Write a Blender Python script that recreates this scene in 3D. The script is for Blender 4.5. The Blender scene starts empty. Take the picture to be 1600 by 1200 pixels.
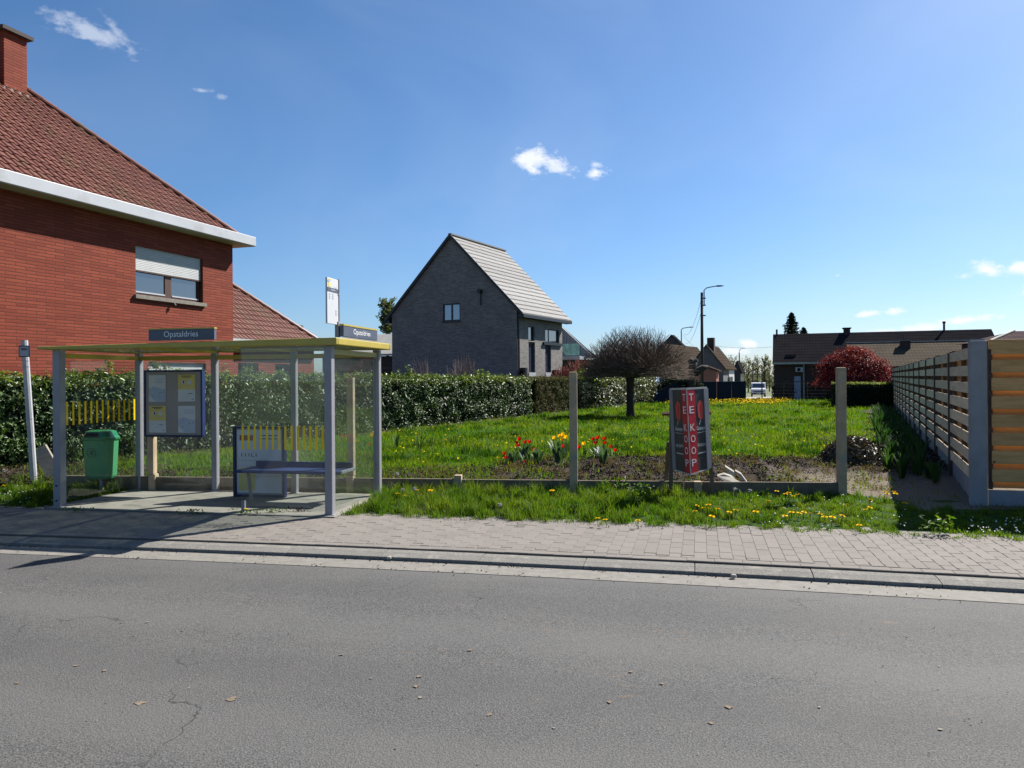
import bpy, math, random
import numpy as np
from mathutils import Vector, Matrix

random.seed(7)
rng = np.random.default_rng(7)
scene = bpy.context.scene
COL = scene.collection

# ------------------------------------------------------------------ camera
EYE, FPX, ROLL, HOR = 1.70, 1200.0, 0.007, 9.0
cam_data = bpy.data.cameras.new('camera')
cam = bpy.data.objects.new('camera', cam_data)
COL.objects.link(cam)
cam.location = (0, 0, EYE)
cam.rotation_euler = (math.radians(90), ROLL, 0)
cam_data.sensor_width = 36.0
cam_data.lens = 36.0 * FPX / 1600.0
cam_data.shift_y = -HOR / 1600.0
cam_data.clip_start = 0.05
cam_data.clip_end = 5000
scene.camera = cam

# ------------------------------------------------------------------ light
SUN_AZ, SUN_EL = math.radians(50.0), math.radians(42.5)
SUN_DIR = Vector((math.sin(SUN_AZ) * math.cos(SUN_EL), math.cos(SUN_AZ) * math.cos(SUN_EL), math.sin(SUN_EL)))
sun_data = bpy.data.lights.new('sun', 'SUN')
sun_data.energy = 5.0
sun_data.angle = math.radians(0.5)
sun_data.color = (1.0, 0.955, 0.88)
sun = bpy.data.objects.new('sun', sun_data)
COL.objects.link(sun)
sun.location = (30, 20, 40)
sun.rotation_euler = SUN_DIR.to_track_quat('Z', 'Y').to_euler()

scene.view_settings.view_transform = 'Standard'
scene.view_settings.look = 'None'
scene.view_settings.exposure = 1.15
scene.view_settings.gamma = 1.0
scene.view_settings.use_curve_mapping = False

def ray(px, py):
    dx, dy = px - 800.0, py - 600.0
    return (dx - ROLL * dy) / FPX, -(dy + ROLL * dx + HOR) / FPX

def P(px, py, Y):
    a, b = ray(px, py)
    return Vector((a * Y, Y, EYE + b * Y))

def G(px, py, z=0.0):
    a, b = ray(px, py)
    Y = (z - EYE) / b
    return Vector((a * Y, Y, z))

# ------------------------------------------------------------------ sky
world = bpy.data.worlds.new('World')
scene.world = world
world.use_nodes = True
wt = world.node_tree
wt.nodes.clear()
wn, wl = wt.nodes, wt.links
def wmath(op, a, b=None, c=None):
    n = wn.new('ShaderNodeMath'); n.operation = op
    for i, s in enumerate((a, b, c)):
        if s is None: continue
        if isinstance(s, (int, float)): n.inputs[i].default_value = s
        else: wl.new(s, n.inputs[i])
    return n.outputs[0]
def wdot(vec, d):
    n = wn.new('ShaderNodeVectorMath'); n.operation = 'DOT_PRODUCT'
    wl.new(vec, n.inputs[0]); n.inputs[1].default_value = tuple(d)
    return n.outputs['Value']
sky = wn.new('ShaderNodeTexSky')
sky.sky_type = 'NISHITA'
sky.sun_disc = False
sky.sun_elevation = SUN_EL
sky.sun_rotation = SUN_AZ
sky.altitude = 30
sky.air_density = 0.88
sky.dust_density = 0.75
sky.ozone_density = 8.5
tc = wn.new('ShaderNodeTexCoord')
nrm = wn.new('ShaderNodeVectorMath'); nrm.operation = 'NORMALIZE'
wl.new(tc.outputs['Generated'], nrm.inputs[0])
direc = nrm.outputs[0]
def wnoise(scale, detail, rough, off=0.0, dist=0.0):
    mp = wn.new('ShaderNodeMapping'); mp.inputs['Location'].default_value = (off, off * .7, 0)
    mp.inputs['Scale'].default_value = (1, 1, 1.7)
    wl.new(direc, mp.inputs['Vector'])
    n = wn.new('ShaderNodeTexNoise'); n.inputs['Scale'].default_value = scale
    n.inputs['Detail'].default_value = detail; n.inputs['Roughness'].default_value = rough
    n.inputs['Distortion'].default_value = dist
    wl.new(mp.outputs[0], n.inputs['Vector'])
    return n.outputs['Fac']
puff = wmath('ADD', wmath('MULTIPLY', wnoise(30, 6, .56, 0.3, .35), .60), wmath('MULTIPLY', wnoise(90, 6, .62, 1.7), .40))
# cumulus puffs: direction in the sky, half width and half height in px at f=1200, density, tilt
clouds = [(142, 50, 44, 13, .55, -.22), (180, 46, 30, 7, .45, -.9), (316, 141, 13, 4, .55, 0), (346, 151, 7, 4, .3, 0),
          (838, 250, 34, 20, 1.15, -.1), (874, 262, 34, 13, .95, -.25), (930, 267, 17, 11, 1.2, 0),
          (1546, 421, 21, 9, 1.5, 0), (1594, 416, 15, 8, 1.3, 0), (1508, 431, 14, 4, .7, 0), (1309, 430, 4, 3, .7, 0),
          (1355, 490, 23, 5, 1.2, .05), (1397, 488, 13, 5, 1.3, 0), (1510, 500, 30, 6, 1.3, .05), (1400, 519, 46, 8, 1.1, .05),
          (1452, 511, 20, 6, 1.1, 0), (1172, 537, 18, 7, 1.2, 0), (1140, 548, 26, 6, 1.0, 0), (1640, 455, 30, 9, 1.2, 0)]
dens = None
for (px, py, sw, sh, amt, tilt) in clouds:
    c = (P(px, py, 100.0) - Vector((0, 0, EYE))).normalized()
    rt = Vector((c.y, -c.x, 0)).normalized()
    up = rt.cross(c)
    r2 = rt * math.cos(tilt) + up * math.sin(tilt)
    u2 = up * math.cos(tilt) - rt * math.sin(tilt)
    a = wmath('MULTIPLY', wdot(direc, r2), FPX / sw)
    b = wmath('MULTIPLY', wdot(direc, u2), FPX / sh)
    d = wmath('SQRT', wmath('ADD', wmath('MULTIPLY', a, a), wmath('MULTIPLY', b, b)))
    front = wmath('GREATER_THAN', wdot(direc, c), 0.5)
    e = wmath('SUBTRACT', 1.0, wmath('MULTIPLY', d, .62))
    e = wmath('ADD', e, wmath('MULTIPLY', wmath('SUBTRACT', puff, .50), 3.2))
    n = wn.new('ShaderNodeMapRange'); n.interpolation_type = 'SMOOTHSTEP'
    wl.new(e, n.inputs['Value'])
    n.inputs['From Min'].default_value = .16; n.inputs['From Max'].default_value = 1.0
    n.inputs['To Min'].default_value = 0; n.inputs['To Max'].default_value = min(1.0, .80 * amt)
    lim = wmath('LESS_THAN', d, 2.6)
    k = wmath('MULTIPLY', wmath('MULTIPLY', n.outputs[0], front), lim)
    dens = k if dens is None else wmath('MAXIMUM', dens, k)
# thin high veil, all round the sky, wispy
veil = wn.new('ShaderNodeMapRange'); veil.interpolation_type = 'SMOOTHSTEP'
wl.new(wnoise(2.6, 5, .5, 4.1, .6), veil.inputs['Value'])
veil.inputs['From Min'].default_value = .42; veil.inputs['From Max'].default_value = .78
veil.inputs['To Max'].default_value = .09
dens = wmath('MAXIMUM', dens, veil.outputs[0])
hsv = wn.new('ShaderNodeHueSaturation')
hsv.inputs['Hue'].default_value = 0.496
hsv.inputs['Saturation'].default_value = 1.05
wl.new(sky.outputs[0], hsv.inputs['Color'])
mix = wn.new('ShaderNodeMix'); mix.data_type = 'RGBA'
wl.new(dens, mix.inputs[0]); wl.new(hsv.outputs[0], mix.inputs[6])
mix.inputs[7].default_value = (7.6, 7.9, 8.5, 1)
bg = wn.new('ShaderNodeBackground'); bg.inputs['Strength'].default_value = 0.060
wl.new(mix.outputs[2], bg.inputs['Color'])
wo = wn.new('ShaderNodeOutputWorld'); wl.new(bg.outputs[0], wo.inputs['Surface'])

# ------------------------------------------------------------------ frames and meshes
class Frame:
    def __init__(s, ox, oy, deg):
        t = math.radians(deg)
        s.o = Vector((ox, oy, 0)); s.U = Vector((math.cos(t), -math.sin(t), 0)); s.N = Vector((math.sin(t), math.cos(t), 0))
    def __call__(s, u, v, z=0.0):
        return s.o + s.U * u + s.N * v + Vector((0, 0, z))
    def inv(s, x, y):
        d = Vector((x, y, 0)) - s.o
        return d.dot(s.U), d.dot(s.N)
    def hit_u(s, px, py, u):          # point of the pixel's ray on the plane u = const -> (v, z)
        a, b = ray(px, py); d = Vector((a, 1, 0))
        t = (u + s.o.dot(s.U)) / d.dot(s.U)
        return (d * t - s.o).dot(s.N), EYE + b * t
    def hit_v(s, px, py, v):
        a, b = ray(px, py); d = Vector((a, 1, 0))
        t = (v + s.o.dot(s.N)) / d.dot(s.N)
        return (d * t - s.o).dot(s.U), EYE + b * t

class MB:
    def __init__(s): s.v = []; s.f = []; s.mi = []; s.m = 0
    def face(s, pts):
        i = len(s.v); s.v += [Vector(p) for p in pts]; s.f.append(tuple(range(i, i + len(pts)))); s.mi.append(s.m)
    def hexa(s, c):                   # 8 corners: bottom loop 0-3, top loop 4-7
        i = len(s.v); s.v += [Vector(p) for p in c]
        for q in ((0, 3, 2, 1), (4, 5, 6, 7), (0, 1, 5, 4), (1, 2, 6, 5), (2, 3, 7, 6), (3, 0, 4, 7)):
            s.f.append(tuple(i + k for k in q)); s.mi.append(s.m)
    def box(s, F, u0, u1, v0, v1, z0, z1):
        s.hexa([F(u0, v0, z0), F(u1, v0, z0), F(u1, v1, z0), F(u0, v1, z0), F(u0, v0, z1), F(u1, v0, z1), F(u1, v1, z1), F(u0, v1, z1)])
    def prism(s, poly, ext):
        i = len(s.v); n = len(poly); e = Vector(ext)
        s.v += [Vector(p) for p in poly] + [Vector(p) + e for p in poly]
        s.f.append(tuple(i + k for k in range(n))[::-1]); s.f.append(tuple(i + n + k for k in range(n))); s.mi += [s.m] * 2
        for k in range(n):
            j = (k + 1) % n
            s.f.append((i + k, i + j, i + n + j, i + n + k)); s.mi.append(s.m)
    def path(s, pts, rad, n=6, cap=True, squash=1.0):
        pts = [Vector(p) for p in pts]; rings = []
        if not hasattr(rad, '__len__'): rad = [rad] * len(pts)
        up = None
        for k, p in enumerate(pts):
            d = (pts[min(k + 1, len(pts) - 1)] - pts[max(k - 1, 0)]).normalized()
            if up is None:
                up = Vector((0, 0, 1)) if abs(d.z) < .9 else Vector((1, 0, 0))
            x = d.cross(up).normalized(); y = x.cross(d).normalized(); up = y
            i = len(s.v); rings.append(i)
            for j in range(n):
                a = 2 * math.pi * j / n
                s.v.append(p + x * (math.cos(a) * rad[k]) + y * (math.sin(a) * rad[k] * squash))
        for a, b in zip(rings, rings[1:]):
            for j in range(n):
                k = (j + 1) % n
                s.f.append((a + j, a + k, b + k, b + j)); s.mi.append(s.m)
        if cap:
            s.f.append(tuple(rings[0] + j for j in range(n))[::-1]); s.f.append(tuple(rings[-1] + j for j in range(n))); s.mi += [s.m] * 2
    def lathe(s, c, prof, n=12, sx=1.0, sy=1.0):   # prof: (radius, z)
        c = Vector(c); r0 = len(s.v)
        for r, z in prof:
            for j in range(n):
                a = 2 * math.pi * j / n
                s.v.append(c + Vector((math.cos(a) * r * sx, math.sin(a) * r * sy, z)))
        for k in range(len(prof) - 1):
            for j in range(n):
                b = (j + 1) % n
                s.f.append((r0 + k * n + j, r0 + k * n + b, r0 + (k + 1) * n + b, r0 + (k + 1) * n + j)); s.mi.append(s.m)
        s.f.append(tuple(r0 + j for j in range(n))[::-1]); s.f.append(tuple(r0 + (len(prof) - 1) * n + j for j in range(n))); s.mi += [s.m] * 2
    def wall(s, g, a0, a1, z0, z1, holes=(), dep=.1):    # g(a, depth, z) -> point; holes (a0,a1,z0,z1)
        A = sorted({a0, a1, *[h[0] for h in holes], *[h[1] for h in holes]}); Z = sorted({z0, z1, *[h[2] for h in holes], *[h[3] for h in holes]})
        for i in range(len(A) - 1):
            for j in range(len(Z) - 1):
                ca, cz = (A[i] + A[i + 1]) / 2, (Z[j] + Z[j + 1]) / 2
                if any(h[0] < ca < h[1] and h[2] < cz < h[3] for h in holes): continue
                s.face([g(A[i], 0, Z[j]), g(A[i + 1], 0, Z[j]), g(A[i + 1], 0, Z[j + 1]), g(A[i], 0, Z[j + 1])])
        for (p, q, r, t) in holes:
            for (x, y) in (((p, r), (q, r)), ((q, r), (q, t)), ((q, t), (p, t)), ((p, t), (p, r))):
                s.face([g(x[0], 0, x[1]), g(y[0], 0, y[1]), g(y[0], dep, y[1]), g(x[0], dep, x[1])])
    def mesh(s, name, mats, off=Vector((0, 0, 0)), smooth=False):
        me = bpy.data.meshes.new(name)
        me.from_pydata([tuple(p - off) for p in s.v], [], s.f)
        for m in (mats if isinstance(mats, (list, tuple)) else [mats]): me.materials.append(m)
        if any(s.mi): me.polygons.foreach_set('material_index', s.mi)
        if smooth: me.polygons.foreach_set('use_smooth', [True] * len(me.polygons))
        me.update()
        return me
    def build(s, name, mats, parent=None, smooth=False, bevel=0, kind=None, local=False):
        off = Vector((0, 0, 0))
        if parent is not None and not local: off = origin_of(parent)
        o = bpy.data.objects.new(name, s.mesh(name, mats, off, smooth))
        COL.objects.link(o)
        if parent is not None: o.parent = parent
        if bevel:
            b = o.modifiers.new('bevel', 'BEVEL'); b.width = bevel; b.segments = 2; b.limit_method = 'ANGLE'; b.harden_normals = False
        if kind: o['kind'] = kind
        return o

def origin_of(o):
    p = Vector((0, 0, 0))
    while o is not None:
        p += o.location; o = o.parent
    return p

def thing(name, label, cat, loc=(0, 0, 0), group=None):
    o = bpy.data.objects.new(name, None); COL.objects.link(o)
    o.empty_display_size = .2
    o.location = loc; o['label'] = label; o['category'] = cat
    if group: o['group'] = group
    return o
def tag(o, label, cat, group=None):
    o['label'] = label; o['category'] = cat
    if group: o['group'] = group
    return o
def inst(name, me, parent, mat4):      # part sharing mesh data, placed by a matrix relative to the parent
    o = bpy.data.objects.new(name, me); COL.objects.link(o); o.parent = parent
    o.matrix_local = mat4
    return o
def copy_tree(o, parent=None):
    c = o.copy(); COL.objects.link(c); c.parent = parent
    for ch in list(o.children): copy_tree(ch, c)
    return c

def bulk(name, V, tris, mats, parent=None, kind=None, smooth=False, mi=None):
    # V: (n, k, 3) points per piece in world space; tris: list of index triples within the piece
    V = np.asarray(V, dtype=np.float32); n, k, _ = V.shape
    off = np.array(origin_of(parent) if parent is not None else (0, 0, 0), dtype=np.float32)
    me = bpy.data.meshes.new(name)
    T = np.array(tris, dtype=np.int32); t = len(T)
    me.vertices.add(n * k); me.vertices.foreach_set('co', (V - off).reshape(-1))
    idx = (np.arange(n, dtype=np.int32)[:, None, None] * k + T[None]).reshape(-1)
    me.loops.add(n * t * 3); me.loops.foreach_set('vertex_index', idx)
    me.polygons.add(n * t)
    me.polygons.foreach_set('loop_start', np.arange(n * t, dtype=np.int32) * 3)
    for m in (mats if isinstance(mats, (list, tuple)) else [mats]): me.materials.append(m)
    if mi is not None: me.polygons.foreach_set('material_index', np.repeat(np.asarray(mi, dtype=np.int32), t))
    if smooth: me.polygons.foreach_set('use_smooth', np.ones(n * t, dtype=bool))
    me.update(); me.validate()
    o = bpy.data.objects.new(name, me); COL.objects.link(o)
    if parent is not None: o.parent = parent
    if kind: o['kind'] = kind
    return o

def unit(a):
    return a / np.maximum(np.linalg.norm(a, axis=-1, keepdims=True), 1e-6)

def leaf_cloud(name, pos, nor, length, width, mats, parent, kind='stuff', fold=.25, mi=None):
    # folded diamond leaves: base, left, right, tip
    n = len(pos); pos = np.asarray(pos); nor = unit(np.asarray(nor))
    t = unit(np.cross(nor, rng.normal(size=(n, 3)))); b = np.cross(nor, t)
    L = np.asarray(length).reshape(-1, 1) * np.ones((n, 1)); Wd = np.asarray(width).reshape(-1, 1) * np.ones((n, 1))
    V = np.stack([pos - t * L * .5, pos + b * Wd * .5 + nor * Wd * fold, pos + t * L * .5 - nor * L * .12, pos - b * Wd * .5 + nor * Wd * fold], axis=1)
    return bulk(name, V, [(0, 1, 2), (0, 2, 3)], mats, parent, kind, mi=mi)

def blades(name, x, y, z, h, w, mat, parent=None, kind='stuff', lean=.45):
    n = len(x); a = rng.uniform(0, 2 * np.pi, n); l = rng.uniform(.05, lean, n) * h; la = rng.uniform(0, 2 * np.pi, n)
    dx, dy = np.cos(a) * w * .5, np.sin(a) * w * .5
    lx, ly = np.cos(la) * l, np.sin(la) * l
    base = np.stack([x, y, z], 1)
    r = np.stack([dx, dy, np.zeros(n)], 1)
    m = base + np.stack([lx * .35, ly * .35, h * .55], 1)
    t = base + np.stack([lx, ly, h * (1 - .25 * (l / h))], 1)
    V = np.stack([base - r, base + r, m + r * .75, m - r * .75, t], 1)
    return bulk(name, V, [(0, 1, 2), (0, 2, 3), (3, 2, 4)], mat, parent, kind)

# ------------------------------------------------------------------ materials
def new_mat(name):
    m = bpy.data.materials.new(name); m.use_nodes = True
    nt = m.node_tree; nt.nodes.clear()
    out = nt.nodes.new('ShaderNodeOutputMaterial')
    bs = nt.nodes.new('ShaderNodeBsdfPrincipled')
    nt.links.new(bs.outputs[0], out.inputs[0])
    return m, nt, bs, out
def mrgb(nt, fac, a, b, blend='MIX'):
    n = nt.nodes.new('ShaderNodeMix'); n.data_type = 'RGBA'; n.blend_type = blend; n.clamp_factor = True
    for i, s in ((0, fac), (6, a), (7, b)):
        if hasattr(s, 'is_linked'): nt.links.new(s, n.inputs[i])
        elif i == 0: n.inputs[0].default_value = s
        else: n.inputs[i].default_value = (*s, 1) if len(s) == 3 else s
    return n.outputs[2]
def mnum(nt, op, a, b=None, c=None):
    n = nt.nodes.new('ShaderNodeMath'); n.operation = op
    for i, s in enumerate((a, b, c)):
        if s is None: continue
        if isinstance(s, (int, float)): n.inputs[i].default_value = s
        else: nt.links.new(s, n.inputs[i])
    return n.outputs[0]
def coords(nt, scale=(1, 1, 1), kind='Object', rand=False, rot=(0, 0, 0)):
    t = nt.nodes.new('ShaderNodeTexCoord'); s = t.outputs[kind]
    if rand:
        oi = nt.nodes.new('ShaderNodeObjectInfo'); v = nt.nodes.new('ShaderNodeVectorMath'); v.operation = 'ADD'
        mm = mnum(nt, 'MULTIPLY', oi.outputs['Random'], 37.0)
        nt.links.new(s, v.inputs[0]); nt.links.new(mm, v.inputs[1]); s = v.outputs[0]
    mp = nt.nodes.new('ShaderNodeMapping'); mp.inputs['Scale'].default_value = scale; mp.inputs['Rotation'].default_value = rot
    nt.links.new(s, mp.inputs['Vector'])
    return mp.outputs[0]
def tnoise(nt, vec, scale, detail=5, rough=.55, dist=0):
    n = nt.nodes.new('ShaderNodeTexNoise'); n.inputs['Scale'].default_value = scale; n.inputs['Detail'].default_value = detail
    n.inputs['Roughness'].default_value = rough; n.inputs['Distortion'].default_value = dist
    nt.links.new(vec, n.inputs['Vector'])
    return n.outputs['Fac']
def ramp(nt, fac, lo, hi, a=0.0, b=1.0, smooth=True):
    n = nt.nodes.new('ShaderNodeMapRange'); n.interpolation_type = 'SMOOTHSTEP' if smooth else 'LINEAR'
    nt.links.new(fac, n.inputs['Value'])
    for k, v in (('From Min', lo), ('From Max', hi), ('To Min', a), ('To Max', b)): n.inputs[k].default_value = v
    return n.outputs[0]
def add_bump(nt, bs, h, strength=.4, dist=.01):
    b = nt.nodes.new('ShaderNodeBump'); b.inputs['Strength'].default_value = strength; b.inputs['Distance'].default_value = dist
    nt.links.new(h, b.inputs['Height']); nt.links.new(b.outputs[0], bs.inputs['Normal'])
def M(name, c1, c2=None, rough=.7, scale=6.0, spec=.4, metal=0.0, bump=.0, bscale=60, stretch=(1, 1, 1), rand=0.0, c3=None, s3=1.2, island=False, dist=.004):
    m, nt, bs, out = new_mat(name)
    c2 = c2 or tuple(x * .72 for x in c1)
    v = coords(nt, stretch, rand=True)
    col = mrgb(nt, ramp(nt, tnoise(nt, v, scale), .3, .7), c1, c2)
    if c3: col = mrgb(nt, ramp(nt, tnoise(nt, v, s3, 6, .6), .52, .68), col, c3)
    if rand or island:
        if island:
            g = nt.nodes.new('ShaderNodeNewGeometry'); r = g.outputs['Random Per Island']
        else:
            oi = nt.nodes.new('ShaderNodeObjectInfo'); r = oi.outputs['Random']
        k = rand or .3
        f = ramp(nt, r, 0, 1, 1 - k, 1 + k, False)
        sc = nt.nodes.new('ShaderNodeVectorMath'); sc.operation = 'SCALE'
        nt.links.new(col, sc.inputs[0]); nt.links.new(f, sc.inputs['Scale']); col = sc.outputs[0]
    nt.links.new(col, bs.inputs['Base Color'])
    bs.inputs['Roughness'].default_value = rough; bs.inputs['Metallic'].default_value = metal
    bs.inputs['Specular IOR Level'].default_value = spec
    if bump: add_bump(nt, bs, tnoise(nt, v, bscale, 6, .65), bump, dist)
    return m
def leaf_mat(name, a, b, c=None, rough=.5, spec=.4, trans=.35, big=.6, tcol=1.6):
    m, nt, bs, out = new_mat(name)
    g = nt.nodes.new('ShaderNodeNewGeometry'); r = g.outputs['Random Per Island']
    col = mrgb(nt, r, a, b)
    if c:
        v = coords(nt); col = mrgb(nt, ramp(nt, mnum(nt, 'ADD', tnoise(nt, v, big, 4), mnum(nt, 'MULTIPLY', r, .25)), .5, .78), col, c)
    nt.links.new(col, bs.inputs['Base Color']); bs.inputs['Roughness'].default_value = rough; bs.inputs['Specular IOR Level'].default_value = spec
    if trans:
        tr = nt.nodes.new('ShaderNodeBsdfTranslucent')
        sc = nt.nodes.new('ShaderNodeVectorMath'); sc.operation = 'MULTIPLY'; nt.links.new(col, sc.inputs[0]); sc.inputs[1].default_value = (tcol * 1.05, tcol, tcol * .45)
        nt.links.new(sc.outputs[0], tr.inputs['Color'])
        mx = nt.nodes.new('ShaderNodeMixShader'); mx.inputs[0].default_value = trans
        nt.links.new(bs.outputs[0], mx.inputs[1]); nt.links.new(tr.outputs[0], mx.inputs[2]); nt.links.new(mx.outputs[0], out.inputs[0])
    return m
def brick_mat(name, F, c1, c2, mortar, bw=.21, rh=.068, ms=.007, rough=.8, bump=.5, mortar_fade=1.0, stain=None, spec=.25, bias=0.0):
    # courses follow the wall: u runs along either wall direction of the frame, v is height
    m, nt, bs, out = new_mat(name)
    t = nt.nodes.new('ShaderNodeTexCoord')
    d = nt.nodes.new('ShaderNodeVectorMath'); d.operation = 'DOT_PRODUCT'; nt.links.new(t.outputs['Object'], d.inputs[0]); d.inputs[1].default_value = tuple(F.U + F.N)
    sp = nt.nodes.new('ShaderNodeSeparateXYZ'); nt.links.new(t.outputs['Object'], sp.inputs[0])
    cb = nt.nodes.new('ShaderNodeCombineXYZ'); nt.links.new(d.outputs['Value'], cb.inputs[0]); nt.links.new(mnum(nt, 'ADD', sp.outputs['Z'], mnum(nt, 'MULTIPLY', tnoise(nt, coords(nt), 2.2, 3), .014)), cb.inputs[1])
    br = nt.nodes.new('ShaderNodeTexBrick'); nt.links.new(cb.outputs[0], br.inputs['Vector'])
    br.inputs['Scale'].default_value = 1; br.inputs['Brick Width'].default_value = bw; br.inputs['Row Height'].default_value = rh
    br.inputs['Mortar Size'].default_value = ms; br.inputs['Mortar Smooth'].default_value = .25; br.inputs['Bias'].default_value = bias
    br.inputs['Color1'].default_value = (*c1, 1); br.inputs['Color2'].default_value = (*c2, 1); br.inputs['Mortar'].default_value = (*mortar, 1)
    v = coords(nt)
    col = mrgb(nt, mnum(nt, 'MULTIPLY', ramp(nt, tnoise(nt, v, 1.1, 6, .65), .35, .75), .35), br.outputs['Color'], stain or tuple(x * .6 for x in c1))
    col = mrgb(nt, mnum(nt, 'MULTIPLY', tnoise(nt, v, 30, 4), .35), col, tuple(x * 1.25 for x in c2))
    nt.links.new(col, bs.inputs['Base Color']); bs.inputs['Roughness'].default_value = rough; bs.inputs['Specular IOR Level'].default_value = spec
    h = mnum(nt, 'ADD', mnum(nt, 'MULTIPLY', br.outputs['Fac'], -1.0), mnum(nt, 'MULTIPLY', tnoise(nt, v, 45, 5), .35))
    add_bump(nt, bs, h, bump, .012)
    return m
def wood_mat(name, a, b, axis=(1, 1, 14), knot=None, rough=.75, rand=.2, rot=(0, 0, 0)):
    m, nt, bs, out = new_mat(name)
    v = coords(nt, axis, rand=True, rot=rot)
    col = mrgb(nt, ramp(nt, tnoise(nt, v, 2.2, 7, .65, .6), .3, .72), a, b)
    if knot:
        v2 = coords(nt, (1, 1, 1), rand=True)
        vo = nt.nodes.new('ShaderNodeTexVoronoi'); vo.inputs['Scale'].default_value = 3.2; nt.links.new(v2, vo.inputs['Vector'])
        col = mrgb(nt, ramp(nt, vo.outputs['Distance'], .03, .09, 1, 0), col, knot)
    oi = nt.nodes.new('ShaderNodeObjectInfo')
    sc = nt.nodes.new('ShaderNodeVectorMath'); sc.operation = 'SCALE'
    nt.links.new(col, sc.inputs[0]); nt.links.new(ramp(nt, oi.outputs['Random'], 0, 1, 1 - rand, 1 + rand, False), sc.inputs['Scale'])
    nt.links.new(sc.outputs[0], bs.inputs['Base Color']); bs.inputs['Roughness'].default_value = rough; bs.inputs['Specular IOR Level'].default_value = .25
    add_bump(nt, bs, tnoise(nt, v, 9, 6, .7), .3, .004)
    return m
def glass_mat(name, tint=(.86, .93, .9), dust=.1, dcol=(.45, .47, .44), rough=.02, dscale=3.0):
    m, nt, bs, out = new_mat(name)
    nt.nodes.remove(bs)
    tr = nt.nodes.new('ShaderNodeBsdfTransparent'); tr.inputs[0].default_value = (*tint, 1)
    gl = nt.nodes.new('ShaderNodeBsdfGlossy'); gl.inputs['Roughness'].default_value = rough
    ge = nt.nodes.new('ShaderNodeNewGeometry'); dn = nt.nodes.new('ShaderNodeVectorMath'); dn.operation = 'DOT_PRODUCT'
    nt.links.new(ge.outputs['Normal'], dn.inputs[0]); nt.links.new(ge.outputs['Incoming'], dn.inputs[1])
    c1 = mnum(nt, 'SUBTRACT', 1.0, mnum(nt, 'ABSOLUTE', dn.outputs['Value']))
    frs = mnum(nt, 'MULTIPLY_ADD', mnum(nt, 'POWER', c1, 5.0), .93, .035)
    df = nt.nodes.new('ShaderNodeBsdfDiffuse'); df.inputs[0].default_value = (*dcol, 1)
    tl = nt.nodes.new('ShaderNodeBsdfTranslucent'); tl.inputs[0].default_value = (*dcol, 1)
    dm = nt.nodes.new('ShaderNodeMixShader'); dm.inputs[0].default_value = .5
    nt.links.new(df.outputs[0], dm.inputs[1]); nt.links.new(tl.outputs[0], dm.inputs[2])
    v = coords(nt, (1, 1, .45))
    d = ramp(nt, tnoise(nt, v, dscale, 7, .7), .25, .85, dust * .45, dust * 1.9)
    m1 = nt.nodes.new('ShaderNodeMixShader'); nt.links.new(d, m1.inputs[0]); nt.links.new(tr.outputs[0], m1.inputs[1]); nt.links.new(dm.outputs[0], m1.inputs[2])
    m2 = nt.nodes.new('ShaderNodeMixShader'); nt.links.new(frs, m2.inputs[0]); nt.links.new(m1.outputs[0], m2.inputs[1]); nt.links.new(gl.outputs[0], m2.inputs[2])
    nt.links.new(m2.outputs[0], out.inputs[0])
    return m
def pane_mat(name, col=(.02, .025, .03)):
    m, nt, bs, out = new_mat(name)
    bs.inputs['Base Color'].default_value = (*col, 1); bs.inputs['Roughness'].default_value = .03; bs.inputs['Specular IOR Level'].default_value = 1.0
    bs.inputs['IOR'].default_value = 1.9
    v = coords(nt); add_bump(nt, bs, tnoise(nt, v, 1.2, 2), .05, .02)
    return m
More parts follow.
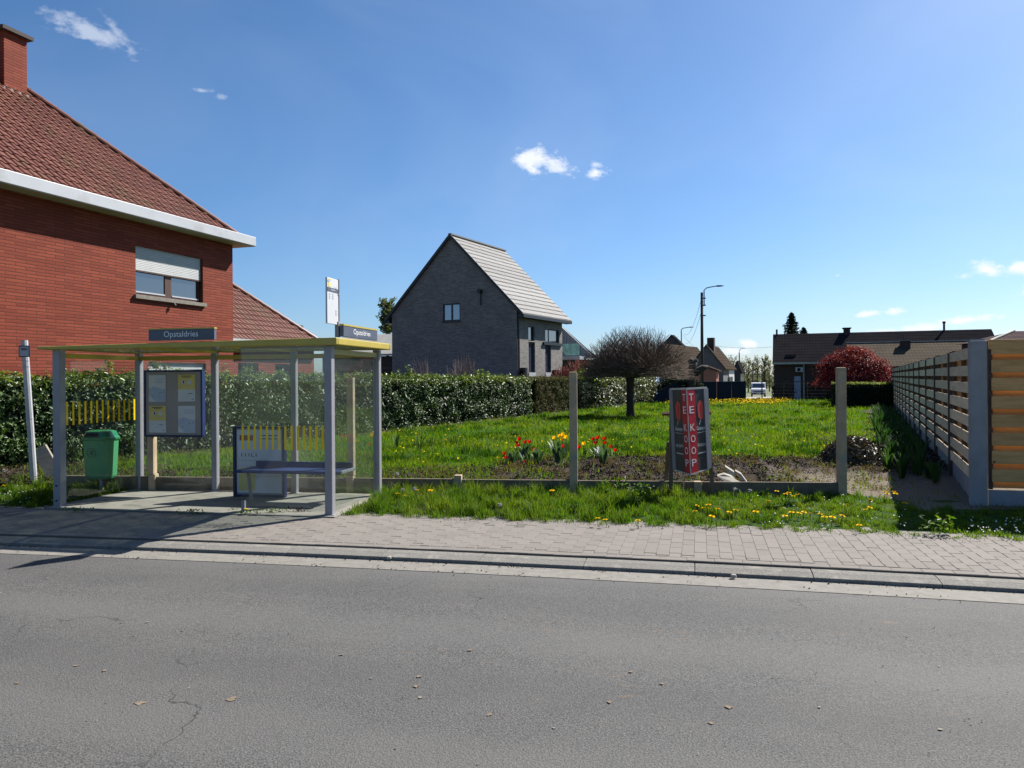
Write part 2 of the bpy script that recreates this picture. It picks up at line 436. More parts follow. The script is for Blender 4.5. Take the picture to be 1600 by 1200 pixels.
# ================================================================== MATERIALS
def road_mat():
    m, nt, bs, out = new_mat('asphalt')
    v = coords(nt)
    fine = tnoise(nt, v, 84, 3, .75)
    vo = nt.nodes.new('ShaderNodeTexVoronoi'); vo.inputs['Scale'].default_value = 105; nt.links.new(v, vo.inputs['Vector'])
    col = mrgb(nt, ramp(nt, fine, .36, .64), (.026, .026, .027), (.112, .110, .106))
    col = mrgb(nt, ramp(nt, vo.outputs['Distance'], .0, .45, .55, 0), col, (.16, .157, .15))
    col = mrgb(nt, ramp(nt, tnoise(nt, v, 42, 4, .85), .56, .68, 0, .75), col, (.016, .016, .017))
    col = mrgb(nt, ramp(nt, tnoise(nt, v, .55, 6, .6), .35, .75, 0, .35), col, (.118, .112, .102))
    col = mrgb(nt, ramp(nt, tnoise(nt, coords(nt, (.5, 2.2, 1), rot=(0, 0, .24)), .8, 4, .6), .55, .8, 0, .4), col, (.062, .061, .061))
    # polished wheel tracks along the lane
    dv = nt.nodes.new('ShaderNodeVectorMath'); dv.operation = 'DOT_PRODUCT'; nt.links.new(v, dv.inputs[0]); dv.inputs[1].default_value = (.2368, .9715, 0)
    wob = mnum(nt, 'ADD', dv.outputs['Value'], mnum(nt, 'MULTIPLY', tnoise(nt, v, .5, 3), .9))
    tr = mnum(nt, 'SINE', mnum(nt, 'MULTIPLY', wob, 3.7))
    col = mrgb(nt, ramp(nt, tr, .1, 1, 0, .30), col, (.112, .109, .104))
    col = mrgb(nt, ramp(nt, tr, -1, -.3, .22, 0), col, (.045, .045, .046))
    # oil spots and tar patches
    col = mrgb(nt, ramp(nt, tnoise(nt, v, 1.9, 5, .6), .70, .76, 0, .6), col, (.028, .028, .029))
    # dried mud smears
    sm = tnoise(nt, coords(nt, (.9, 2.6, 1), rot=(0, 0, .24)), 2.1, 6, .7, .4)
    col = mrgb(nt, ramp(nt, sm, .62, .72, 0, .5), col, (.15, .105, .07))
    # hairline cracks
    cr = nt.nodes.new('ShaderNodeTexVoronoi'); cr.feature = 'DISTANCE_TO_EDGE'; cr.inputs['Scale'].default_value = .42
    wv = nt.nodes.new('ShaderNodeVectorMath'); wv.operation = 'ADD'
    nz = nt.nodes.new('ShaderNodeTexNoise'); nz.inputs['Scale'].default_value = 2.6; nz.inputs['Detail'].default_value = 7; nt.links.new(v, nz.inputs['Vector'])
    sc = nt.nodes.new('ShaderNodeVectorMath'); sc.operation = 'SCALE'; sc.inputs['Scale'].default_value = .55; nt.links.new(nz.outputs['Color'], sc.inputs[0])
    nt.links.new(v, wv.inputs[0]); nt.links.new(sc.outputs[0], wv.inputs[1]); nt.links.new(wv.outputs[0], cr.inputs['Vector'])
    ck = mnum(nt, 'MULTIPLY', ramp(nt, cr.outputs['Distance'], .0012, .004, 1, 0), ramp(nt, tnoise(nt, v, .6, 3), .52, .62, 0, .8))
    col = mrgb(nt, ck, col, (.02, .02, .02))
    nt.links.new(col, bs.inputs['Base Color']); bs.inputs['Roughness'].default_value = .85; bs.inputs['Specular IOR Level'].default_value = .3
    add_bump(nt, bs, mnum(nt, 'ADD', fine, mnum(nt, 'MULTIPLY', vo.outputs['Distance'], .8)), .55, .006)
    return m
ASPHALT = road_mat()
GUTTER = M('gutter_concrete', (.190, .177, .155), (.145, .135, .118), rough=.9, scale=14, bump=.3, bscale=90, c3=(.17, .16, .142), s3=5)
KERB = M('kerb_concrete', (.20, .19, .172), (.14, .133, .122), rough=.95, scale=55, bump=1.0, bscale=70, dist=.008, spec=.15, rand=.06, c3=(.235, .22, .195), s3=6)
JOINT = M('joint_sand', (.120, .108, .093), (.085, .076, .065), rough=1, scale=30)
def paver_mat():
    m, nt, bs, out = new_mat('paver_concrete')
    g = nt.nodes.new('ShaderNodeNewGeometry'); oi = nt.nodes.new('ShaderNodeObjectInfo')
    r = mnum(nt, 'FRACT', mnum(nt, 'ADD', mnum(nt, 'MULTIPLY', g.outputs['Random Per Island'], 1.0), oi.outputs['Random']))
    col = mrgb(nt, r, (.190, .168, .148), (.160, .145, .130))
    t = nt.nodes.new('ShaderNodeNewGeometry'); v = t.outputs['Position']
    col = mrgb(nt, ramp(nt, tnoise(nt, v, 1.7, 5, .6), .4, .75, 0, .55), col, (.20, .182, .163))
    col = mrgb(nt, ramp(nt, tnoise(nt, v, 70, 4, .7), .35, .7, 0, .45), col, (.115, .102, .092))
    col = mrgb(nt, ramp(nt, tnoise(nt, v, 6, 6, .7), .63, .75, 0, .5), col, (.095, .083, .072))
    nt.links.new(col, bs.inputs['Base Color']); bs.inputs['Roughness'].default_value = .9; bs.inputs['Specular IOR Level'].default_value = .25
    add_bump(nt, bs, tnoise(nt, v, 90, 5, .7), .4, .004)
    return m
PAVER = paver_mat()
SLAB = M('shelter_slab', (.235, .22, .188), (.18, .168, .143), rough=.9, scale=3, bump=.3, bscale=70, c3=(.135, .125, .108), s3=1.8)
def garden_mat(name, dirt=True):
    m, nt, bs, out = new_mat(name)
    v = coords(nt)
    grass = mrgb(nt, tnoise(nt, v, 9, 6, .7), (.016, .045, .003), (.042, .09, .006))
    grass = mrgb(nt, ramp(nt, tnoise(nt, v, 1.3, 4), .45, .7), grass, (.042, .072, .009))
    soil = mrgb(nt, tnoise(nt, v, 14, 7, .75), (.018, .012, .010), (.058, .040, .032))
    soil = mrgb(nt, ramp(nt, tnoise(nt, v, 3, 5, .6), .5, .7, 0, .7), soil, (.070, .049, .039))
    at = nt.nodes.new('ShaderNodeAttribute'); at.attribute_name = 'soil'
    sn = nt.nodes.new('ShaderNodeAttribute'); sn.attribute_name = 'sand'
    f = ramp(nt, mnum(nt, 'ADD', at.outputs['Fac'], mnum(nt, 'MULTIPLY', mnum(nt, 'SUBTRACT', tnoise(nt, v, 5, 6, .7), .5), .9)), .38, .62)
    soil = mrgb(nt, sn.outputs['Fac'], soil, mrgb(nt, tnoise(nt, v, 20, 6, .7), (.13, .105, .078), (.215, .178, .135)))
    col = mrgb(nt, f, grass, soil)
    nt.links.new(col, bs.inputs['Base Color']); bs.inputs['Roughness'].default_value = 1; bs.inputs['Specular IOR Level'].default_value = .15
    add_bump(nt, bs, tnoise(nt, v, 16, 7, .75), .9, .05)
    return m
GARDEN = garden_mat('garden_ground')
FIELD = M('field_ground', (.06, .10, .025), (.10, .12, .04), rough=1, scale=.05, c3=(.14, .12, .07), s3=.02)
BACKROAD = M('back_road_asphalt', (.30, .285, .26), (.24, .23, .215), rough=.9, scale=1.5)
GRASS = leaf_mat('grass_blade', (.026, .074, .004), (.062, .125, .009), (.088, .130, .013), rough=.5, spec=.2, trans=.45, big=1.1, tcol=1.9)
LAWN = leaf_mat('lawn_blade', (.032, .094, .003), (.068, .150, .004), (.100, .145, .006), rough=.6, spec=.1, trans=.42, big=.35, tcol=1.9)
DRYGRASS = leaf_mat('dry_grass', (.13, .085, .045), (.085, .075, .028), rough=.8, trans=.3, spec=.2)
LITTER = M('leaf_litter', (.062, .045, .034), (.032, .023, .018), rough=.95, scale=9, island=True, rand=.85, spec=.15)
STEEL = M('shelter_steel', (.23, .228, .25), (.205, .203, .222), rough=.38, scale=5, spec=.5, bump=.05, bscale=40)
YELLOW = M('yellow_trim', (.40, .31, .045), (.34, .265, .035), rough=.4, scale=3, spec=.5, c3=(.38, .31, .08), s3=3)
YFILM = M('yellow_film', (.80, .55, .0), (.75, .50, .0), rough=.35, scale=5)
GLASS = glass_mat('shelter_glass', (.93, .955, .945), .028, (.30, .31, .31))
GLASSR = glass_mat('roof_sheet', (.42, .47, .43), .5, (.22, .24, .20), rough=.15)
NAVY = M('navy_paint', (.010, .017, .07), (.008, .014, .055), rough=.35, scale=3)
BLUE = M('blue_paint', (.012, .030, .125), (.010, .024, .10), rough=.5, scale=3)
SIGNGREY = M('sign_grey', (.075, .085, .12), (.06, .07, .10), rough=.4, scale=2)
LETTER = M('letter_white', (.72, .72, .72), (.66, .66, .66), rough=.5)
PAPERBACK = M('board_backing', (.30, .275, .26), (.26, .235, .22), rough=.6, scale=2)
PAPER = M('white_paper', (.55, .56, .58), (.5, .51, .53), rough=.6, scale=4)
PAPERY = M('yellow_paper', (.62, .50, .16), (.55, .44, .14), rough=.6, scale=4)
PAPERB = M('blue_grey_print', (.36, .42, .50), (.32, .38, .47), rough=.6, scale=4)
INK = M('dark_ink', (.03, .03, .04), rough=.6)
INKY = M('yellow_ink', (.72, .60, .06), rough=.5)
INKRED = M('red_ink', (.32, .12, .09), rough=.6)
INKBLUE = M('pale_blue_ink', (.25, .33, .48), rough=.5)
WHITEBLADE = M('blade_white', (.50, .51, .53), (.46, .47, .49), rough=.4, scale=2)
CONC = M('plank_concrete', (.155, .122, .085), (.105, .083, .058), rough=.95, scale=6, bump=.5, bscale=50, c3=(.19, .155, .11), s3=2.0)
POSTC = M('post_concrete', (.42, .315, .205), (.32, .24, .155), rough=.95, scale=5, bump=.5, bscale=60, c3=(.27, .245, .20), s3=4)
BINGREEN = M('bin_green', (.06, .27, .12), (.05, .235, .105), rough=.4, scale=2, spec=.5, c3=(.05, .22, .11), s3=6)
BINLID = M('bin_lid_green', (.010, .17, .055), (.008, .145, .048), rough=.25, scale=3, spec=.6)
BINMARK = M('bin_emblem', (.03, .13, .065), rough=.5)
DARKSLOT = M('dark_opening', (.01, .01, .01), rough=.9)
WHITEPOST = M('galvanised_white', (.40, .40, .41), (.33, .33, .335), rough=.4, scale=6, c3=(.35, .34, .34), s3=8)
PLATE = M('plate_grey', (.33, .34, .38), (.29, .30, .34), rough=.5)
GREYBOARD = M('grey_board', (.28, .25, .19), (.20, .18, .14), rough=.9, scale=9, stretch=(1, 1, 6))

def text(body, height, mat, name, parent, loc, right, up, width=None, depth=.002, align='CENTER'):
    c = bpy.data.curves.new(name, 'FONT'); c.body = body; c.size = 1; c.extrude = .0; c.resolution_u = 3
    t = bpy.data.objects.new(name, c); COL.objects.link(t)
    me = bpy.data.meshes.new_from_object(t); bpy.data.objects.remove(t); bpy.data.curves.remove(c)
    n = len(me.vertices); co = np.empty(n * 3, dtype=np.float32); me.vertices.foreach_get('co', co); co = co.reshape(-1, 3)
    x0, x1 = co[:, 0].min(), co[:, 0].max(); y0, y1 = co[:, 1].min(), co[:, 1].max()
    s = height / max(y1 - y0, 1e-4); sx = s if width is None else width / max(x1 - x0, 1e-4)
    rt, u = Vector(right).normalized(), Vector(up).normalized()
    off = origin_of(parent)
    px = (co[:, 0] - (x0 + x1) / 2) * sx; py = (co[:, 1] - (y0 + y1) / 2) * s
    out = np.array(Vector(loc) - off)[None] + px[:, None] * np.array(rt)[None] + py[:, None] * np.array(u)[None]
    me.vertices.foreach_set('co', out.astype(np.float32).reshape(-1)); me.update()
    me.materials.clear(); me.materials.append(mat); me.name = name
    o = bpy.data.objects.new(name, me); COL.objects.link(o); o.parent = parent
    return o

# ================================================================== GROUND, ROAD, PAVEMENT
FR = Frame(0, 0, 13.7)
def rcurve(u):
    d = u - .3
    return -.005 * d * d if abs(d) < 11 else -.005 * 121 - .11 * (abs(d) - 11)
def R(u, v, z=0.0):
    return FR(u, v + rcurve(u), z)
def rrot(u):
    d = max(-11, min(11, u - .3))
    return -math.radians(13.7) + math.atan(-.01 * d)
def structure(o): o['kind'] = 'structure'; return o

def strip(name, mat, u0, u1, du, vs, zs, parent=None):
    mb = MB(); us = np.arange(u0, u1 + 1e-6, du)
    for a, b in zip(us, us[1:]):
        for k in range(len(vs) - 1):
            mb.face([R(a, vs[k], zs[k]), R(b, vs[k], zs[k]), R(b, vs[k + 1], zs[k + 1]), R(a, vs[k + 1], zs[k + 1])])
    return mb.build(name, mat, parent)

def terrain(Y): return -.16 if Y < 60 else max(-2.6, -.16 - .024 * (Y - 60))
mb = MB(); ys = [-900, -200, -60, 0, 30, 60, 80, 100, 130, 165, 240, 400, 900, 2500]; xs = [-2500, -800, -200, -60, 0, 60, 200, 800, 2500]
for a, b in zip(ys, ys[1:]):
    for c, d in zip(xs, xs[1:]):
        mb.face([(c, a, terrain(a)), (d, a, terrain(a)), (d, b, terrain(b)), (c, b, terrain(b))])
structure(mb.build('ground', FIELD))
structure(strip('road', ASPHALT, -60, 60, 1.0, [-2.0, 2.5, 6.71], [-.09, -.055, -.07]))
structure(strip('gutter', GUTTER, -60, 60, 1.0, [6.70, 7.06], [-.066, -.066]))

# kerb: one metre stones on a bed
KP = [(7.04, -.10), (7.04, -.036), (7.050, -.033), (7.150, -.021), (7.165, -.018), (7.283, -.018), (7.283, -.10)]
kerb = structure(strip('kerb', KERB, -60, 60, 1.0, [7.05, 7.28], [-.09, -.09]))
km = MB(); km.prism([Vector((-.496, v - 7.16, z)) for v, z in KP], (.992, 0, 0)); kme = km.mesh('kerb_stone', KERB)
for i in range(-14, 12):
    u = i + .45
    o = inst('kerb_stone', kme, kerb, Matrix.Translation(R(u, 7.16, random.uniform(-.002, .002))) @ Matrix.Rotation(rrot(u) + random.uniform(-.002, .002), 4, 'Z'))
for (a, b) in ((-60, -13), (13, 60)):
    mb = MB()
    for u in range(a, b):
        ring0 = [R(u, v, z) for v, z in KP]; ring1 = [R(u + 1, v, z) for v, z in KP]
        for k in range(len(KP) - 1): mb.face([ring0[k], ring1[k], ring1[k + 1], ring0[k + 1]])
    mb.build('kerb_run', KERB, kerb)

# pavement: bed with individual concrete pavers
V0, V1 = 7.303, 9.0
pav = structure(strip('pavement', JOINT, -60, 60, 1.0, [V0 - .005, V0 - .004, V1 + 1.6], [-.10, -.0035, -.0035]))
def paver_geo(lx, ly, h=.06, b=.006):
    x, y = lx / 2, ly / 2
    v = [(-x, -y, -h), (x, -y, -h), (x, y, -h), (-x, y, -h), (-x, -y, -b), (x, -y, -b), (x, y, -b), (-x, y, -b),
         (-x + b, -y + b, 0), (x - b, -y + b, 0), (x - b, y - b, 0), (-x + b, y - b, 0)]
    f = [(8, 9, 10, 11)] + [(k, (k + 1) % 4, 4 + (k + 1) % 4, 4 + k) for k in range(4)] + [(4 + k, 4 + (k + 1) % 4, 8 + (k + 1) % 4, 8 + k) for k in range(4)]
    return v, f
def mesh_of(name, v, f, mat):
    me = bpy.data.meshes.new(name); me.from_pydata(v, [], f); me.materials.append(mat); me.update(); return me
PU, PV = .1185, .238
gA, gB = paver_geo(PU - .0028, PV - .0028, b=.002), paver_geo(.25 - .003, .113, b=.002)
meA, meB = mesh_of('paver', *gA, PAVER), mesh_of('paver', *gB, PAVER)
spots = []
for i in range(int(-9.5 / .25), int(7.5 / .25)):
    spots.append((i * .25, V0 + .058, 1))
for i in range(int(-9.5 / PU), int(7.5 / PU)):
    sh = (0, .5, .22, .71, .36)[i % 5] * PV
    for k in range(-1, 9):
        v = V0 + .118 + (k + .5) * PV + sh
        if v - PV / 2 < V0 + .113 or v > V1 + .25: continue
        spots.append((i * PU, v, 0))
    spots.append((i * PU, V0 + .118 + sh / 2 - PV * .0, 2 + sh)) if sh > .05 else None
def seen(s):
    p = R(s[0], s[1]); X = 800 + 1200 * p.x / p.y
    return (-10 < X < 1610), p.y
order = sorted([s for s in spots if s[2] < 2], key=lambda s: (not seen(s)[0], seen(s)[1]))
parts, rest = order[:300], order[300:]
for (u, v, k) in parts:
    m4 = Matrix.Translation(R(u, v, random.gauss(0, .0008))) @ Matrix.Rotation(rrot(u) + random.gauss(0, .004), 4, 'Z') @ Matrix.Rotation(random.gauss(0, .003), 4, 'X') @ Matrix.Rotation(random.gauss(0, .005), 4, 'Y')
    inst('paver', meB if k == 1 else meA, pav, m4)
mb = MB()
def add_geo(mb, g, m4):
    i = len(mb.v); mb.v += [m4 @ Vector(p) for p in g[0]]; mb.f += [tuple(i + k for k in f) for f in g[1]]; mb.mi += [0] * len(g[1])
for (u, v, k) in rest:
    add_geo(mb, gB if k == 1 else gA, Matrix.Translation(R(u, v, random.gauss(0, .0016))) @ Matrix.Rotation(rrot(u) + random.gauss(0, .008), 4, 'Z'))
for s in spots:                        # cut blocks along the soldier course
    if s[2] >= 2:
        ln = s[2] - 2
        add_geo(mb, paver_geo(PU - .006, ln - .006), Matrix.Translation(R(s[0], V0 + .118 + ln / 2, random.gauss(0, .0012))) @ Matrix.Rotation(rrot(s[0]), 4, 'Z'))
mb.build('paver_field', PAVER, pav, kind='stuff')
mb = MB()
for (a, b) in ((-60, -10), (8, 60)):
    for u in range(a, b): mb.face([R(u, V0, -.002), R(u + 1, V0, -.002), R(u + 1, V1, -.002), R(u, V1, -.002)])
mb.build('paver_run', PAVER, pav)

# plank wall line and garden ground
FW = Frame(.89, 11.23, 5.8)                # plank wall: u to the right, v away
FF = Frame(6.07, 10.0, 24.8)               # right-hand fence: v runs along it away from the road
def noise2(x, y, s, seed=0):
    r = np.random.default_rng(seed); out = np.zeros_like(x)
    for k in range(9):
        a, p = r.uniform(0, 6.28), r.uniform(0, 6.28); f = r.uniform(.5, 1.9) / s * 6.28
        out += np.sin((x * math.cos(a) + y * math.sin(a)) * f + p)
    return out / 4.2
def sm(x, a, b):
    t = np.clip((x - a) / (b - a), 0, 1); return t * t * (3 - 2 * t)
def wall_v(x, y):
    return (x - FW.o.x) * FW.N.x + (y - FW.o.y) * FW.N.y
def fence_u(x, y):
    return (x - FF.o.x) * FF.U.x + (y - FF.o.y) * FF.U.y
def soil_of(x, y):
    d = wall_v(x, y); depth = 2.5 + 2.3 * sm(x, -1.6, 1.6) + .7 * noise2(x, y, 2.5, 3)
    s = 1 - sm(d, depth - .9, depth + .6)
    s = s * (1 - .36 * (1 - sm(x, -.6, 1.2)))
    fu = fence_u(x, y) + .5 * noise2(x, y, 3.0, 5)
    s = np.maximum(s, sm(fu, -1.55, -.95))
    s = np.maximum(s, 1 - sm(x, -8.6, -7.0))
    hx = (x + 7.66) * .895 - (y - 18) * .446       # distance right of the hedge line
    s = np.maximum(s, .9 * (1 - sm(hx, .2, 1.0)))
    return s
def sand_of(x, y):
    return sm(x, 3.9, 4.9) * (1 - sm(wall_v(x, y), 1.6, 3.2)) * (1 - sm(x, 7.5, 9))
def height_of(x, y):
    d = wall_v(x, y)
    h = .10 - .08 * sm(d, 0, 9) + .02 * noise2(x, y, 4, 1) * sm(d, .2, 2) + .012 * noise2(x, y, .9, 2) * sm(d, .1, 1)
    h = h - sm(x, 4.55, 4.9) * .105 * (1 - sm(d, .1, 4)) + .035 * (np.abs(noise2(x, y, .38, 71)) - .4) * (1 - sm(d, 3.5, 5.5)) * sm(d, .1, .5)
    h = h + .10 * np.exp(-((x - 3.6) ** 2 / 1.2 + (y - 14.2) ** 2 / 1.6)) * 1.0
    return h
def grid(name, mat, xs, ys, zf, attrs):
    Xg, Yg = np.meshgrid(xs, ys); 
    x, y = Xg.ravel(), Yg.ravel(); z = zf(x, y)
    nx, ny = len(xs), len(ys)
    me = bpy.data.meshes.new(name)
    me.vertices.add(nx * ny); me.vertices.foreach_set('co', np.stack([x, y, z], 1).astype(np.float32).ravel())
    i = (np.arange(ny - 1)[:, None] * nx + np.arange(nx - 1)[None]).ravel()
    q = np.stack([i, i + 1, i + nx + 1, i + nx], 1).astype(np.int32)
    me.loops.add(q.size); me.loops.foreach_set('vertex_index', q.ravel())
    me.polygons.add(len(q)); me.polygons.foreach_set('loop_start', np.arange(len(q), dtype=np.int32) * 4)
    me.polygons.foreach_set('use_smooth', np.ones(len(q), bool))
    for an, fn in attrs.items():
        a = me.attributes.new(an, 'FLOAT', 'POINT'); a.data.foreach_set('value', fn(x, y).astype(np.float32))
    me.materials.append(mat); me.update()
    o = bpy.data.objects.new(name, me); COL.objects.link(o); return o
# garden: sheared grid so that its front edge lies on the plank wall
def garden_grid():
    us = np.concatenate([np.arange(-26, -8, .6), np.arange(-8, 12, .16), np.arange(12, 46, .8)]); vs = np.concatenate([np.arange(.02, 12, .16), np.arange(12, 47, .6)])
    Ug, Vg = np.meshgrid(us, vs); u, v = Ug.ravel(), Vg.ravel()
    return us, vs, u, v
us, vs, gu, gv = garden_grid()
gx = FW.o.x + FW.U.x * gu + FW.N.x * gv; gy = FW.o.y + FW.U.y * gu + FW.N.y * gv
gar = grid('garden_ground', GARDEN, us, vs, lambda u, v: np.zeros_like(u), {'soil': lambda u, v: soil_of(gx, gy), 'sand': lambda u, v: sand_of(gx, gy)})
gar.data.vertices.foreach_set('co', np.stack([gx, gy, height_of(gx, gy)], 1).astype(np.float32).ravel()); gar.data.update(); structure(gar)
# verge between the pavement and the plank wall
def verge_grid():
    us = np.arange(-16, 14, .25); ts = np.linspace(0, 1, 12)
    Ug, Tg = np.meshgrid(us, ts); return us, ts, Ug.ravel(), Tg.ravel()
us, ts, vu, vt = verge_grid()
def verge_point(u, t):
    a = R(u, 8.93, 0)
    w = FW.inv(a.x, a.y)[1]
    b = a + FR.N * (-w / FR.N.dot(FW.N) + .15)
    return a.lerp(b, t)
pts = np.array([verge_point(u, t) for u, t in zip(vu, vt)])
ver = grid('verge_ground', GARDEN, us, ts, lambda u, v: np.zeros_like(u), {'soil': lambda u, v: np.clip(.18 + .35 * noise2(pts[:, 0], pts[:, 1], 1.1, 8) + .6 * sm(pts[:, 0], 4.9, 5.4) * (vt > .62), 0, 1), 'sand': lambda u, v: sm(pts[:, 0], 4.6, 5.2)})
vsu = (pts[:, 0] - (-6.11)) * .9799 - (pts[:, 1] - 10.36) * .1994
vsv = (pts[:, 0] + 6.11) * .1994 + (pts[:, 1] - 10.36) * .9799
vz = np.where((vsu > -.35) & (vsu < 4.3) & (vsv < 1.9), -.09, 0) - .02 + .03 * np.sin(vt * math.pi) + .012 * noise2(pts[:, 0], pts[:, 1], .8, 6) * np.sin(vt * math.pi) + .012 * (vt > .05)
ver.data.vertices.foreach_set('co', np.stack([pts[:, 0], pts[:, 1], vz], 1).astype(np.float32).ravel()); ver.data.update(); structure(ver)

# ================================================================== BUS SHELTER
FS = Frame(-6.11, 10.36, 11.5)
SW, SD, SH = 3.91, 1.60, 2.10
# concrete floor slabs
floor = MB()
floor.box(FS, -.12, SW + .12, -.14, SD + .12, -.05, .006)
floor = structure(floor.build('shelter_floor', JOINT))
for i in range(5):
    for j in range(3):
        m = MB(); w = (SW + .24) / 5; d = (SD + .26) / 3
        m.box(FS, -.12 + i * w + .003, -.12 + (i + 1) * w - .003, -.14 + j * d + .003, -.14 + (j + 1) * d - .003, .0, .016 + random.uniform(-.002, .002))
        m.build('slab', SLAB, floor, bevel=.003)
def kerb_edge():
    pass
shelter = thing('bus_shelter', 'grey steel and glass bus shelter with yellow roof edge beside the road', 'bus shelter', FS(0, 0, 0))
def post(u, v, s, z1, z0=0.0):
    m = MB(); m.box(FS, u - s / 2, u + s / 2, v - s / 2, v + s / 2, z0, z1)
    o = m.build('post', STEEL, shelter, bevel=.008)
    return o
for (u, v, s) in ((0, 0, .112), (SW, 0, .100), (0, SD, .088), (SW / 3, SD, .085), (2 * SW / 3, SD, .085), (SW, SD, .095)):
    p = post(u, v, s, SH + .02)
    m = MB(); m.box(FS, u - s / 2 - .03, u + s / 2 + .03, v - s / 2 - .02, v + s / 2 + .02, .010, .022); m.build('foot_plate', STEEL, p)
    if (u, v) in ((0, 0),):
        for z in (.10, .30):
            b = MB(); b.path([FS(u + .0, v - s / 2 + .004, z), FS(u, v - s / 2 - .012, z)], .012, 8); b.build('bolt', DARKSLOT, p)
# rails between the post heads
for name, a in (('rear_rail', (0.045, SW - .05, SD - .03, SD + .03)), ('left_rail', (-.025, .025, .065, SD - .045)), ('right_rail', (SW - .025, SW + .025, .055, SD - .05))):
    m = MB(); m.box(FS, a[0], a[1], a[2], a[3], SH - .085, SH - .02); m.build(name, YELLOW, shelter)
# roof: yellow edging round a dull sheet
roof = MB()
o0, o1, f0, b0 = -.20, SW + .17, -.16, SD + .12
def rz(u): return (u + .2) / (SW + .4) * .05
def rbox(m, u0, u1, v0, v1, z0, z1):
    m.hexa([FS(u0, v0, z0), FS(u1, v0, z0), FS(u1, v1, z0), FS(u0, v1, z0), FS(u0, v0, z1 + rz(u0)), FS(u1, v0, z1 + rz(u1)), FS(u1, v1, z1 + rz(u1)), FS(u0, v1, z1 + rz(u0))])
rbox(roof, o0 + .05, o1 - .05, f0 + .05, b0 - .05, SH + .036, SH + .048)
rf = roof.build('roof', GLASSR, shelter)
for a in ((o0, o1, f0, f0 + .05), (o0, o1, b0 - .05, b0), (o0, o0 + .05, f0 + .05, b0 - .05), (o1 - .05, o1, f0 + .05, b0 - .05)):
    m = MB(); rbox(m, *a, SH + .026, SH + .066); m.build('roof_edge', YELLOW, rf, bevel=.012)
for u in (SW / 3, 2 * SW / 3):
    m = MB(); rbox(m, u - .025, u + .025, f0 + .05, b0 - .05, SH + .008, SH + .034); m.build('roof_beam', YELLOW, rf)
# glazing
def pane(name, u0, u1, v0, v1, z0, z1, par=shelter):
    m = MB()
    if abs(u1 - u0) > abs(v1 - v0): m.box(FS, u0, u1, v0 - .004, v0 + .004, z0, z1)
    else: m.box(FS, u0 - .004, u0 + .004, v0, v1, z0, z1)
    return m.build(name, GLASS, par)
g = SW / 3
for k in range(3): pane('rear_pane', k * g + .05, (k + 1) * g - .05, SD, SD, .09, SH - .10)
lp = pane('left_pane', 0, 0, .075, SD - .055, .09, SH - .10)
rp = pane('right_pane', SW, SW, .065, SD - .06, .09, SH - .10)
WU = 2.70
wp = pane('front_pane', WU, SW - .058, 0, 0, .10, SH + .0)
m = MB(); m.box(FS, WU + .0, WU + .045, -.018, .018, .012, .16); m.build('clamp', STEEL, shelter)
m = MB(); m.box(FS, WU, SW - .058, -.012, .012, SH + .0015, SH + .021); m.build('top_clip', STEEL, shelter)
# yellow warning bars on the glass
def bars(par, g, n, a0, a1, z0, z1, w):
    for i in range(n):
        a = a0 + (a1 - a0) * i / (n - 1)
        m = MB(); m.face([g(a - w / 2, z0 + random.uniform(-.004, .004)), g(a + w / 2, z0), g(a + w / 2, z1), g(a - w / 2, z1 + random.uniform(-.004, .004))])
        m.build('warning_bar', YFILM, par)
bars(wp, lambda a, z: FS(a, -.0065, z), 14, WU + .02, SW - .09, .815, 1.12, .030)
bars(lp, lambda a, z: FS(.0065, a, z), 13, .13, SD - .12, 1.10, 1.42, .036)
# name signs on the roof
nf, zf = FS.hit_v(285, 521, f0 + .03)
ns = thing('name_sign', 'dark name sign reading Opstaldries on the front edge of the shelter roof', 'sign', FS(nf, f0 + .03, SH + .1), 'stop name signs on the shelter roof')
m = MB(); m.box(FS, nf - .47, nf + .47, f0 + .0, f0 + .05, SH + .09 + rz(nf), SH + .255); m.build('panel', SIGNGREY, ns, bevel=.004)
m = MB(); m.box(FS, nf - .475, nf + .475, f0 - .004, f0 + .054, SH + .2552, SH + .272); m.build('cap_strip', YELLOW, ns)
text('Opstaldries', .098, LETTER, 'lettering', ns, FS(nf, f0 - .003, SH + .185), FS.U, (0, 0, 1), width=.49)
v0_, _ = FS.hit_u(534, 530, o1 - .03); v1_, _ = FS.hit_u(587, 530, o1 - .03)
vm = (v0_ + v1_) / 2
ns2 = thing('name_sign', 'sunlit grey name sign reading Opstaldries on the right end of the shelter roof', 'sign', FS(o1 - .03, vm, SH + .1), 'stop name signs on the shelter roof')
m = MB(); m.box(FS, o1 - .055, o1 - .005, v0_, v1_, SH + .09 + rz(SW), SH + .275); m.build('panel', SIGNGREY, ns2, bevel=.004)
m = MB(); m.box(FS, o1 - .06, o1 + .0, v0_ - .004, v1_ + .004, SH + .2752, SH + .296); m.build('cap_strip', YELLOW, ns2)
text('Opstaldries', .088, LETTER, 'lettering', ns2, FS(o1 - .002, vm + .02, SH + .205), FS.N, (0, 0, 1), width=(v1_ - v0_) * .5)
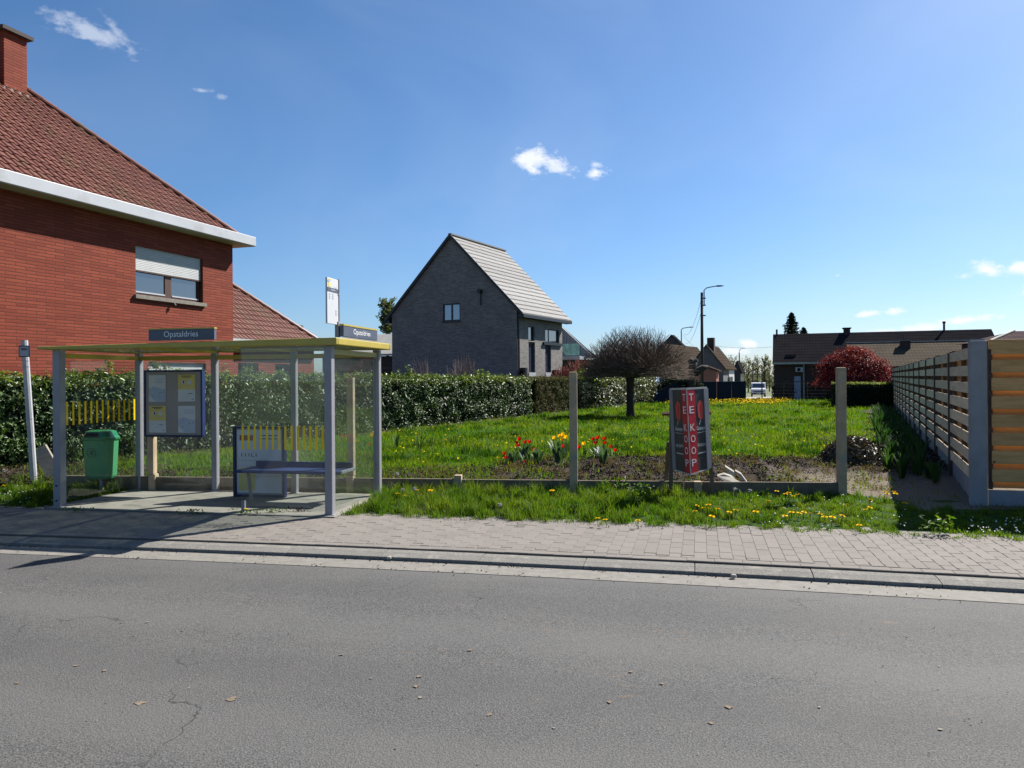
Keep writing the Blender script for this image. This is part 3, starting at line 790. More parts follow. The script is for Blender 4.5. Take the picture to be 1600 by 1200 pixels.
# stop flag on its stub pole
vb, zb = FS.hit_u(527.5, 520, o1 - .10)
fl = thing('bus_stop_flag', 'tall white bus stop flag on a short grey pole above the shelter roof corner', 'sign', FS(o1 - .10, vb, SH + .09))
m = MB(); m.box(FS, o1 - .125, o1 - .075, vb - .03, vb + .03, SH + .085 + rz(SW), SH + .33); m.build('pole', STEEL, fl, bevel=.004)
m = MB(); m.path([FS(o1 - .1, vb + .028, SH + .33), FS(o1 - .1, vb + .028, SH + .86)], .018, 8); m.build('rod', STEEL, fl)
vl = vb - .32
zt0, zt1 = SH + .285, SH + .85
m = MB(); m.box(FS, o1 - .112, o1 - .088, vl, vb, zt0, zt1); bl = m.build('blade', WHITEBLADE, fl, bevel=.004)
def onblade(name, a0, a1, z0, z1, mat, par=bl):
    m = MB(); x = o1 - .085
    m.box(FS, x - .003, x, vl + a0, vl + a1, zt0 + z0, zt0 + z1); return m.build(name, mat, par)
onblade('name_band', .0, .31, .395, .445, SIGNGREY)
onblade('logo_yellow', .035, .095, .455, .505, INKY); onblade('logo_grey', .012, .07, .512, .53, INKBLUE); onblade('logo_line', .03, .11, .540, .55, INKY)
text('DE LIJN', .014, INK, 'small_print', bl, FS(o1 - .0825, vl + .23, zt0 + .455), FS.N, (0, 0, 1), width=.07)
text('Opstaldries', .022, LETTER, 'lettering', bl, FS(o1 - .0825, vl + .155, zt0 + .42), FS.N, (0, 0, 1), width=.12)
for k, (aa, zz) in enumerate(((.05, .36), (.05, .335), (.05, .31), (.145, .36), (.145, .335), (.145, .31), (.235, .165), (.235, .14), (.235, .115))):
    onblade('line_number', aa, aa + .032, zz, zz + .012, PLATE)
m = MB(); m.path([FS(o1 - .1, vb - .12, zt0 + .012), FS(o1 - .1, vb - .06, zt0 + .006), FS(o1 - .1, vb + .02, zt0 + .004)], .010, 6); m.build('clamp', STEEL, fl)
m = MB(); m.box(FS, o1 - .118, o1 - .08, vb - .012, vb + .03, zt0 + .375, zt0 + .395); m.build('clamp', STEEL, fl)

# bench
bn = thing('bench', 'blue metal bench at the back of the bus shelter', 'bench', FS(3.0, 1.0, 0))
b0u, b1u, bv0, bv1 = 2.20, 3.74, .70, 1.12
m = MB(); m.box(FS, b0u, b1u, bv0, bv1, .445, .462); m.build('seat', BLUE, bn, bevel=.006)
m = MB(); m.box(FS, b0u, b1u, bv0 - .035, bv0 - .001, .422, .466); m.build('front_edge', BLUE, bn, bevel=.008)
m = MB(); m.box(FS, b0u + .05, b1u - .02, bv1 + .001, bv1 + .03, .42, .54); m.build('rear_edge', BLUE, bn, bevel=.008)
m = MB(); m.box(FS, b1u + .001, b1u + .03, bv0 - .03, bv1 + .02, .43, .475); m.build('end_cap', STEEL, bn, bevel=.008)
for u in (b0u + .14, b1u - .16):
    m = MB(); m.path([FS(u, bv0 + .05, .44), FS(u - .01, bv0 + .10, .34), FS(u - .02, bv0 + .18, .02)], .026, 8); m.build('leg', STEEL, bn)
# poster case on the rear glass
pu0, pz0 = FS.hit_v(224, 683, SD - .10); pu1, pz1 = FS.hit_v(315, 578, SD - .10)
pz0 = FS.hit_v(270, 683, SD - .10)[1]; pz1 = FS.hit_v(270, 578, SD - .10)[1]
pc = thing('poster_case', 'blue framed notice case with four papers on the rear glass of the shelter', 'notice case', FS((pu0 + pu1) / 2, SD - .06, pz0))
m = MB(); m.box(FS, pu0 + .03, pu1 - .03, SD - .075, SD - .012, pz0 + .03, pz1 - .03); m.build('backing', PAPERBACK, pc)
for a in ((pu0, pu1, pz0, pz0 + .03), (pu0, pu1, pz1 - .03, pz1), (pu0, pu0 + .03, pz0 + .03, pz1 - .03), (pu1 - .03, pu1, pz0 + .03, pz1 - .03)):
    m = MB(); m.box(FS, a[0], a[1], SD - .09, SD - .010, a[2], a[3]); m.build('frame', BLUE if a[0] > pu0 + .1 else NAVY, pc, bevel=.004)
W_, H_ = pu1 - pu0, pz1 - pz0
def paper(fx, fz, kind):
    u0, u1 = pu0 + W_ * fx, pu0 + W_ * (fx + .29); z0, z1 = pz0 + H_ * fz, pz0 + H_ * (fz + .40)
    v = SD - .078
    m = MB(); m.box(FS, u0, u1, v - .002, v, z0, z1); s = m.build('poster', PAPER, pc)
    def r(name, a0, a1, c0, c1, mat, lift=.0035):
        m = MB(); m.face([FS(u0 + (u1 - u0) * a0, v - lift, z0 + (z1 - z0) * c0), FS(u0 + (u1 - u0) * a1, v - lift, z0 + (z1 - z0) * c0), FS(u0 + (u1 - u0) * a1, v - lift, z0 + (z1 - z0) * c1), FS(u0 + (u1 - u0) * a0, v - lift, z0 + (z1 - z0) * c1)]); m.build(name, mat, s)
    if kind == 'y':
        r('yellow_field', 0, 1, .45, 1, PAPERY); r('heading', .18, .82, .93, .955, INK, .005); r('heading', .28, .72, .885, .905, INK, .005)
        for cx in (.32, .68):
            m = MB(); m.face([FS(u0 + (u1 - u0) * (cx + .12 * math.cos(a)), v - .005, z0 + (z1 - z0) * (.72 + .085 * math.sin(a))) for a in np.linspace(0, 6.1, 14)]); m.build('emblem', PAPER, s)
            r('emblem_mark', cx - .02, cx + (.05 if cx < .5 else .02), .67 if cx < .5 else .715, .77, INK if cx < .5 else PLATE, .0065); r('caption', cx - .12, cx + .12, .585, .60, PAPERB, .005)
        r('print_line', .6, .85, .28, .30, INK, .004); r('print_line', .3, .7, .19, .205, PAPERB, .004); r('print_line', .8, .9, .07, .09, INK, .004)
    else:
        m = MB(); m.face([FS(u0 + (u1 - u0) * a, v - .0035, z0 + (z1 - z0) * c) for a, c in ((.02, .25), (.35, .02), (1, 0), (1, .48), (.7, .50), (.3, .58), (.0, .48))]); m.build('map_area', PAPERB, s)
        for c in (.72, .77, .84): r('print_line', .38, .92, c, c + .012, INKBLUE, .004)
        for a, c in ((.25, .2), (.85, .35), (.65, .33)): r('map_mark', a, a + .05, c, c + .03, INK, .005)
paper(.085, .525, 'm'); paper(.585, .53, 'y'); paper(.085, .065, 'y'); paper(.585, .065, 'm')
# standing timetable board
TV = 1.20
tu0 = FS.hit_v(366, 700, TV)[0]; tu1 = FS.hit_v(446, 700, TV)[0]; tz1 = FS.hit_v(405, 666, TV)[1]
tb = thing('timetable_board', 'low navy framed information board standing on the shelter floor behind the bench', 'notice board', FS((tu0 + tu1) / 2, TV, 0))
m = MB(); m.box(FS, tu0 + .04, tu1 - .03, TV - .012, TV + .02, .05, tz1 - .03); tp = m.build('panel', PAPERBACK, tb)
for a in ((tu0, tu0 + .04, .017, tz1), (tu1 - .03, tu1, .017, tz1), (tu0 + .04, tu1 - .03, tz1 - .03, tz1), (tu0 + .04, tu1 - .03, .02, .05)):
    m = MB(); m.box(FS, a[0], a[1], TV - .04, TV + .04, a[2], a[3]); m.build('frame', NAVY, tb, bevel=.004)
def onb(name, a0, a1, c0, c1, mat):
    m = MB(); w = tu1 - tu0; v = TV - .0145
    m.face([FS(tu0 + w * a0, v, tz1 * c0), FS(tu0 + w * a1, v, tz1 * c0), FS(tu0 + w * a1, v, tz1 * c1), FS(tu0 + w * a0, v, tz1 * c1)]); m.build(name, mat, tp)
onb('timetable', .06, .93, .07, .95, PAPER)
for p in [('red_heading', .12, .38, .80, .875)]:
    m = MB(); w = tu1 - tu0; m.face([FS(tu0 + w * a, TV - .017, tz1 * c) for a, c in ((p[1], p[3]), (p[2], p[3]), (p[2], p[4]), (p[1], p[4]))]); m.build(p[0], INKRED, tp)
for c in (.865, .82):
    m = MB(); w = tu1 - tu0; m.face([FS(tu0 + w * a, TV - .017, tz1 * cc) for a, cc in ((.5, c), (.85, c), (.85, c + .012), (.5, c + .012))]); m.build('print_line', INK, tp)
for c in (.52, .44, .36, .3): 
    m = MB(); w = tu1 - tu0; m.face([FS(tu0 + w * a, TV - .017, tz1 * cc) for a, cc in ((.1, c), (.9, c), (.9, c + .006), (.1, c + .006))]); m.build('print_line', PLATE, tp)
text('111L1', .05, INK, 'route_numbers', tp, FS(tu0 + .3 * (tu1 - tu0), TV - .017, tz1 * .60), FS.U, (0, 0, 1), width=.24)
m = MB(); w = tu1 - tu0; m.face([FS(tu0 + w * a, TV - .017, tz1 * c) for a, c in ((.1, .10), (.42, .10), (.42, .42), (.1, .42))]); m.build('yellow_field', PAPERY, tp)

# litter bin on a stub post, left of the shelter
bp = P(158, 709, 11.78); BX, BY = bp.x, bp.y
bz1 = P(158, 672, 11.78).z; bz0 = P(158, 747, 11.78).z
bin_ = thing('litter_bin', 'green plastic litter bin with hooded lid at the left end of the shelter', 'litter bin', (BX, BY, 0))
FB = Frame(BX, BY, 4.0)
m = MB()
def ring(hw, hd, z, n=7):
    pts = []
    for (cx, cy, a0) in ((1, -1, -90), (1, 1, 0), (-1, 1, 90), (-1, -1, 180)):
        r = .085
        for k in range(n):
            a = math.radians(a0 + 90 * k / (n - 1)); pts.append(FB(cx * (hw - r) + r * math.cos(a), cy * (hd - r) + r * math.sin(a), z))
    return pts
def loft(m, rings, cap=True):
    i0 = len(m.v); n = len(rings[0])
    for r in rings: m.v += r
    for k in range(len(rings) - 1):
        for j in range(n):
            q = (j + 1) % n
            m.f.append((i0 + k * n + j, i0 + k * n + q, i0 + (k + 1) * n + q, i0 + (k + 1) * n + j)); m.mi.append(0)
    if cap:
        m.f.append(tuple(i0 + j for j in range(n))[::-1]); m.f.append(tuple(i0 + (len(rings) - 1) * n + j for j in range(n))); m.mi += [0, 0]
hgt = bz1 - bz0; zl = bz0 + hgt * .80
loft(m, [ring(.180, .13, bz0), ring(.198, .148, bz0 + .04), ring(.216, .168, zl - .02), ring(.220, .172, zl)])
bd = m.build('body', BINGREEN, bin_, smooth=False, bevel=.006)
m = MB(); loft(m, [ring(.232, .184, zl + .001), ring(.232, .184, zl + .03), ring(.215, .172, zl + .06), ring(.19, .15, bz1 - .015), ring(.15, .11, bz1)])
ld = m.build('lid', BINLID, bin_, bevel=.004)
m = MB(); m.face([FB(-.15, -.189, zl + .052), FB(.08, -.189, zl + .052), FB(.06, -.158, bz1 - .03), (FB(-.12, -.158, bz1 - .03))]); m.build('opening', DARKSLOT, ld)
m = MB()
for r0, r1 in ((.062, .074),):
    for k in range(20):
        a, b = k * math.pi / 10, (k + 1) * math.pi / 10
        cz = bz0 + hgt * .55
        yy = -.166
        m.face([FB(-.05 + r0 * math.cos(a), yy, cz + r0 * math.sin(a)), FB(-.05 + r1 * math.cos(a), yy, cz + r1 * math.sin(a)), FB(-.05 + r1 * math.cos(b), yy, cz + r1 * math.sin(b)), FB(-.05 + r0 * math.cos(b), yy, cz + r0 * math.sin(b))])
cz = bz0 + hgt * .55
m.face([FB(-.055, -.166, cz + .035), FB(-.03, -.166, cz + .04), FB(-.015, -.166, cz + .01), FB(-.03, -.166, cz - .045), FB(-.07, -.166, cz - .03), FB(-.075, -.166, cz + .005)])
m.build('emblem', BINMARK, bd)
m = MB(); m.path([FB(0, .0, 0), FB(0, 0, bz0 + .01)], .03, 8); m.build('stub_post', WHITEPOST, bin_)

# white marker post
q0, q1 = P(54, 760, 12.3), P(38, 532, 12.3); q0.z = -.02
mp_ = thing('marker_post', 'thin white leaning marker post with a small square plate in the grass', 'post', (q0.x, q0.y, 0))
m = MB(); m.path([q0, q1], .052, 10); m.build('pole', WHITEPOST, mp_, smooth=False)
for t in (.86, .82, .47):
    c = q0.lerp(q1, t); m = MB(); m.path([c, c + (q1 - q0).normalized() * .018], .0545, 10); m.build('strap', PLATE, mp_)
pc1, pc2 = P(30, 558, 12.22), P(48, 540, 12.22)
m = MB(); FP = Frame(pc1.x, pc1.y, 4)
m.box(FP, 0, pc2.x - pc1.x, -.012, 0, pc1.z, pc2.z); pl = m.build('plate', INK, mp_)
m = MB(); ww, hh = pc2.x - pc1.x, pc2.z - pc1.z
m.face([FP(.015, -.0145, pc1.z + .015), FP(ww - .015, -.0145, pc1.z + .015), FP(ww - .015, -.0145, pc2.z - .015), FP(.015, -.0145, pc2.z - .015)]); m.build('plate_face', PLATE, pl)
for zz in (.7, .6):
    m = MB(); m.face([FP(.04, -.017, pc1.z + hh * zz), FP(ww - .04, -.017, pc1.z + hh * zz), FP(ww - .04, -.017, pc1.z + hh * zz + .012), FP(.04, -.017, pc1.z + hh * zz + .012)]); m.build('print_line', INK, pl)
# grey board leaning behind the left post
l0, l1 = P(84, 742, 12.4), P(60, 700, 12.7)
m = MB(); d = Vector((.09, .03, .055)); m.prism([l0 - d, l0 + d, l1 + d, l1 - d], (.01, .03, 0)); tag(m.build('leaning_board', GREYBOARD), 'weathered grey board leaning in the undergrowth behind the marker post', 'board')

# ================================================================== PLANK WALL AND CONCRETE POSTS
def wall_u(px): return FW.hit_v(px, 760, 0)[0]
pw = thing('plank_wall', 'low wall of concrete planks between the grass verge and the garden', 'wall', FW(-2, 0, 0))
cuts = [wall_u(92), wall_u(240), wall_u(548), wall_u(719), wall_u(896), wall_u(1068), wall_u(1315)]
for k, (a, b) in enumerate(zip(cuts, cuts[1:])):
    m = MB(); h = .225 + (.0, -.01, -.012, -.02, -.025, -.03)[k]
    m.box(FW, a + .012, b - .012, -.025, .025, -.12, h); m.build('plank', CONC, pw, bevel=.005)
for px, h in ((240, .26), (548, .25), (716, .27), (1090, .2)):
    u = wall_u(px); m = MB(); m.box(FW, u - .055, u + .055, -.06, .06, -.12, h); m.build('stub_post', POSTC, pw, bevel=.01)
def concrete_post(px, ptop, lab):
    u = wall_u(px); z = P(px, ptop, FW(u, 0).y).z
    t = thing('fence_post', lab, 'post', FW(u, 0, 0), 'concrete posts along the plank wall')
    m = MB(); s = .058; m.box(FW, u - s, u + s, -s, s, -.15, z - .012)
    m.hexa([FW(u - s, -s, z - .0118), FW(u + s, -s, z - .0118), FW(u + s, s, z - .0118), FW(u - s, s, z - .0118), FW(u - s * .8, -s * .8, z), FW(u + s * .8, -s * .8, z), FW(u + s * .8, s * .8, z), FW(u - s * .8, s * .8, z)])
    m.build('shaft', POSTC, t, bevel=.006)
    for zz in (.45, .95, 1.4):
        m = MB(); m.path([FW(u + s - .002, -.01, zz), FW(u + s + .012, -.01, zz)], .006, 6); m.build('wire_eye', INK, t)
concrete_post(896.5, 581, 'bare concrete post standing beside the yellow and red tulips')
concrete_post(1315, 574, 'bare concrete post on the right, between the for sale board and the wooden fence')
uq = FS(2.85, 0); 
u = wall_u(549); m = MB(); z = P(549, 590, FW(u, 0).y).z
t = thing('fence_post', 'concrete post seen through the glass of the shelter right end', 'post', FW(u, .02, 0), 'concrete posts along the plank wall')
m.box(FW, u - .05, u + .05, -.055, .055, .252, z); m.build('shaft', POSTC, t, bevel=.006)
u = wall_u(238); m = MB(); z = P(238, 600, FW(u, 0).y).z
t = thing('fence_post', 'concrete post seen behind the framed notice case of the shelter', 'post', FW(u, .02, 0), 'concrete posts along the plank wall')
m.box(FW, u - .05, u + .05, -.055, .055, .262, z); m.build('shaft', POSTC, t, bevel=.006)
# ================================================================== RED BRICK HOUSE (left)
FH = Frame(-7.98, 22.0, 18.4)              # origin at the far corner; u outward from the garden wall, v along it
REDBRICK = brick_mat('red_brick', FH, (.245, .056, .031), (.155, .030, .017), (.075, .028, .02), bw=.46, rh=.069, ms=.010, rough=.75, bump=.6, stain=(.14, .034, .02), spec=.12)
DARKBRICK = M('dark_brown_wall', (.045, .03, .026), (.03, .022, .02), rough=.8, scale=4, bump=.3)
WHITETRIM = M('white_fascia', (.40, .415, .44), (.37, .385, .41), rough=.45, scale=2, c3=(.33, .335, .345), s3=1.2)
SOFFIT = M('soffit', (.42, .42, .36), (.36, .36, .31), rough=.7, scale=2)
BROWNWOOD = M('brown_window_wood', (.075, .035, .022), (.05, .024, .016), rough=.5, scale=8, stretch=(1, 1, .2))
PANE = pane_mat('window_pane')
SHUTTER = M('shutter_slat', (.42, .43, .43), (.39, .40, .40), rough=.45, scale=3)
STONE = M('sill_stone', (.20, .18, .15), (.15, .135, .115), rough=.9, scale=9, bump=.3)
def tile_mat(name, a, b, c, rough=.38, spec=.6):
    m, nt, bs, out = new_mat(name)
    oi = nt.nodes.new('ShaderNodeObjectInfo'); g = nt.nodes.new('ShaderNodeNewGeometry')
    r = mnum(nt, 'FRACT', mnum(nt, 'ADD', oi.outputs['Random'], g.outputs['Random Per Island']))
    v = g.outputs['Position']
    col = mrgb(nt, r, a, b)
    col = mrgb(nt, ramp(nt, tnoise(nt, v, .9, 6, .65), .50, .72, 0, .75), col, c)
    col = mrgb(nt, mnum(nt, 'MULTIPLY', tnoise(nt, v, 26, 5, .7), .5), col, tuple(x * .55 for x in a))
    nt.links.new(col, bs.inputs['Base Color']); bs.inputs['Roughness'].default_value = rough; bs.inputs['Specular IOR Level'].default_value = spec
    add_bump(nt, bs, tnoise(nt, v, 60, 4, .6), .2, .004)
    return m
REDTILE = tile_mat('red_clay_tile', (.205, .082, .056), (.140, .050, .036), (.13, .095, .045), .42, .35)
def pantile(name, w, l, mat, n=7, amp=.028):
    # S-shaped tile: x across, y up the slope, z proud of the roof
    v, f = [], []
    for j, (y, dz) in enumerate(((0, .031), (l, .0))):
        for i in range(n):
            t = i / (n - 1); x = (t - .5) * w * 1.08
            v.append((x, y, dz + amp * math.sin(t * 2 * math.pi * .98 + .35)))
    for i in range(n - 1): f.append((i, i + 1, n + i + 1, n + i))
    b = len(v)
    for i in range(n): x, y, z = v[i]; v.append((x, y + .004, z - .03))
    for i in range(n - 1): f.append((i + 1, i, b + i, b + i + 1))
    me = bpy.data.meshes.new(name); me.from_pydata(v, [], f); me.materials.append(mat)
    me.update()
    return me, (v, f)
def basis(o, x, y, z):
    m = Matrix.Identity(4)
    for i, c in enumerate((x, y, z)): m.col[i][:3] = c
    m.col[3][:3] = o
    return m

house = thing('brick_house', 'large red brick house with a clay tiled hip roof and white eaves on the left', 'house', FH(-4, -5, 0))
HW = 8.0; HL = 12.0; EZ = 5.60
wa0, _ = FH.hit_u(212, 430, 0); wa1, _ = FH.hit_u(317, 430, 0)
wz0 = FH.hit_u(265, 467, 0)[1]; wz1 = FH.hit_u(265, 394, 0)[1]
ga0, _ = FH.hit_u(232, 560, 0); ga1, _ = FH.hit_u(322, 560, 0)
m = MB()
m.wall(lambda a, d, z: FH(-d, a, z), -HL, 0, -.2, EZ, [(wa0, wa1, wz0, wz1), (ga0, ga1, .6, 2.16)], .14)
m.face([FH(0, 0, -.2), FH(-HW, 0, -.2), FH(-HW, 0, EZ), FH(0, 0, EZ)])
m.face([FH(0, -HL, -.2), FH(-HW, -HL, -.2), FH(-HW, -HL, EZ), FH(0, -HL, EZ)])
m.face([FH(-HW, 0, -.2), FH(-HW, -HL, -.2), FH(-HW, -HL, EZ), FH(-HW, 0, EZ)])
wall_o = m.build('wall', REDBRICK, house)
# eaves box
OV = .46
m = MB(); m.box(FH, -HW - OV, OV, -HL - OV, OV, EZ - .02, EZ + .24)
ev = m.build('eaves_box', WHITETRIM, house, bevel=.01)
m = MB(); m.box(FH, -HW - OV + .02, OV - .02, -HL - OV + .02, OV - .02, EZ - .032, EZ - .0205); m.build('soffit', SOFFIT, ev)
# roof planes
TP = .92; RW = (HW + .26) / 2; c0 = .13; z0r = EZ + .20
ridge_z = z0r + RW * TP
def rp(u, v, z): return FH(u, v, z)
A_, B_, C_, D_ = (c0, c0), (-HW - c0, c0), (-HW - c0, -HL - c0), (c0, -HL - c0)
r0, r1 = (-HW / 2, c0 - RW), (-HW / 2, -HL - c0 + RW)
m = MB()
P4 = lambda p, z: FH(p[0], p[1], z)
m.face([P4(D_, z0r), P4(A_, z0r), P4(r0, ridge_z), P4(r1, ridge_z)]); m.face([P4(A_, z0r), P4(B_, z0r), P4(r0, ridge_z)])
m.face([P4(B_, z0r), P4(C_, z0r), P4(r1, ridge_z), P4(r0, ridge_z)]); m.face([P4(C_, z0r), P4(D_, z0r), P4(r1, ridge_z)])
roof_o = m.build('roof', REDTILE, house)
tme, tgeo = pantile('roof_tile', .215, .30, REDTILE, 8, .019)
def lay_tiles(par, F, c0, z0, pitch, nrow, v_of, flip, tw=.215, tl=.258, limit=300, umax=None, bulkname='tile_field'):
    # rows climb from the eave u = c0 inward (-u); v_of(du) -> (vmin, vmax) of the roof at distance du from the eave
    s = math.sqrt(1 + pitch * pitch)
    up = (F.U * -1 + Vector((0, 0, pitch))) / s
    ax = F.N; nz = ax.cross(up).normalized()
    if nz.z < 0: nz = -nz
    tiles = []
    for r in range(nrow):
        d = r * tl / s
        va, vb = v_of(d + .12)
        k = math.ceil((vb) / tw)
        v = (k + 1) * tw - tw / 2
        while v > va:
            if v < vb + tw * .55: tiles.append(F(c0 - d, v, z0 + d * pitch) + nz * .012)
            v -= tw
    def vis(p):
        X = 800 + 1200 * p.x / p.y if p.y > .5 else 9999; return X > -25
    tiles.sort(key=lambda p: (not vis(p), p.length))
    for p in tiles[:limit]:
        m4 = basis(p + nz * random.uniform(0, .004), ax if ax.cross(up).dot(nz) > 0 else -ax, up, nz) @ Matrix.Rotation(random.gauss(0, .012), 4, 'Z')
        inst('roof_tile', tme, par, Matrix.Translation(-origin_of(par)) @ m4)
    if len(tiles) > limit:
        mb = MB()
        for p in tiles[limit:]: add_geo(mb, tgeo, basis(p, ax if ax.cross(up).dot(nz) > 0 else -ax, up, nz))
        mb.build(bulkname, REDTILE, par, kind='stuff')
    return up, nz
lay_tiles(roof_o, FH, c0 + .02, z0r, TP, 22, lambda d: (max(-9.8, -9.8), c0 - d), 1)
# hip tiles along the corner towards the chimney
hd = (P4(r0, ridge_z) - P4(A_, z0r)); hl = hd.length; hd.normalize()
def half_tube(name, l, r, mat, n=6):
    v, f = [], []
    for j, y in enumerate((0, l)):
        for i in range(n + 1):
            a = math.pi * i / n; rr = r * (1.06 if j == 0 else .94); v.append((math.cos(a) * rr, y, math.sin(a) * rr * .8))
    for i in range(n): f.append((i, i + 1, n + 2 + i, n + 1 + i))
    me = bpy.data.meshes.new(name); me.from_pydata(v, [], f); me.materials.append(mat); me.update(); return me
hme = half_tube('hip_tile', .40, .12, REDTILE)
x_ = hd.cross(Vector((0, 0, 1))).normalized()
k = 0
while k * .36 < hl - .2:
    p = P4(A_, z0r) + hd * (k * .36) + Vector((0, 0, .03))
    inst('hip_tile', hme, roof_o, Matrix.Translation(-origin_of(roof_o)) @ basis(p, x_, hd, x_.cross(hd)))
    k += 1
# chimney
ch = MB(); ch.box(FH, -4.25, -3.30, -4.32, -3.70, ridge_z - 1.3, 10.38); cho = ch.build('chimney', REDBRICK, roof_o)
m = MB(); m.box(FH, -4.36, -3.19, -4.43, -3.59, 10.381, 10.47); m.box(FH, -4.25, -3.30, -4.32, -3.70, 10.471, 10.53); m.build('chimney_cap', DARKBRICK, cho)
m = MB(); m.box(FH, -4.30, -3.25, -4.37, -3.65, ridge_z - 1.4, ridge_z - .62); m.build('flashing', M('lead', (.18, .17, .16), rough=.6), cho)
# upper window: roller shutter half down, two sashes
def house_window(a0, a1, z0, z1, shut, par):
    w = thing_part('window', par)
    m = MB(); d = .10; t = .07
    for (p, q, r, s) in ((a0, a1, z0, z0 + t), (a0, a1, z1 - t, z1), (a0, a0 + t, z0 + t, z1 - t), (a1 - t, a1, z0 + t, z1 - t), ((a0 + a1) / 2 - .11, (a0 + a1) / 2 + .11, z0 + t, z1 - t)):
        m.box(FH, -d - .05, -d, p, q, r, s)
    m.build('frame', BROWNWOOD, w)
    for (p, q) in ((a0 + t, (a0 + a1) / 2 - .11), ((a0 + a1) / 2 + .11, a1 - t)):
        m = MB(); m.box(FH, -d - .04, -d - .022, p, q, z0 + t, z1 - t); m.build('pane', PANE, w)
        m = MB(); m.box(FH, -d - .02, -d + .012, p + .01, q - .01, z0 + t, z0 + t + .035); m.build('sash_rail', WHITETRIM, w)
    n = 0; z = z1
    m = MB()
    while z - .042 > z1 - (z1 - z0) * shut:
        m.box(FH, -.085, -.060, a0 + .03, a1 - .03, z - .040, z - .002); z -= .042
    m.build('roller_shutter', SHUTTER, w, bevel=.006)
    m = MB(); m.box(FH, -.088, -.056, a0 + .02, a1 - .02, z - .03, z - .001); m.build('shutter_foot', BROWNWOOD, w)
    for (p, q) in ((a0, a0 + .03), (a1 - .03, a1)):
        m = MB(); m.box(FH, -.09, -.05, p, q, z0, z1); m.build('shutter_guide', BROWNWOOD, w)
    m = MB(); m.box(FH, -.13, .075, a0 - .07, a1 + .07, z0 - .10, z0 - .004); m.build('sill', STONE, w, bevel=.008)
    return w
def thing_part(name, par):
    o = bpy.data.objects.new(name, None); COL.objects.link(o); o.parent = par; o.empty_display_size = .1; return o
ww1 = house_window(wa0, wa1, wz0, wz1, .52, house)
m = MB(); m.path([FH(.075, (wa0 + wa1) / 2, wz0 - .10), FH(.10, (wa0 + wa1) / 2 + .03, wz0 - .17)], .035, 6); m.build('shutter_stay', INK, ww1)
ww2 = house_window(ga0, ga1, .6, 2.16, .35, house)
m = MB(); m.box(FH, -.15, -.14, -HL + .1, -.1, -.1, EZ - .1); m.build('inner_wall', DARKSLOT, house)
# downpipe at the far corner and the small mark at the near edge of the wall
# extension with its own hip roof
EXL = 4.9; exz = 2.82
ext = thing('house_extension', 'low red brick extension with a tiled hip roof behind the bus shelter', 'house', FH(-2, 2.5, 0))
m = MB(); e_u = -.5
holes = []
for (p0, p1, y0, y1) in ((372, 404, 567, 592), (430, 460, 569, 594)):
    a0, _ = FH.hit_u(p0, 580, e_u); a1, _ = FH.hit_u(p1, 580, e_u); zb = FH.hit_u((p0 + p1) / 2, y0, e_u)[1]
    holes.append((a0, a1, .9, zb))
m.wall(lambda a, d, z: FH(e_u - d, a, z), .0, EXL, -.2, exz, holes, .12)
m.face([FH(e_u, EXL, -.2), FH(-HW, EXL, -.2), FH(-HW, EXL, exz), FH(e_u, EXL, exz)])
m.build('wall', REDBRICK, ext)
for (a0, a1, z0, z1) in holes:
    w = thing_part('window', ext)
    m = MB(); m.box(FH, e_u - .13, e_u - .115, a0, a1, z0, z1); m.build('pane', PANE, w)
    m = MB(); m.box(FH, e_u - .11, e_u - .06, (a0 + a1) / 2 - .04, (a0 + a1) / 2 + .04, z0, z1); m.box(FH, e_u - .11, e_u - .06, a0 + .001, a1 - .001, z1 - .08, z1 - .001); m.build('frame', BROWNWOOD, w)
    m = MB(); m.box(FH, e_u - .05, e_u + .004, a0 - .15, a1 + .15, z1 + .002, z1 + .21); m.build('lintel', REDBRICK, w)
m = MB(); m.box(FH, e_u - .02, e_u + .32, .02, EXL + .3, exz - .02, exz + .10); m.build('gutter', WHITETRIM, ext)
EP = .90; ex0 = e_u + .25; ez0 = exz + .08; EW = 4.2
m = MB()
ea, eb = (ex0, EXL + .25), (ex0, .02)
m.face([P4(eb, ez0), P4(ea, ez0), FH(ex0 - 3.1, EXL + .25 - 3.1, ez0 + 3.1 * EP), FH(ex0 - 3.1, .02, ez0 + 3.1 * EP)])
m.face([P4(ea, ez0), FH(ex0 - 6.2, EXL + .25, ez0), FH(ex0 - 3.1, EXL + .25 - 3.1, ez0 + 3.1 * EP)])
m.face([FH(ex0 - 6.2, .02, ez0), FH(ex0 - 6.2, EXL + .25, ez0), FH(ex0 - 3.1, EXL + .25 - 3.1, ez0 + 3.1 * EP), FH(ex0 - 3.1, .02, ez0 + 3.1 * EP)])
er = m.build('roof', REDTILE, ext)
lay_tiles(er, FH, ex0 + .02, ez0, EP, 16, lambda d: (.12, EXL + .25 - d), 1)
hd2 = (FH(ex0 - 3.1, EXL + .25 - 3.1, ez0 + 3.1 * EP) - P4(ea, ez0)); hl2 = hd2.length; hd2.normalize(); x2 = hd2.cross(Vector((0, 0, 1))).normalized()
for k in range(int(hl2 / .36)):
    p = P4(ea, ez0) + hd2 * (k * .36) + Vector((0, 0, .03))
    inst('hip_tile', hme, er, Matrix.Translation(-origin_of(er)) @ basis(p, x2, hd2, x2.cross(hd2)))
m = MB(); m.path([FH(e_u + .12, .15, exz - .0), FH(e_u + .12, .15, 0)], .05, 8); m.build('downpipe', WHITETRIM, ext)

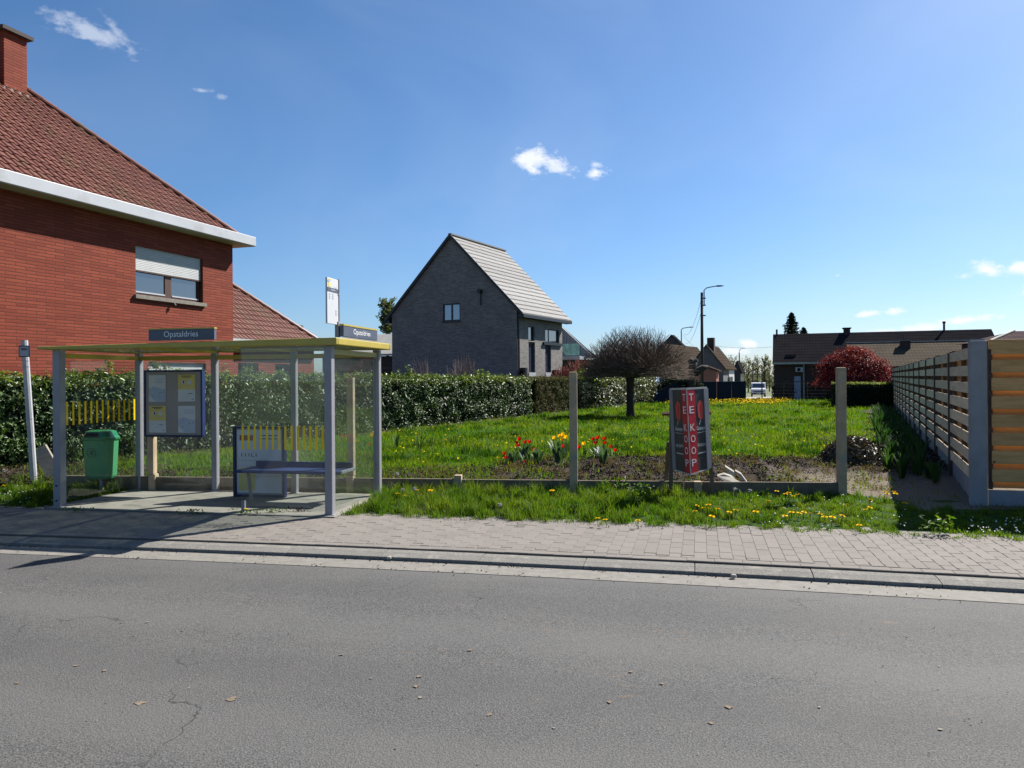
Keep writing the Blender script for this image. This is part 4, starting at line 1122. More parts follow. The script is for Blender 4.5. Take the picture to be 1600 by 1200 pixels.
# ================================================================== DARK GREY HOUSE (centre)
FG = Frame(.27, 40.0, 27.7)
GREYBRICK = brick_mat('grey_brick', FG, (.34, .315, .285), (.19, .18, .17), (.085, .08, .076), bw=.24, rh=.062, ms=.012, bump=.7, rough=.85, stain=(.08, .076, .078), spec=.2)
GREYTILE = M('grey_flat_tile', (.215, .21, .205), (.19, .186, .182), rough=.7, scale=5, rand=.10, spec=.1, bump=.1, c3=(.225, .20, .18), s3=3)
ANTHR = M('anthracite', (.012, .013, .018), (.01, .011, .015), rough=.4, scale=3)
gh = thing('grey_house', 'dark grey brick house with a steep pale grey tiled gable roof beyond the hedge', 'house', FG(-4, 3, 0))
GL, GW = 5.8, 8.0
GS = 1.01; gz_at = lambda u: 5.45 - u * GS if u > -4 else 5.45 + (u + 8) * GS
ridge = 9.49
def roof_z(u): return ridge - abs(u + 4) * GS
gw = [FG.hit_v(px, py, 0) for px, py in ((692, 475), (719, 501))]
m = MB()
hole = (gw[0][0], gw[1][0], gw[1][1], gw[0][1])
ez_ = roof_z(0) - .06
ha0, ha1, hz0, hz1 = hole
m.wall(lambda a, d, z: FG(a, d, z), -GW, 0, -.2, hz0, [], .12)
for (z0_, z1_) in ((hz0, ez_), (ez_, hz1)):
    wl_ = [4.0 if z_ <= ez_ else (ridge - .06 - z_) / GS for z_ in (z0_, z1_)]
    m.face([FG(-4 - wl_[0], 0, z0_), FG(ha0, 0, z0_), FG(ha0, 0, z1_), FG(-4 - wl_[1], 0, z1_)]); m.face([FG(ha1, 0, z0_), FG(-4 + wl_[0], 0, z0_), FG(-4 + wl_[1], 0, z1_), FG(ha1, 0, z1_)])
wl_ = (ridge - .06 - hz1) / GS
m.face([FG(-4 - wl_, 0, hz1), FG(-4 + wl_, 0, hz1), FG(-4, 0, ridge - .06)])
for (p_, q_) in (((ha0, hz0), (ha1, hz0)), ((ha1, hz0), (ha1, hz1)), ((ha1, hz1), (ha0, hz1)), ((ha0, hz1), (ha0, hz0))): m.face([FG(p_[0], 0, p_[1]), FG(q_[0], 0, q_[1]), FG(q_[0], .12, q_[1]), FG(p_[0], .12, p_[1])])
side_h = []
def sidehole(p0, p1, y0, y1, zlow=None):
    a0, _ = FG.hit_u(p0, (y0 + y1) / 2, 0); a1, _ = FG.hit_u(p1, (y0 + y1) / 2, 0); zt = FG.hit_u((p0 + p1) / 2, y0, 0)[1]; zb = FG.hit_u((p0 + p1) / 2, y1, 0)[1]
    return (a0, a1, zb if zlow is None else zlow, zt)
side_h = [sidehole(825.5, 835, 510, 532.5), sidehole(826, 836, 534.5, 582), sidehole(852, 874, 515, 535.5), sidehole(852, 861, 538, 582)]
m.wall(lambda a, d, z: FG(-d, a, z), 0, GL, -.2, ez_, side_h, .16)
m.face([FG(-GW, 0, -.2), FG(-GW, GL, -.2), FG(-GW, GL, ez_), FG(-GW, 0, ez_)])
m.face([FG(-GW, GL, -.2), FG(0, GL, -.2), FG(0, GL, ez_), FG(-4, GL, ridge - .06), FG(-GW, GL, ez_)])
m.build('wall', GREYBRICK, gh)
m = MB(); m.box(FG, -GW + .2, -.18, .18, GL - .2, 0, ez_ - .2); m.build('inner_wall', DARKSLOT, gh)
# roof: stepped courses on both slopes
grf = thing_part('roof', gh)
ncl = 17
for side in (1, -1):
    for k in range(ncl):
        t0, t1 = k / ncl, (k + 1) / ncl
        us = [(-4 + side * (4.42 * (1 - t))) for t in (t0, t1)]
        z_ = [roof_z(u) for u in us]
        m = MB(); e = .03
        nx = 12 if side == 1 else 1
        for j in range(nx):
            va, vb = -.12 + (GL + .55) * j / nx + (.006 if j else 0), -.12 + (GL + .55) * (j + 1) / nx
            dz = random.uniform(0, .012)
            m.hexa([FG(us[0], va, z_[0]), FG(us[0], vb, z_[0]), FG(us[1] - side * .05, vb, z_[1] + .03), FG(us[1] - side * .05, va, z_[1] + .03),
                    FG(us[0], va, z_[0] + .075 + dz), FG(us[0], vb, z_[0] + .075 + dz), FG(us[1] - side * .05, vb, z_[1] + .055 + dz), FG(us[1] - side * .05, va, z_[1] + .055 + dz)])
        m.build('tile_course', GREYTILE, grf)
m = MB(); m.box(FG, -4.10, -3.90, -.13, GL + .44, ridge + .05, ridge + .12); m.build('ridge_cap', GREYTILE, grf)
# dark verge boards, gutters
for side in (1, -1):
    m = MB(); ue, ur = -4 + side * 4.40, -4
    m.hexa([FG(ur, -.16, ridge - .10), FG(ue, -.16, roof_z(ue) - .12), FG(ue, -.125, roof_z(ue) - .12), FG(ur, -.125, ridge - .10),
            FG(ur, -.16, ridge + .11), FG(ue, -.16, roof_z(ue) + .09), FG(ue, -.125, roof_z(ue) + .09), FG(ur, -.125, ridge + .11)])
    m.build('verge_board', ANTHR, grf)
    m = MB(); x0, x1 = sorted((-4 + side * 4.10, -4 + side * 4.46)); m.box(FG, x0, x1, -.10, GL + .42, roof_z(-4 + side * 4.4) - .18, roof_z(-4 + side * 4.4) - .02); m.build('gutter', ANTHR, grf)
m = MB(); m.path([FG(.06, .10, ez_ - .1), FG(.06, .10, 0)], .05, 8); m.build('downpipe', ANTHR, gh)
w = thing_part('window', gh)
a0, a1, z0, z1 = hole
m = MB(); t = .07
for q in ((a0, a1, z0, z0 + t), (a0, a1, z1 - t, z1), (a0, a0 + t, z0 + t, z1 - t), (a1 - t, a1, z0 + t, z1 - t), ((a0 + a1) / 2 - .05, (a0 + a1) / 2 + .05, z0 + t, z1 - t)):
    m.box(FG, q[0], q[1], .05, .11, q[2], q[3])
m.build('frame', ANTHR, w)
PANE_S = pane_mat('side_pane', (.035, .045, .07))
PANE_B = pane_mat('blind_pane', (.10, .12, .20))
for q in ((a0 + t, (a0 + a1) / 2 - .05), ((a0 + a1) / 2 + .05, a1 - t)):
    m = MB(); m.box(FG, q[0], q[1], .075, .09, z0 + t, z1 - t); m.build('pane', PANE_B, w)
m = MB(); m.box(FG, a0 - .05, a1 + .05, -.05, .04, z0 - .08, z0 - .003); m.build('sill', ANTHR, w)
for i, (a0, a1, z0, z1) in enumerate(side_h):
    w = thing_part('window', gh); m = MB(); t = .05
    for q in ((a0, a1, z0, z0 + t), (a0, a1, z1 - t, z1), (a0, a0 + t, z0 + t, z1 - t), (a1 - t, a1, z0 + t, z1 - t)):
        m.box(FG, -.15, -.09, q[0], q[1], q[2], q[3])
    if i == 2: m.box(FG, -.15, -.09, (a0 * 2 + a1) / 3 - .03, (a0 * 2 + a1) / 3 + .03, z0 + t, z1 - t)
    m.build('frame', ANTHR, w)
    m = MB(); m.box(FG, -.13, -.115, a0 + t, a1 - t, z0 + t, z1 - t); m.build('pane', PANE_S, w)
    if i in (1, 3):
        m = MB(); m.box(FG, -.16, .03, a0 - .02, a1 + .02, z0 - .38, z0 - .002); m.build('sill', STONE if i > 5 else WHITETRIM, w)
a0, a1, z0, z1 = side_h[2]
m = MB(); m.box(FG, .003, .10, a0 - .35, a1 + .25, z0 - .16, z0 - .002); m.build('canopy', ANTHR, gh)
for px in (816, 867):
    a, _ = FG.hit_u(px, 585, .1); m = MB(); m.box(FG, .01, .35, a - .12, a + .12, -.2, 2.25 if px < 830 else 2.15); m.build('gate_pillar', ANTHR, gh)
a, z = FG.hit_v(751, 455, 0)
m = MB(); m.path([FG(a, -.0, z), FG(a, -.22, z)], .12, 8); m.path([FG(a + .03, -.06, z - .12), FG(a + .03, -.06, z - .75)], .035, 6); m.build('wall_vent', ANTHR, gh)
a, z = FG.hit_v(625, 514, 0)
m = MB(); m.path([FG(a, .0, z), FG(a, -.03, z)], .11, 12); m.build('round_vent', GREYTILE, gh)

# pale building right behind the grey house with its glass balcony
RIB = M('ribbed_cladding', (.27, .28, .295), (.235, .245, .26), rough=.5, scale=3)
FB2 = Frame(*P(877, 560, 54).xy, 27.7)
pb = thing('clad_building', 'pale ribbed metal building with glass balcony beside the grey house', 'building', FB2(2, 2, 0))
def bz(px, py, v=0): u, z = FB2.hit_v(px, py, v); return u, z
u0 = bz(870, 560)[0]; u1 = bz(930, 560)[0]
zt0 = bz(878, 503)[1]; zt1 = bz(928, 561)[1]; zb = bz(890, 557)[1]
m = MB(); m.prism([FB2(u0, 0, zb), FB2(u1, 0, zb), FB2(u1, 0, zt1 + .05), FB2(u0, 0, zt0)], FB2.N * .12); m.build('upper_wall', RIB, pb)
n = 14
for k in range(n):
    u = u0 + (u1 - u0) * (k + .5) / n; zz = zt0 + (zt1 + .05 - zt0) * (k + .5) / n
    m = MB(); m.box(FB2, u - .03, u + .03, -.05, -.002, zb, zz); m.build('rib', RIB, pb)
TEAL = glass_mat('teal_glass', (.55, .78, .78), .16, (.25, .38, .38))
ua, ub = bz(880, 545)[0], bz(914, 545)[0]
m = MB(); m.box(FB2, ua, ub, -1.02, -1.0, zb + .05, bz(890, 537, -1)[1]); bal = m.build('balustrade', TEAL, pb)
m = MB(); m.box(FB2, u0, ub + .1, -1.2, -.055, zb - .25, zb - .01); m.build('balcony_edge', WHITETRIM, pb)
m = MB(); m.box(FB2, u0, u1, -.4, 3, zb - 1.3, zb - .26); m.build('lower_wall', ANTHR, pb)
m = MB(); m.box(FB2, u0, u1 - .5, -.3, 3, -.3, zb - 1.31); m.build('base_wall', DARKBRICK, pb)
# cream shed roof left of the grey house
FC = Frame(*P(596, 560, 47).xy, 27.7)
sh_ = thing('shed', 'low dark shed with a cream sloped roof left of the grey house', 'shed', FC(1, 1, 0))
uu0, uu1 = FC.hit_v(500, 555, 0)[0], FC.hit_v(640, 555, 0)[0]
zc0, zc1 = FC.hit_v(600, 553, 0)[1], FC.hit_v(605, 522, 2.5)[1]
CREAM = M('cream_roof', (.38, .37, .33), (.34, .33, .295), rough=.7, scale=2)
m = MB(); m.prism([FC(uu0, -.2, zc0), FC(uu0, 2.5, zc1), FC(uu0, 2.5, zc1 - .1), FC(uu0, -.2, zc0 - .12)], FC.U * (uu1 - uu0)); m.build('roof', CREAM, sh_)
m = MB(); m.box(FC, uu0 + .2, uu1, 0, 2.4, -.2, zc0 - .13); m.build('wall', DARKBRICK, sh_)
m = MB(); m.box(FC, uu0 + .2, uu1, -.02, -.003, FC.hit_v(600, 575, 0)[1] - .03, FC.hit_v(600, 575, 0)[1] + .03); m.build('rail', BROWNWOOD, sh_)

# ================================================================== HOUSES ACROSS THE SIDE ROAD
def tile_rows_mat(name, a, b, F, row=.33, colw=.25, rough=.75, strength=.9, spec=.3):
    # rows of small tiles: height for rows, sine for the waves; too far away to tell apart
    m, nt, bs, out = new_mat(name)
    t = nt.nodes.new('ShaderNodeTexCoord')
    def dt(v):
        d = nt.nodes.new('ShaderNodeVectorMath'); d.operation = 'DOT_PRODUCT'; nt.links.new(t.outputs['Object'], d.inputs[0]); d.inputs[1].default_value = tuple(v); return d.outputs['Value']
    y = mnum(nt, 'FRACT', mnum(nt, 'DIVIDE', dt(Vector((0, 0, 1))), row))
    x = mnum(nt, 'SINE', mnum(nt, 'MULTIPLY', dt(F.U), 6.283 / colw))
    v = coords(nt)
    col = mrgb(nt, ramp(nt, tnoise(nt, v, 1.2, 6, .7), .3, .7), a, b)
    col = mrgb(nt, ramp(nt, y, .72, 1.0, 0, .75), col, tuple(c * .35 for c in a))
    col = mrgb(nt, ramp(nt, x, -1, -.4, .22, 0), col, tuple(c * .4 for c in a))
    nt.links.new(col, bs.inputs['Base Color']); bs.inputs['Roughness'].default_value = rough; bs.inputs['Specular IOR Level'].default_value = spec
    add_bump(nt, bs, mnum(nt, 'ADD', mnum(nt, 'MULTIPLY', y, -1.0), mnum(nt, 'MULTIPLY', x, .12)), strength, .03)
    return m
FBN = Frame(20.5, 60.0, 19.5)
BROWNBRICK = brick_mat('brown_brick', FBN, (.085, .048, .038), (.065, .038, .031), (.06, .05, .045), ms=.012)
SLATE = tile_rows_mat('dark_slate', (.026, .024, .026), (.019, .018, .020), FBN, row=.22, colw=.2, rough=1, strength=.5, spec=.0)
BTILE = tile_rows_mat('brown_roof_tile', (.085, .070, .052), (.062, .052, .040), FBN, row=.20, colw=.22, rough=1, spec=.02)
bun = thing('brick_bungalow', 'long low brown brick bungalow with dark slate roof beyond the lawn', 'house', FBN(7, -3, 0))
rz_, ez2 = 4.85, 2.72
m = MB(); m.box(FBN, 0, 14.6, -3.4, 3.4, -.4, ez2 - .05); m.face([FBN(0, -3.4, ez2 - .05), FBN(0, 3.4, ez2 - .05), FBN(0, 0, rz_ - .05)]); m.face([FBN(14.6, -3.4, ez2 - .05), FBN(14.6, 3.4, ez2 - .05), FBN(14.6, 0, rz_ - .05)]); m.build('wall', BROWNBRICK, bun)
m = MB(); 
for s in (-1, 1):
    m.hexa([FBN(-.08, s * 3.7, ez2 - .12), FBN(14.75, s * 3.7, ez2 - .12), FBN(14.75, 0, rz_), FBN(-.08, 0, rz_), FBN(-.08, s * 3.7, ez2 + .02), FBN(14.75, s * 3.7, ez2 + .02), FBN(14.75, 0, rz_ + .14), FBN(-.08, 0, rz_ + .14)])
brf = m.build('roof', SLATE, bun)
m = MB(); m.box(FBN, -.05, 14.7, -3.82, -3.705, ez2 - .14, ez2 + .0); m.build('gutter', SOFFIT, bun)
a = FBN.hit_v(1323, 525, 0); m = MB(); m.box(FBN, a[0] - .22, a[0] + .22, -.3, .3, rz_ - .2, rz_ + .42); m.box(FBN, a[0] - .30, a[0] + .30, -.38, .38, rz_ + .421, rz_ + .50); m.build('chimney', DARKBRICK, brf)
a = FBN.hit_v(1475, 515, 0); m = MB(); m.path([FBN(a[0], 0, rz_), FBN(a[0], 0, rz_ + .62)], .075, 8); m.path([FBN(a[0], 0, rz_ + .63), FBN(a[0], 0, rz_ + .78)], .11, 8); m.build('flue', DARKBRICK, brf)
a = FBN.hit_v(1211, 523, -.3); m = MB(); m.path([FBN(.2, -.2, rz_ - .1), FBN(.2, -.2, rz_ + .50)], .07, 6); m.build('flue', DARKBRICK, brf)
sl = (rz_ - ez2) / 3.7
a, z = FBN.hit_v(1236, 556, -2.7); m = MB(); m.box(FBN, a - .35, a + .35, -3.0, -2.3, ez2 + .02 + sl * .7, ez2 + .02 + sl * .95 + .04); m.build('roof_window', DARKBRICK, brf)
# door, cooler unit, pipe, window
a0 = FBN.hit_v(1241, 600, -3.4)[0]; a1 = FBN.hit_v(1251, 600, -3.4)[0]
m = MB(); m.box(FBN, a0, a1, -3.45, -3.402, 0, FBN.hit_v(1246, 588, -3.4)[1]); m.build('door', M('pale_blue_door', (.30, .36, .48), rough=.5), bun)
a0, z1 = FBN.hit_v(1243, 574, -3.7); a1, z0 = FBN.hit_v(1255, 581, -3.7)
m = MB(); m.box(FBN, a0, a1, -3.72, -3.41, z0, z1); ac = m.build('cooler_unit', SHUTTER, bun); 
m = MB(); m.path([FBN(a0 + (a1 - a0) * .42, -3.722, (z0 + z1) / 2), FBN(a0 + (a1 - a0) * .42, -3.74, (z0 + z1) / 2)], (z1 - z0) * .38, 12); m.build('fan_grille', DARKSLOT, ac)
a0 = FBN.hit_v(1256, 590, -3.5)[0]; m = MB(); m.path([FBN(a0, -3.46, ez2 - .1), FBN(a0, -3.46, 0)], .05, 6); m.build('downpipe', SOFFIT, bun)
a0, z1 = FBN.hit_v(1345, 593, -3.4); a1, z0 = FBN.hit_v(1362, 607, -3.4)
wn_ = thing_part('window', bun); m = MB(); m.box(FBN, a0, a1, -3.44, -3.402, .75, z1); m.build('frame', SHUTTER, wn_); m = MB(); m.box(FBN, a0 + .08, a1 - .08, -3.455, -3.441, .82, z1 - .08); m.build('pane', PANE_B, wn_)
# front wing with lighter tiles
fw = thing('bungalow_wing', 'lower wing of the bungalow with lighter brown roof tiles and a dark chimney', 'house', FBN(9, -6, 0))
fu0 = FBN.hit_v(1322, 537, -4.3)[0]; fu1 = FBN.hit_v(1540, 531, -4.3)[0]
fz1 = FBN.hit_v(1420, 534.5, -4.3)[1]; fz0 = FBN.hit_v(1400, 572, -8.2)[1]
m = MB(); m.hexa([FBN(fu0, -8.4, fz0 - .1), FBN(fu1, -8.4, fz0 - .1), FBN(fu1, -4.3, fz1 - .1), FBN(fu0, -4.3, fz1 - .1), FBN(fu0, -8.4, fz0), FBN(fu1, -8.4, fz0), FBN(fu1, -4.3, fz1), FBN(fu0, -4.3, fz1)])
m.hexa([FBN(fu0, -4.3, fz1 - .1), FBN(fu1, -4.3, fz1 - .1), FBN(fu1, -3.5, fz1 - .5), FBN(fu0, -3.5, fz1 - .5), FBN(fu0, -4.3, fz1), FBN(fu1, -4.3, fz1), FBN(fu1, -3.5, fz1 - .4), FBN(fu0, -3.5, fz1 - .4)])
fr = m.build('roof', BTILE, fw)
m = MB(); m.box(FBN, fu0, fu1, -4.38, -4.22, fz1 + .002, fz1 + .06); m.build('ridge_cap', SOFFIT, fr)
m = MB(); m.box(FBN, fu0 + .3, fu1 - .1, -8.0, -3.6, -.4, fz0 - .12); m.build('wall', BROWNBRICK, fw)
ca, cz = FBN.hit_v(1414, 545, -5.2); m = MB(); m.box(FBN, ca - .30, ca + .30, -5.5, -4.9, fz1 - 1.2, FBN.hit_v(1414, 533, -5.2)[1]); m.build('chimney', DARKBRICK, fr)
m = MB(); m.box(FBN, ca - .34, ca + .34, -5.54, -4.86, FBN.hit_v(1414, 533, -5.2)[1] + .002, FBN.hit_v(1414, 531, -5.2)[1]); m.build('chimney_pot', STONE, fr)
m = MB(); m.path([FBN(ca - .1, -5.2, fz1), FBN(ca - .1, -5.2, FBN.hit_v(1414, 523, -5.2)[1])], .03, 5); m.build('aerial', INK, fr)
# purple-brown roof at the far right
fx = thing('hip_roof_house', 'house with a purple brown hip roof showing above the wooden fence at the right edge', 'house', P(1600, 560, 46))
HR = tile_rows_mat('purple_roof_tile', (.075, .05, .05), (.055, .038, .04), FBN, row=.25, colw=.3, rough=1, spec=.02)
FX = Frame(*P(1548, 560, 44).xy, 8)
zE = P(1548, 533, 44).z; zR = P(1606, 514, 44).z
m = MB(); a = 2.4
m.face([FX(0, 0, zE), FX(6.4, 0, zE), FX(a + 1.4, a, zR), FX(a, a, zR)]); m.face([FX(0, 0, zE), FX(a, a, zR), FX(0, 2 * a, zE)]); m.face([FX(6.4, 0, zE), FX(6.4, 2 * a, zE), FX(a + 1.4, a, zR)]); m.face([FX(0, 2 * a, zE), FX(a, a, zR), FX(a + 1.4, a, zR), FX(6.4, 2 * a, zE)])
xr = m.build('roof', HR, fx)
m = MB(); m.path([FX(0, 0, zE + .05), FX(a, a, zR + .05)], .06, 6); m.build('hip_line', SOFFIT, xr)
m = MB(); m.box(FX, .3, 6.1, .3, 2 * a - .3, -.4, zE - .02); m.build('wall', BROWNBRICK, fx)

# three houses down the side road
BRT = tile_rows_mat('old_brown_tile', (.064, .050, .040), (.048, .038, .031), Frame(0, 0, 27), row=.30, colw=.3, rough=1, strength=.6, spec=.0)
GREYREND = M('grey_render', (.22, .22, .24), (.18, .18, .2), rough=.85, scale=1.5)
DARKREND = M('dark_render', (.10, .10, .112), (.08, .08, .09), rough=.9, scale=1.5)
PINK = M('pinkish_brick', (.30, .13, .10), (.25, .11, .085), rough=.85, scale=1.5)
WHITEW = M('white_wall', (.42, .43, .445), (.38, .39, .405), rough=.7, scale=2)
def gable_house(name, label, Y, gx0, gx1, ey0, ry, len_px, deg, mats, base=-.5):
    # gable towards the camera between columns gx0..gx1, eaves at row ey0, ridge at row ry; length back along v
    F = Frame(*P(gx1, ey0, Y).xy, deg)
    t = thing(name, label, 'house', F(0, 0, 0))
    w = 0
    lo, hi = 0.5, 20
    for _ in range(50):
        w = (lo + hi) / 2; p = F(-w, 0); X = 800 + 1200 * p.x / p.y
        if X > gx0: lo = w
        else: hi = w
    lo, hi = 1, 60
    for _ in range(50):
        L = (lo + hi) / 2; p = F(0, L); X = 800 + 1200 * p.x / p.y
        if X < len_px: lo = L
        else: hi = L
    ze = P(gx1, ey0, Y).z; zr = F.hit_v((gx0 + gx1) / 2, ry, 0)[1]
    m = MB(); m.prism([F(-w, 0, base), F(0, 0, base), F(0, 0, ze), F(-w / 2, 0, zr), F(-w, 0, ze)], F.N * L); m.build('wall', mats[0], t)
    m = MB(); o = .25
    for s in (0, 1):
        ua, ub = (-w / 2, o) if s == 0 else (-w / 2, -w - o)
        zz = ze - o * (zr - ze) / (w / 2)
        m.hexa([F(ua, -.15, zr + .02), F(ub, -.15, zz + .02), F(ub, L + .15, zz + .02), F(ua, L + .15, zr + .02), F(ua, -.15, zr + .18), F(ub, -.15, zz + .14), F(ub, L + .15, zz + .14), F(ua, L + .15, zr + .18)])
    r = m.build('roof', mats[1], t)
    return F, t, r, w, L, ze, zr
F1, t1, r1_, w1, L1, ze1, zr1 = gable_house('brown_roof_house', 'old house with brown tiled roof behind the bare round tree', 82, 1003, 1068, 582, 539, 1119, 30, (DARKREND, BRT))
F5, t5, r5_, w5, L5, ze5, zr5 = gable_house('dark_roofed_house', 'dark gable peaking behind the brown tiled roof and the bare round tree', 98, 1018, 1082, 556, 525, 1086, 27, (ANTHR, SLATE))
m = MB(); m.box(F1, .01, .05, 1.0, 2.2, 1.0, 2.2); m.build('window', PANE_S, t1)
F2, t2, r2_, w2, L2, ze2, zr2 = gable_house('dark_gable_house', 'house with a dark gable and white side wall beside the utility pole', 72, 1078, 1130, 573, 541, 1147, 24, (DARKREND, BRT))
m = MB(); m.box(F2, .012, .06, 3.2, L2 - .3, 1.2, ze2 - .2); m.build('white_wall', WHITEW, t2)
for k in (.40, .62):
    m = MB(); m.box(F2, .07, .09, L2 * k, L2 * k + 1.2, .6, 1.7); m.build('window', PANE_S, t2)
m = MB(); m.box(F2, -w2 / 2 - .1, -w2 / 2 + .55, 1, 1.7, zr2 - .5, zr2 + .85); m.build('chimney', DARKBRICK, r2_)
F3, t3, r3_, w3, L3, ze3, zr3 = gable_house('far_house', 'small dark house at the bend beside the furthest street lamp', 120, 1146, 1157, 578, 565, 1162, 24, (ANTHR, SLATE), -1.6)
F4, t4, r4_, w4, L4, ze4, zr4 = gable_house('pink_brick_annex', 'low pinkish brick annex in front of the old brown roofed house', 66, 1085, 1119, 580, 574, 1121, 27, (PINK, BRT))
# blue garage by the second hedge
p = P(997, 590, 60); FQ = Frame(p.x, p.y, 20)
bs_ = thing('garden_shed', 'small pale blue garden shed behind the far laurel hedge', 'shed', FQ(0.7, .5, 0))
m = MB(); m.box(FQ, 0, 1.4, 0, 1.5, -.2, P(1000, 585, 60).z); m.build('wall', M('pale_blue_paint', (.16, .25, .46), rough=.6), bs_)
m = MB(); m.box(FQ, -.1, 1.5, -.1, 1.6, P(1000, 585, 60).z + .002, P(1000, 583.5, 60).z); m.build('roof', GREYREND, bs_)
# ================================================================== WOODEN FENCE ON THE RIGHT
SLATF = wood_mat('weathered_slat', (.66, .51, .33), (.48, .37, .24), (1, 1, 5), rand=.18)
SLATB = wood_mat('bounce_tint_slat', (.33, .19, .075), (.25, .14, .055), (1, 1, 5), rand=.2, knot=(.14, .06, .03))  # back slats: orange bounce light and gap shade put into the colour
SLATR = wood_mat('brown_board', (.60, .34, .14), (.43, .235, .09), (1.2, 1.2, 9), knot=(.06, .03, .018), rand=.16)
SLATO = wood_mat('bounce_tint_board', (.42, .215, .07), (.33, .16, .048), (1.2, 1.2, 9), knot=(.14, .06, .03), rand=.16)  # rear boards: orange bounce light between the boards painted into the wood colour
BATTEN = wood_mat('batten', (.115, .085, .062), (.075, .055, .042), (6, 6, 1), rand=.15)
FCONC = M('fence_concrete', (.27, .265, .275), (.22, .217, .228), rough=.95, scale=5, bump=.35, bscale=60, c3=(.27, .27, .28), s3=2.5)
fence = thing('slatted_fence', 'tall double sided wooden slat fence on concrete base running away on the right', 'fence', FF(0, 16, 0))
cp = [.0, 3.2, 6.2, 8.75, 11.3, 13.9, 16.6, 19.3, 22.0, 24.7, 27.4, 30.1, 32.8, 35.4]
NS, PZ = 8, .232
slat_cache = {}
def fbox(name, u0, u1, v0, v1, z0, z1, mat, par=fence, bevel=0):
    m = MB(); m.box(FF, u0, u1, v0, v1, z0, z1); return m.build(name, mat, par, bevel=bevel)
for k, (a, b) in enumerate(zip(cp, cp[1:])):
    lo = a + (.11 if k == 0 else .045); hi = b - .045
    fbox('base_panel', -.02, .02, lo, hi, -.1, .26, FCONC)
    for i in range(NS):
        z = .30 + i * PZ + random.uniform(-.003, .003)
        fbox('slat', -.055, -.032, lo + .0, hi - .0, z - .006, z + .142, SLATF)
        zb = z + .118
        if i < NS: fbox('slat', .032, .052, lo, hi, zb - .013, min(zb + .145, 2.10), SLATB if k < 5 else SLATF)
    nb = 3
    for j in range(nb):
        v = lo + (hi - lo) * (.06 + .44 * j)
        fbox('batten', -.030, .030, v, v + .05, .28, 2.10 - .02 * (j == 1), BATTEN)
    fbox('fence_post', -.08, .07, hi + .003, hi + .085, -.1, 2.07, BATTEN)
fbox('corner_post', -.105, .088, -.10, .105, -.1, 2.145, FCONC, bevel=.012)
fbox('post_cap', -.09, .07, -.07, .075, 2.146, 2.165, FCONC)
# return fence facing the road
FRT = Frame(*FF(.105, -.0).xy, 14.5)
rfence = thing('board_fence', 'orange brown horizontal board fence facing the road at the right edge', 'fence', FRT(1.2, 0, 0))
def rbx(name, u0, u1, v0, v1, z0, z1, mat, bevel=0):
    m = MB(); m.box(FRT, u0, u1, v0, v1, z0, z1); return m.build(name, mat, rfence, bevel=bevel)
RL = 2.9
rbx('base_panel', 0.0, RL, -.02, .02, -.1, .21, FCONC)
z = .245; k = 0
for i in range(8):
    z = .245 + i * .235
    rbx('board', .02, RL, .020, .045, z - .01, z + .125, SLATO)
    if i < 8: rbx('board', .03, RL, -.045, -.020, z + .072, min(z + .240, 2.125), SLATR, bevel=.004)
rbx('top_board', .0, RL, -.05, -.018, 2.03, 2.155, SLATR, bevel=.004)
for u in (.0, .95, 1.9): rbx('batten', u, u + .05, -.018, .018, .22, 2.1, BATTEN)

# ================================================================== FOR SALE BOARD
FGREY = M('board_frame_grey', (.23, .225, .25), (.19, .185, .205), rough=.5, scale=5)
BDARK = M('board_charcoal', (.055, .055, .058), (.045, .045, .048), rough=.4, scale=3)
BRED = M('board_red', (.46, .022, .034), (.40, .018, .03), rough=.4, scale=3)
ROSE = M('board_rose', (.52, .075, .055), (.47, .06, .045), rough=.45, scale=3)
LEGW = wood_mat('stake_wood', (.16, .115, .085), (.11, .08, .06), (6, 6, 1))
EDGEW = M('board_edge', (.45, .44, .43), rough=.5)
yE, yR = 10.86, 10.52
TL, TR_, BL_, BR_ = P(1047, 609, yE), P(1104, 606.5, yE), P(1053, 733, yE), P(1110, 731, yE)
TM, BM = P(1072.5, 608.5, yR), P(1079, 741, yR)
sg = thing('for_sale_board', 'V shaped charcoal and red TE KOOP board on wooden stakes by the plank wall', 'sign', (BM.x, yE - .1, 0))
def bil(a, b, c, d, s, t):            # a top-left, b top-right, c bottom-left, d bottom-right
    return (a * (1 - s) + b * s) * (1 - t) + (c * (1 - s) + d * s) * t
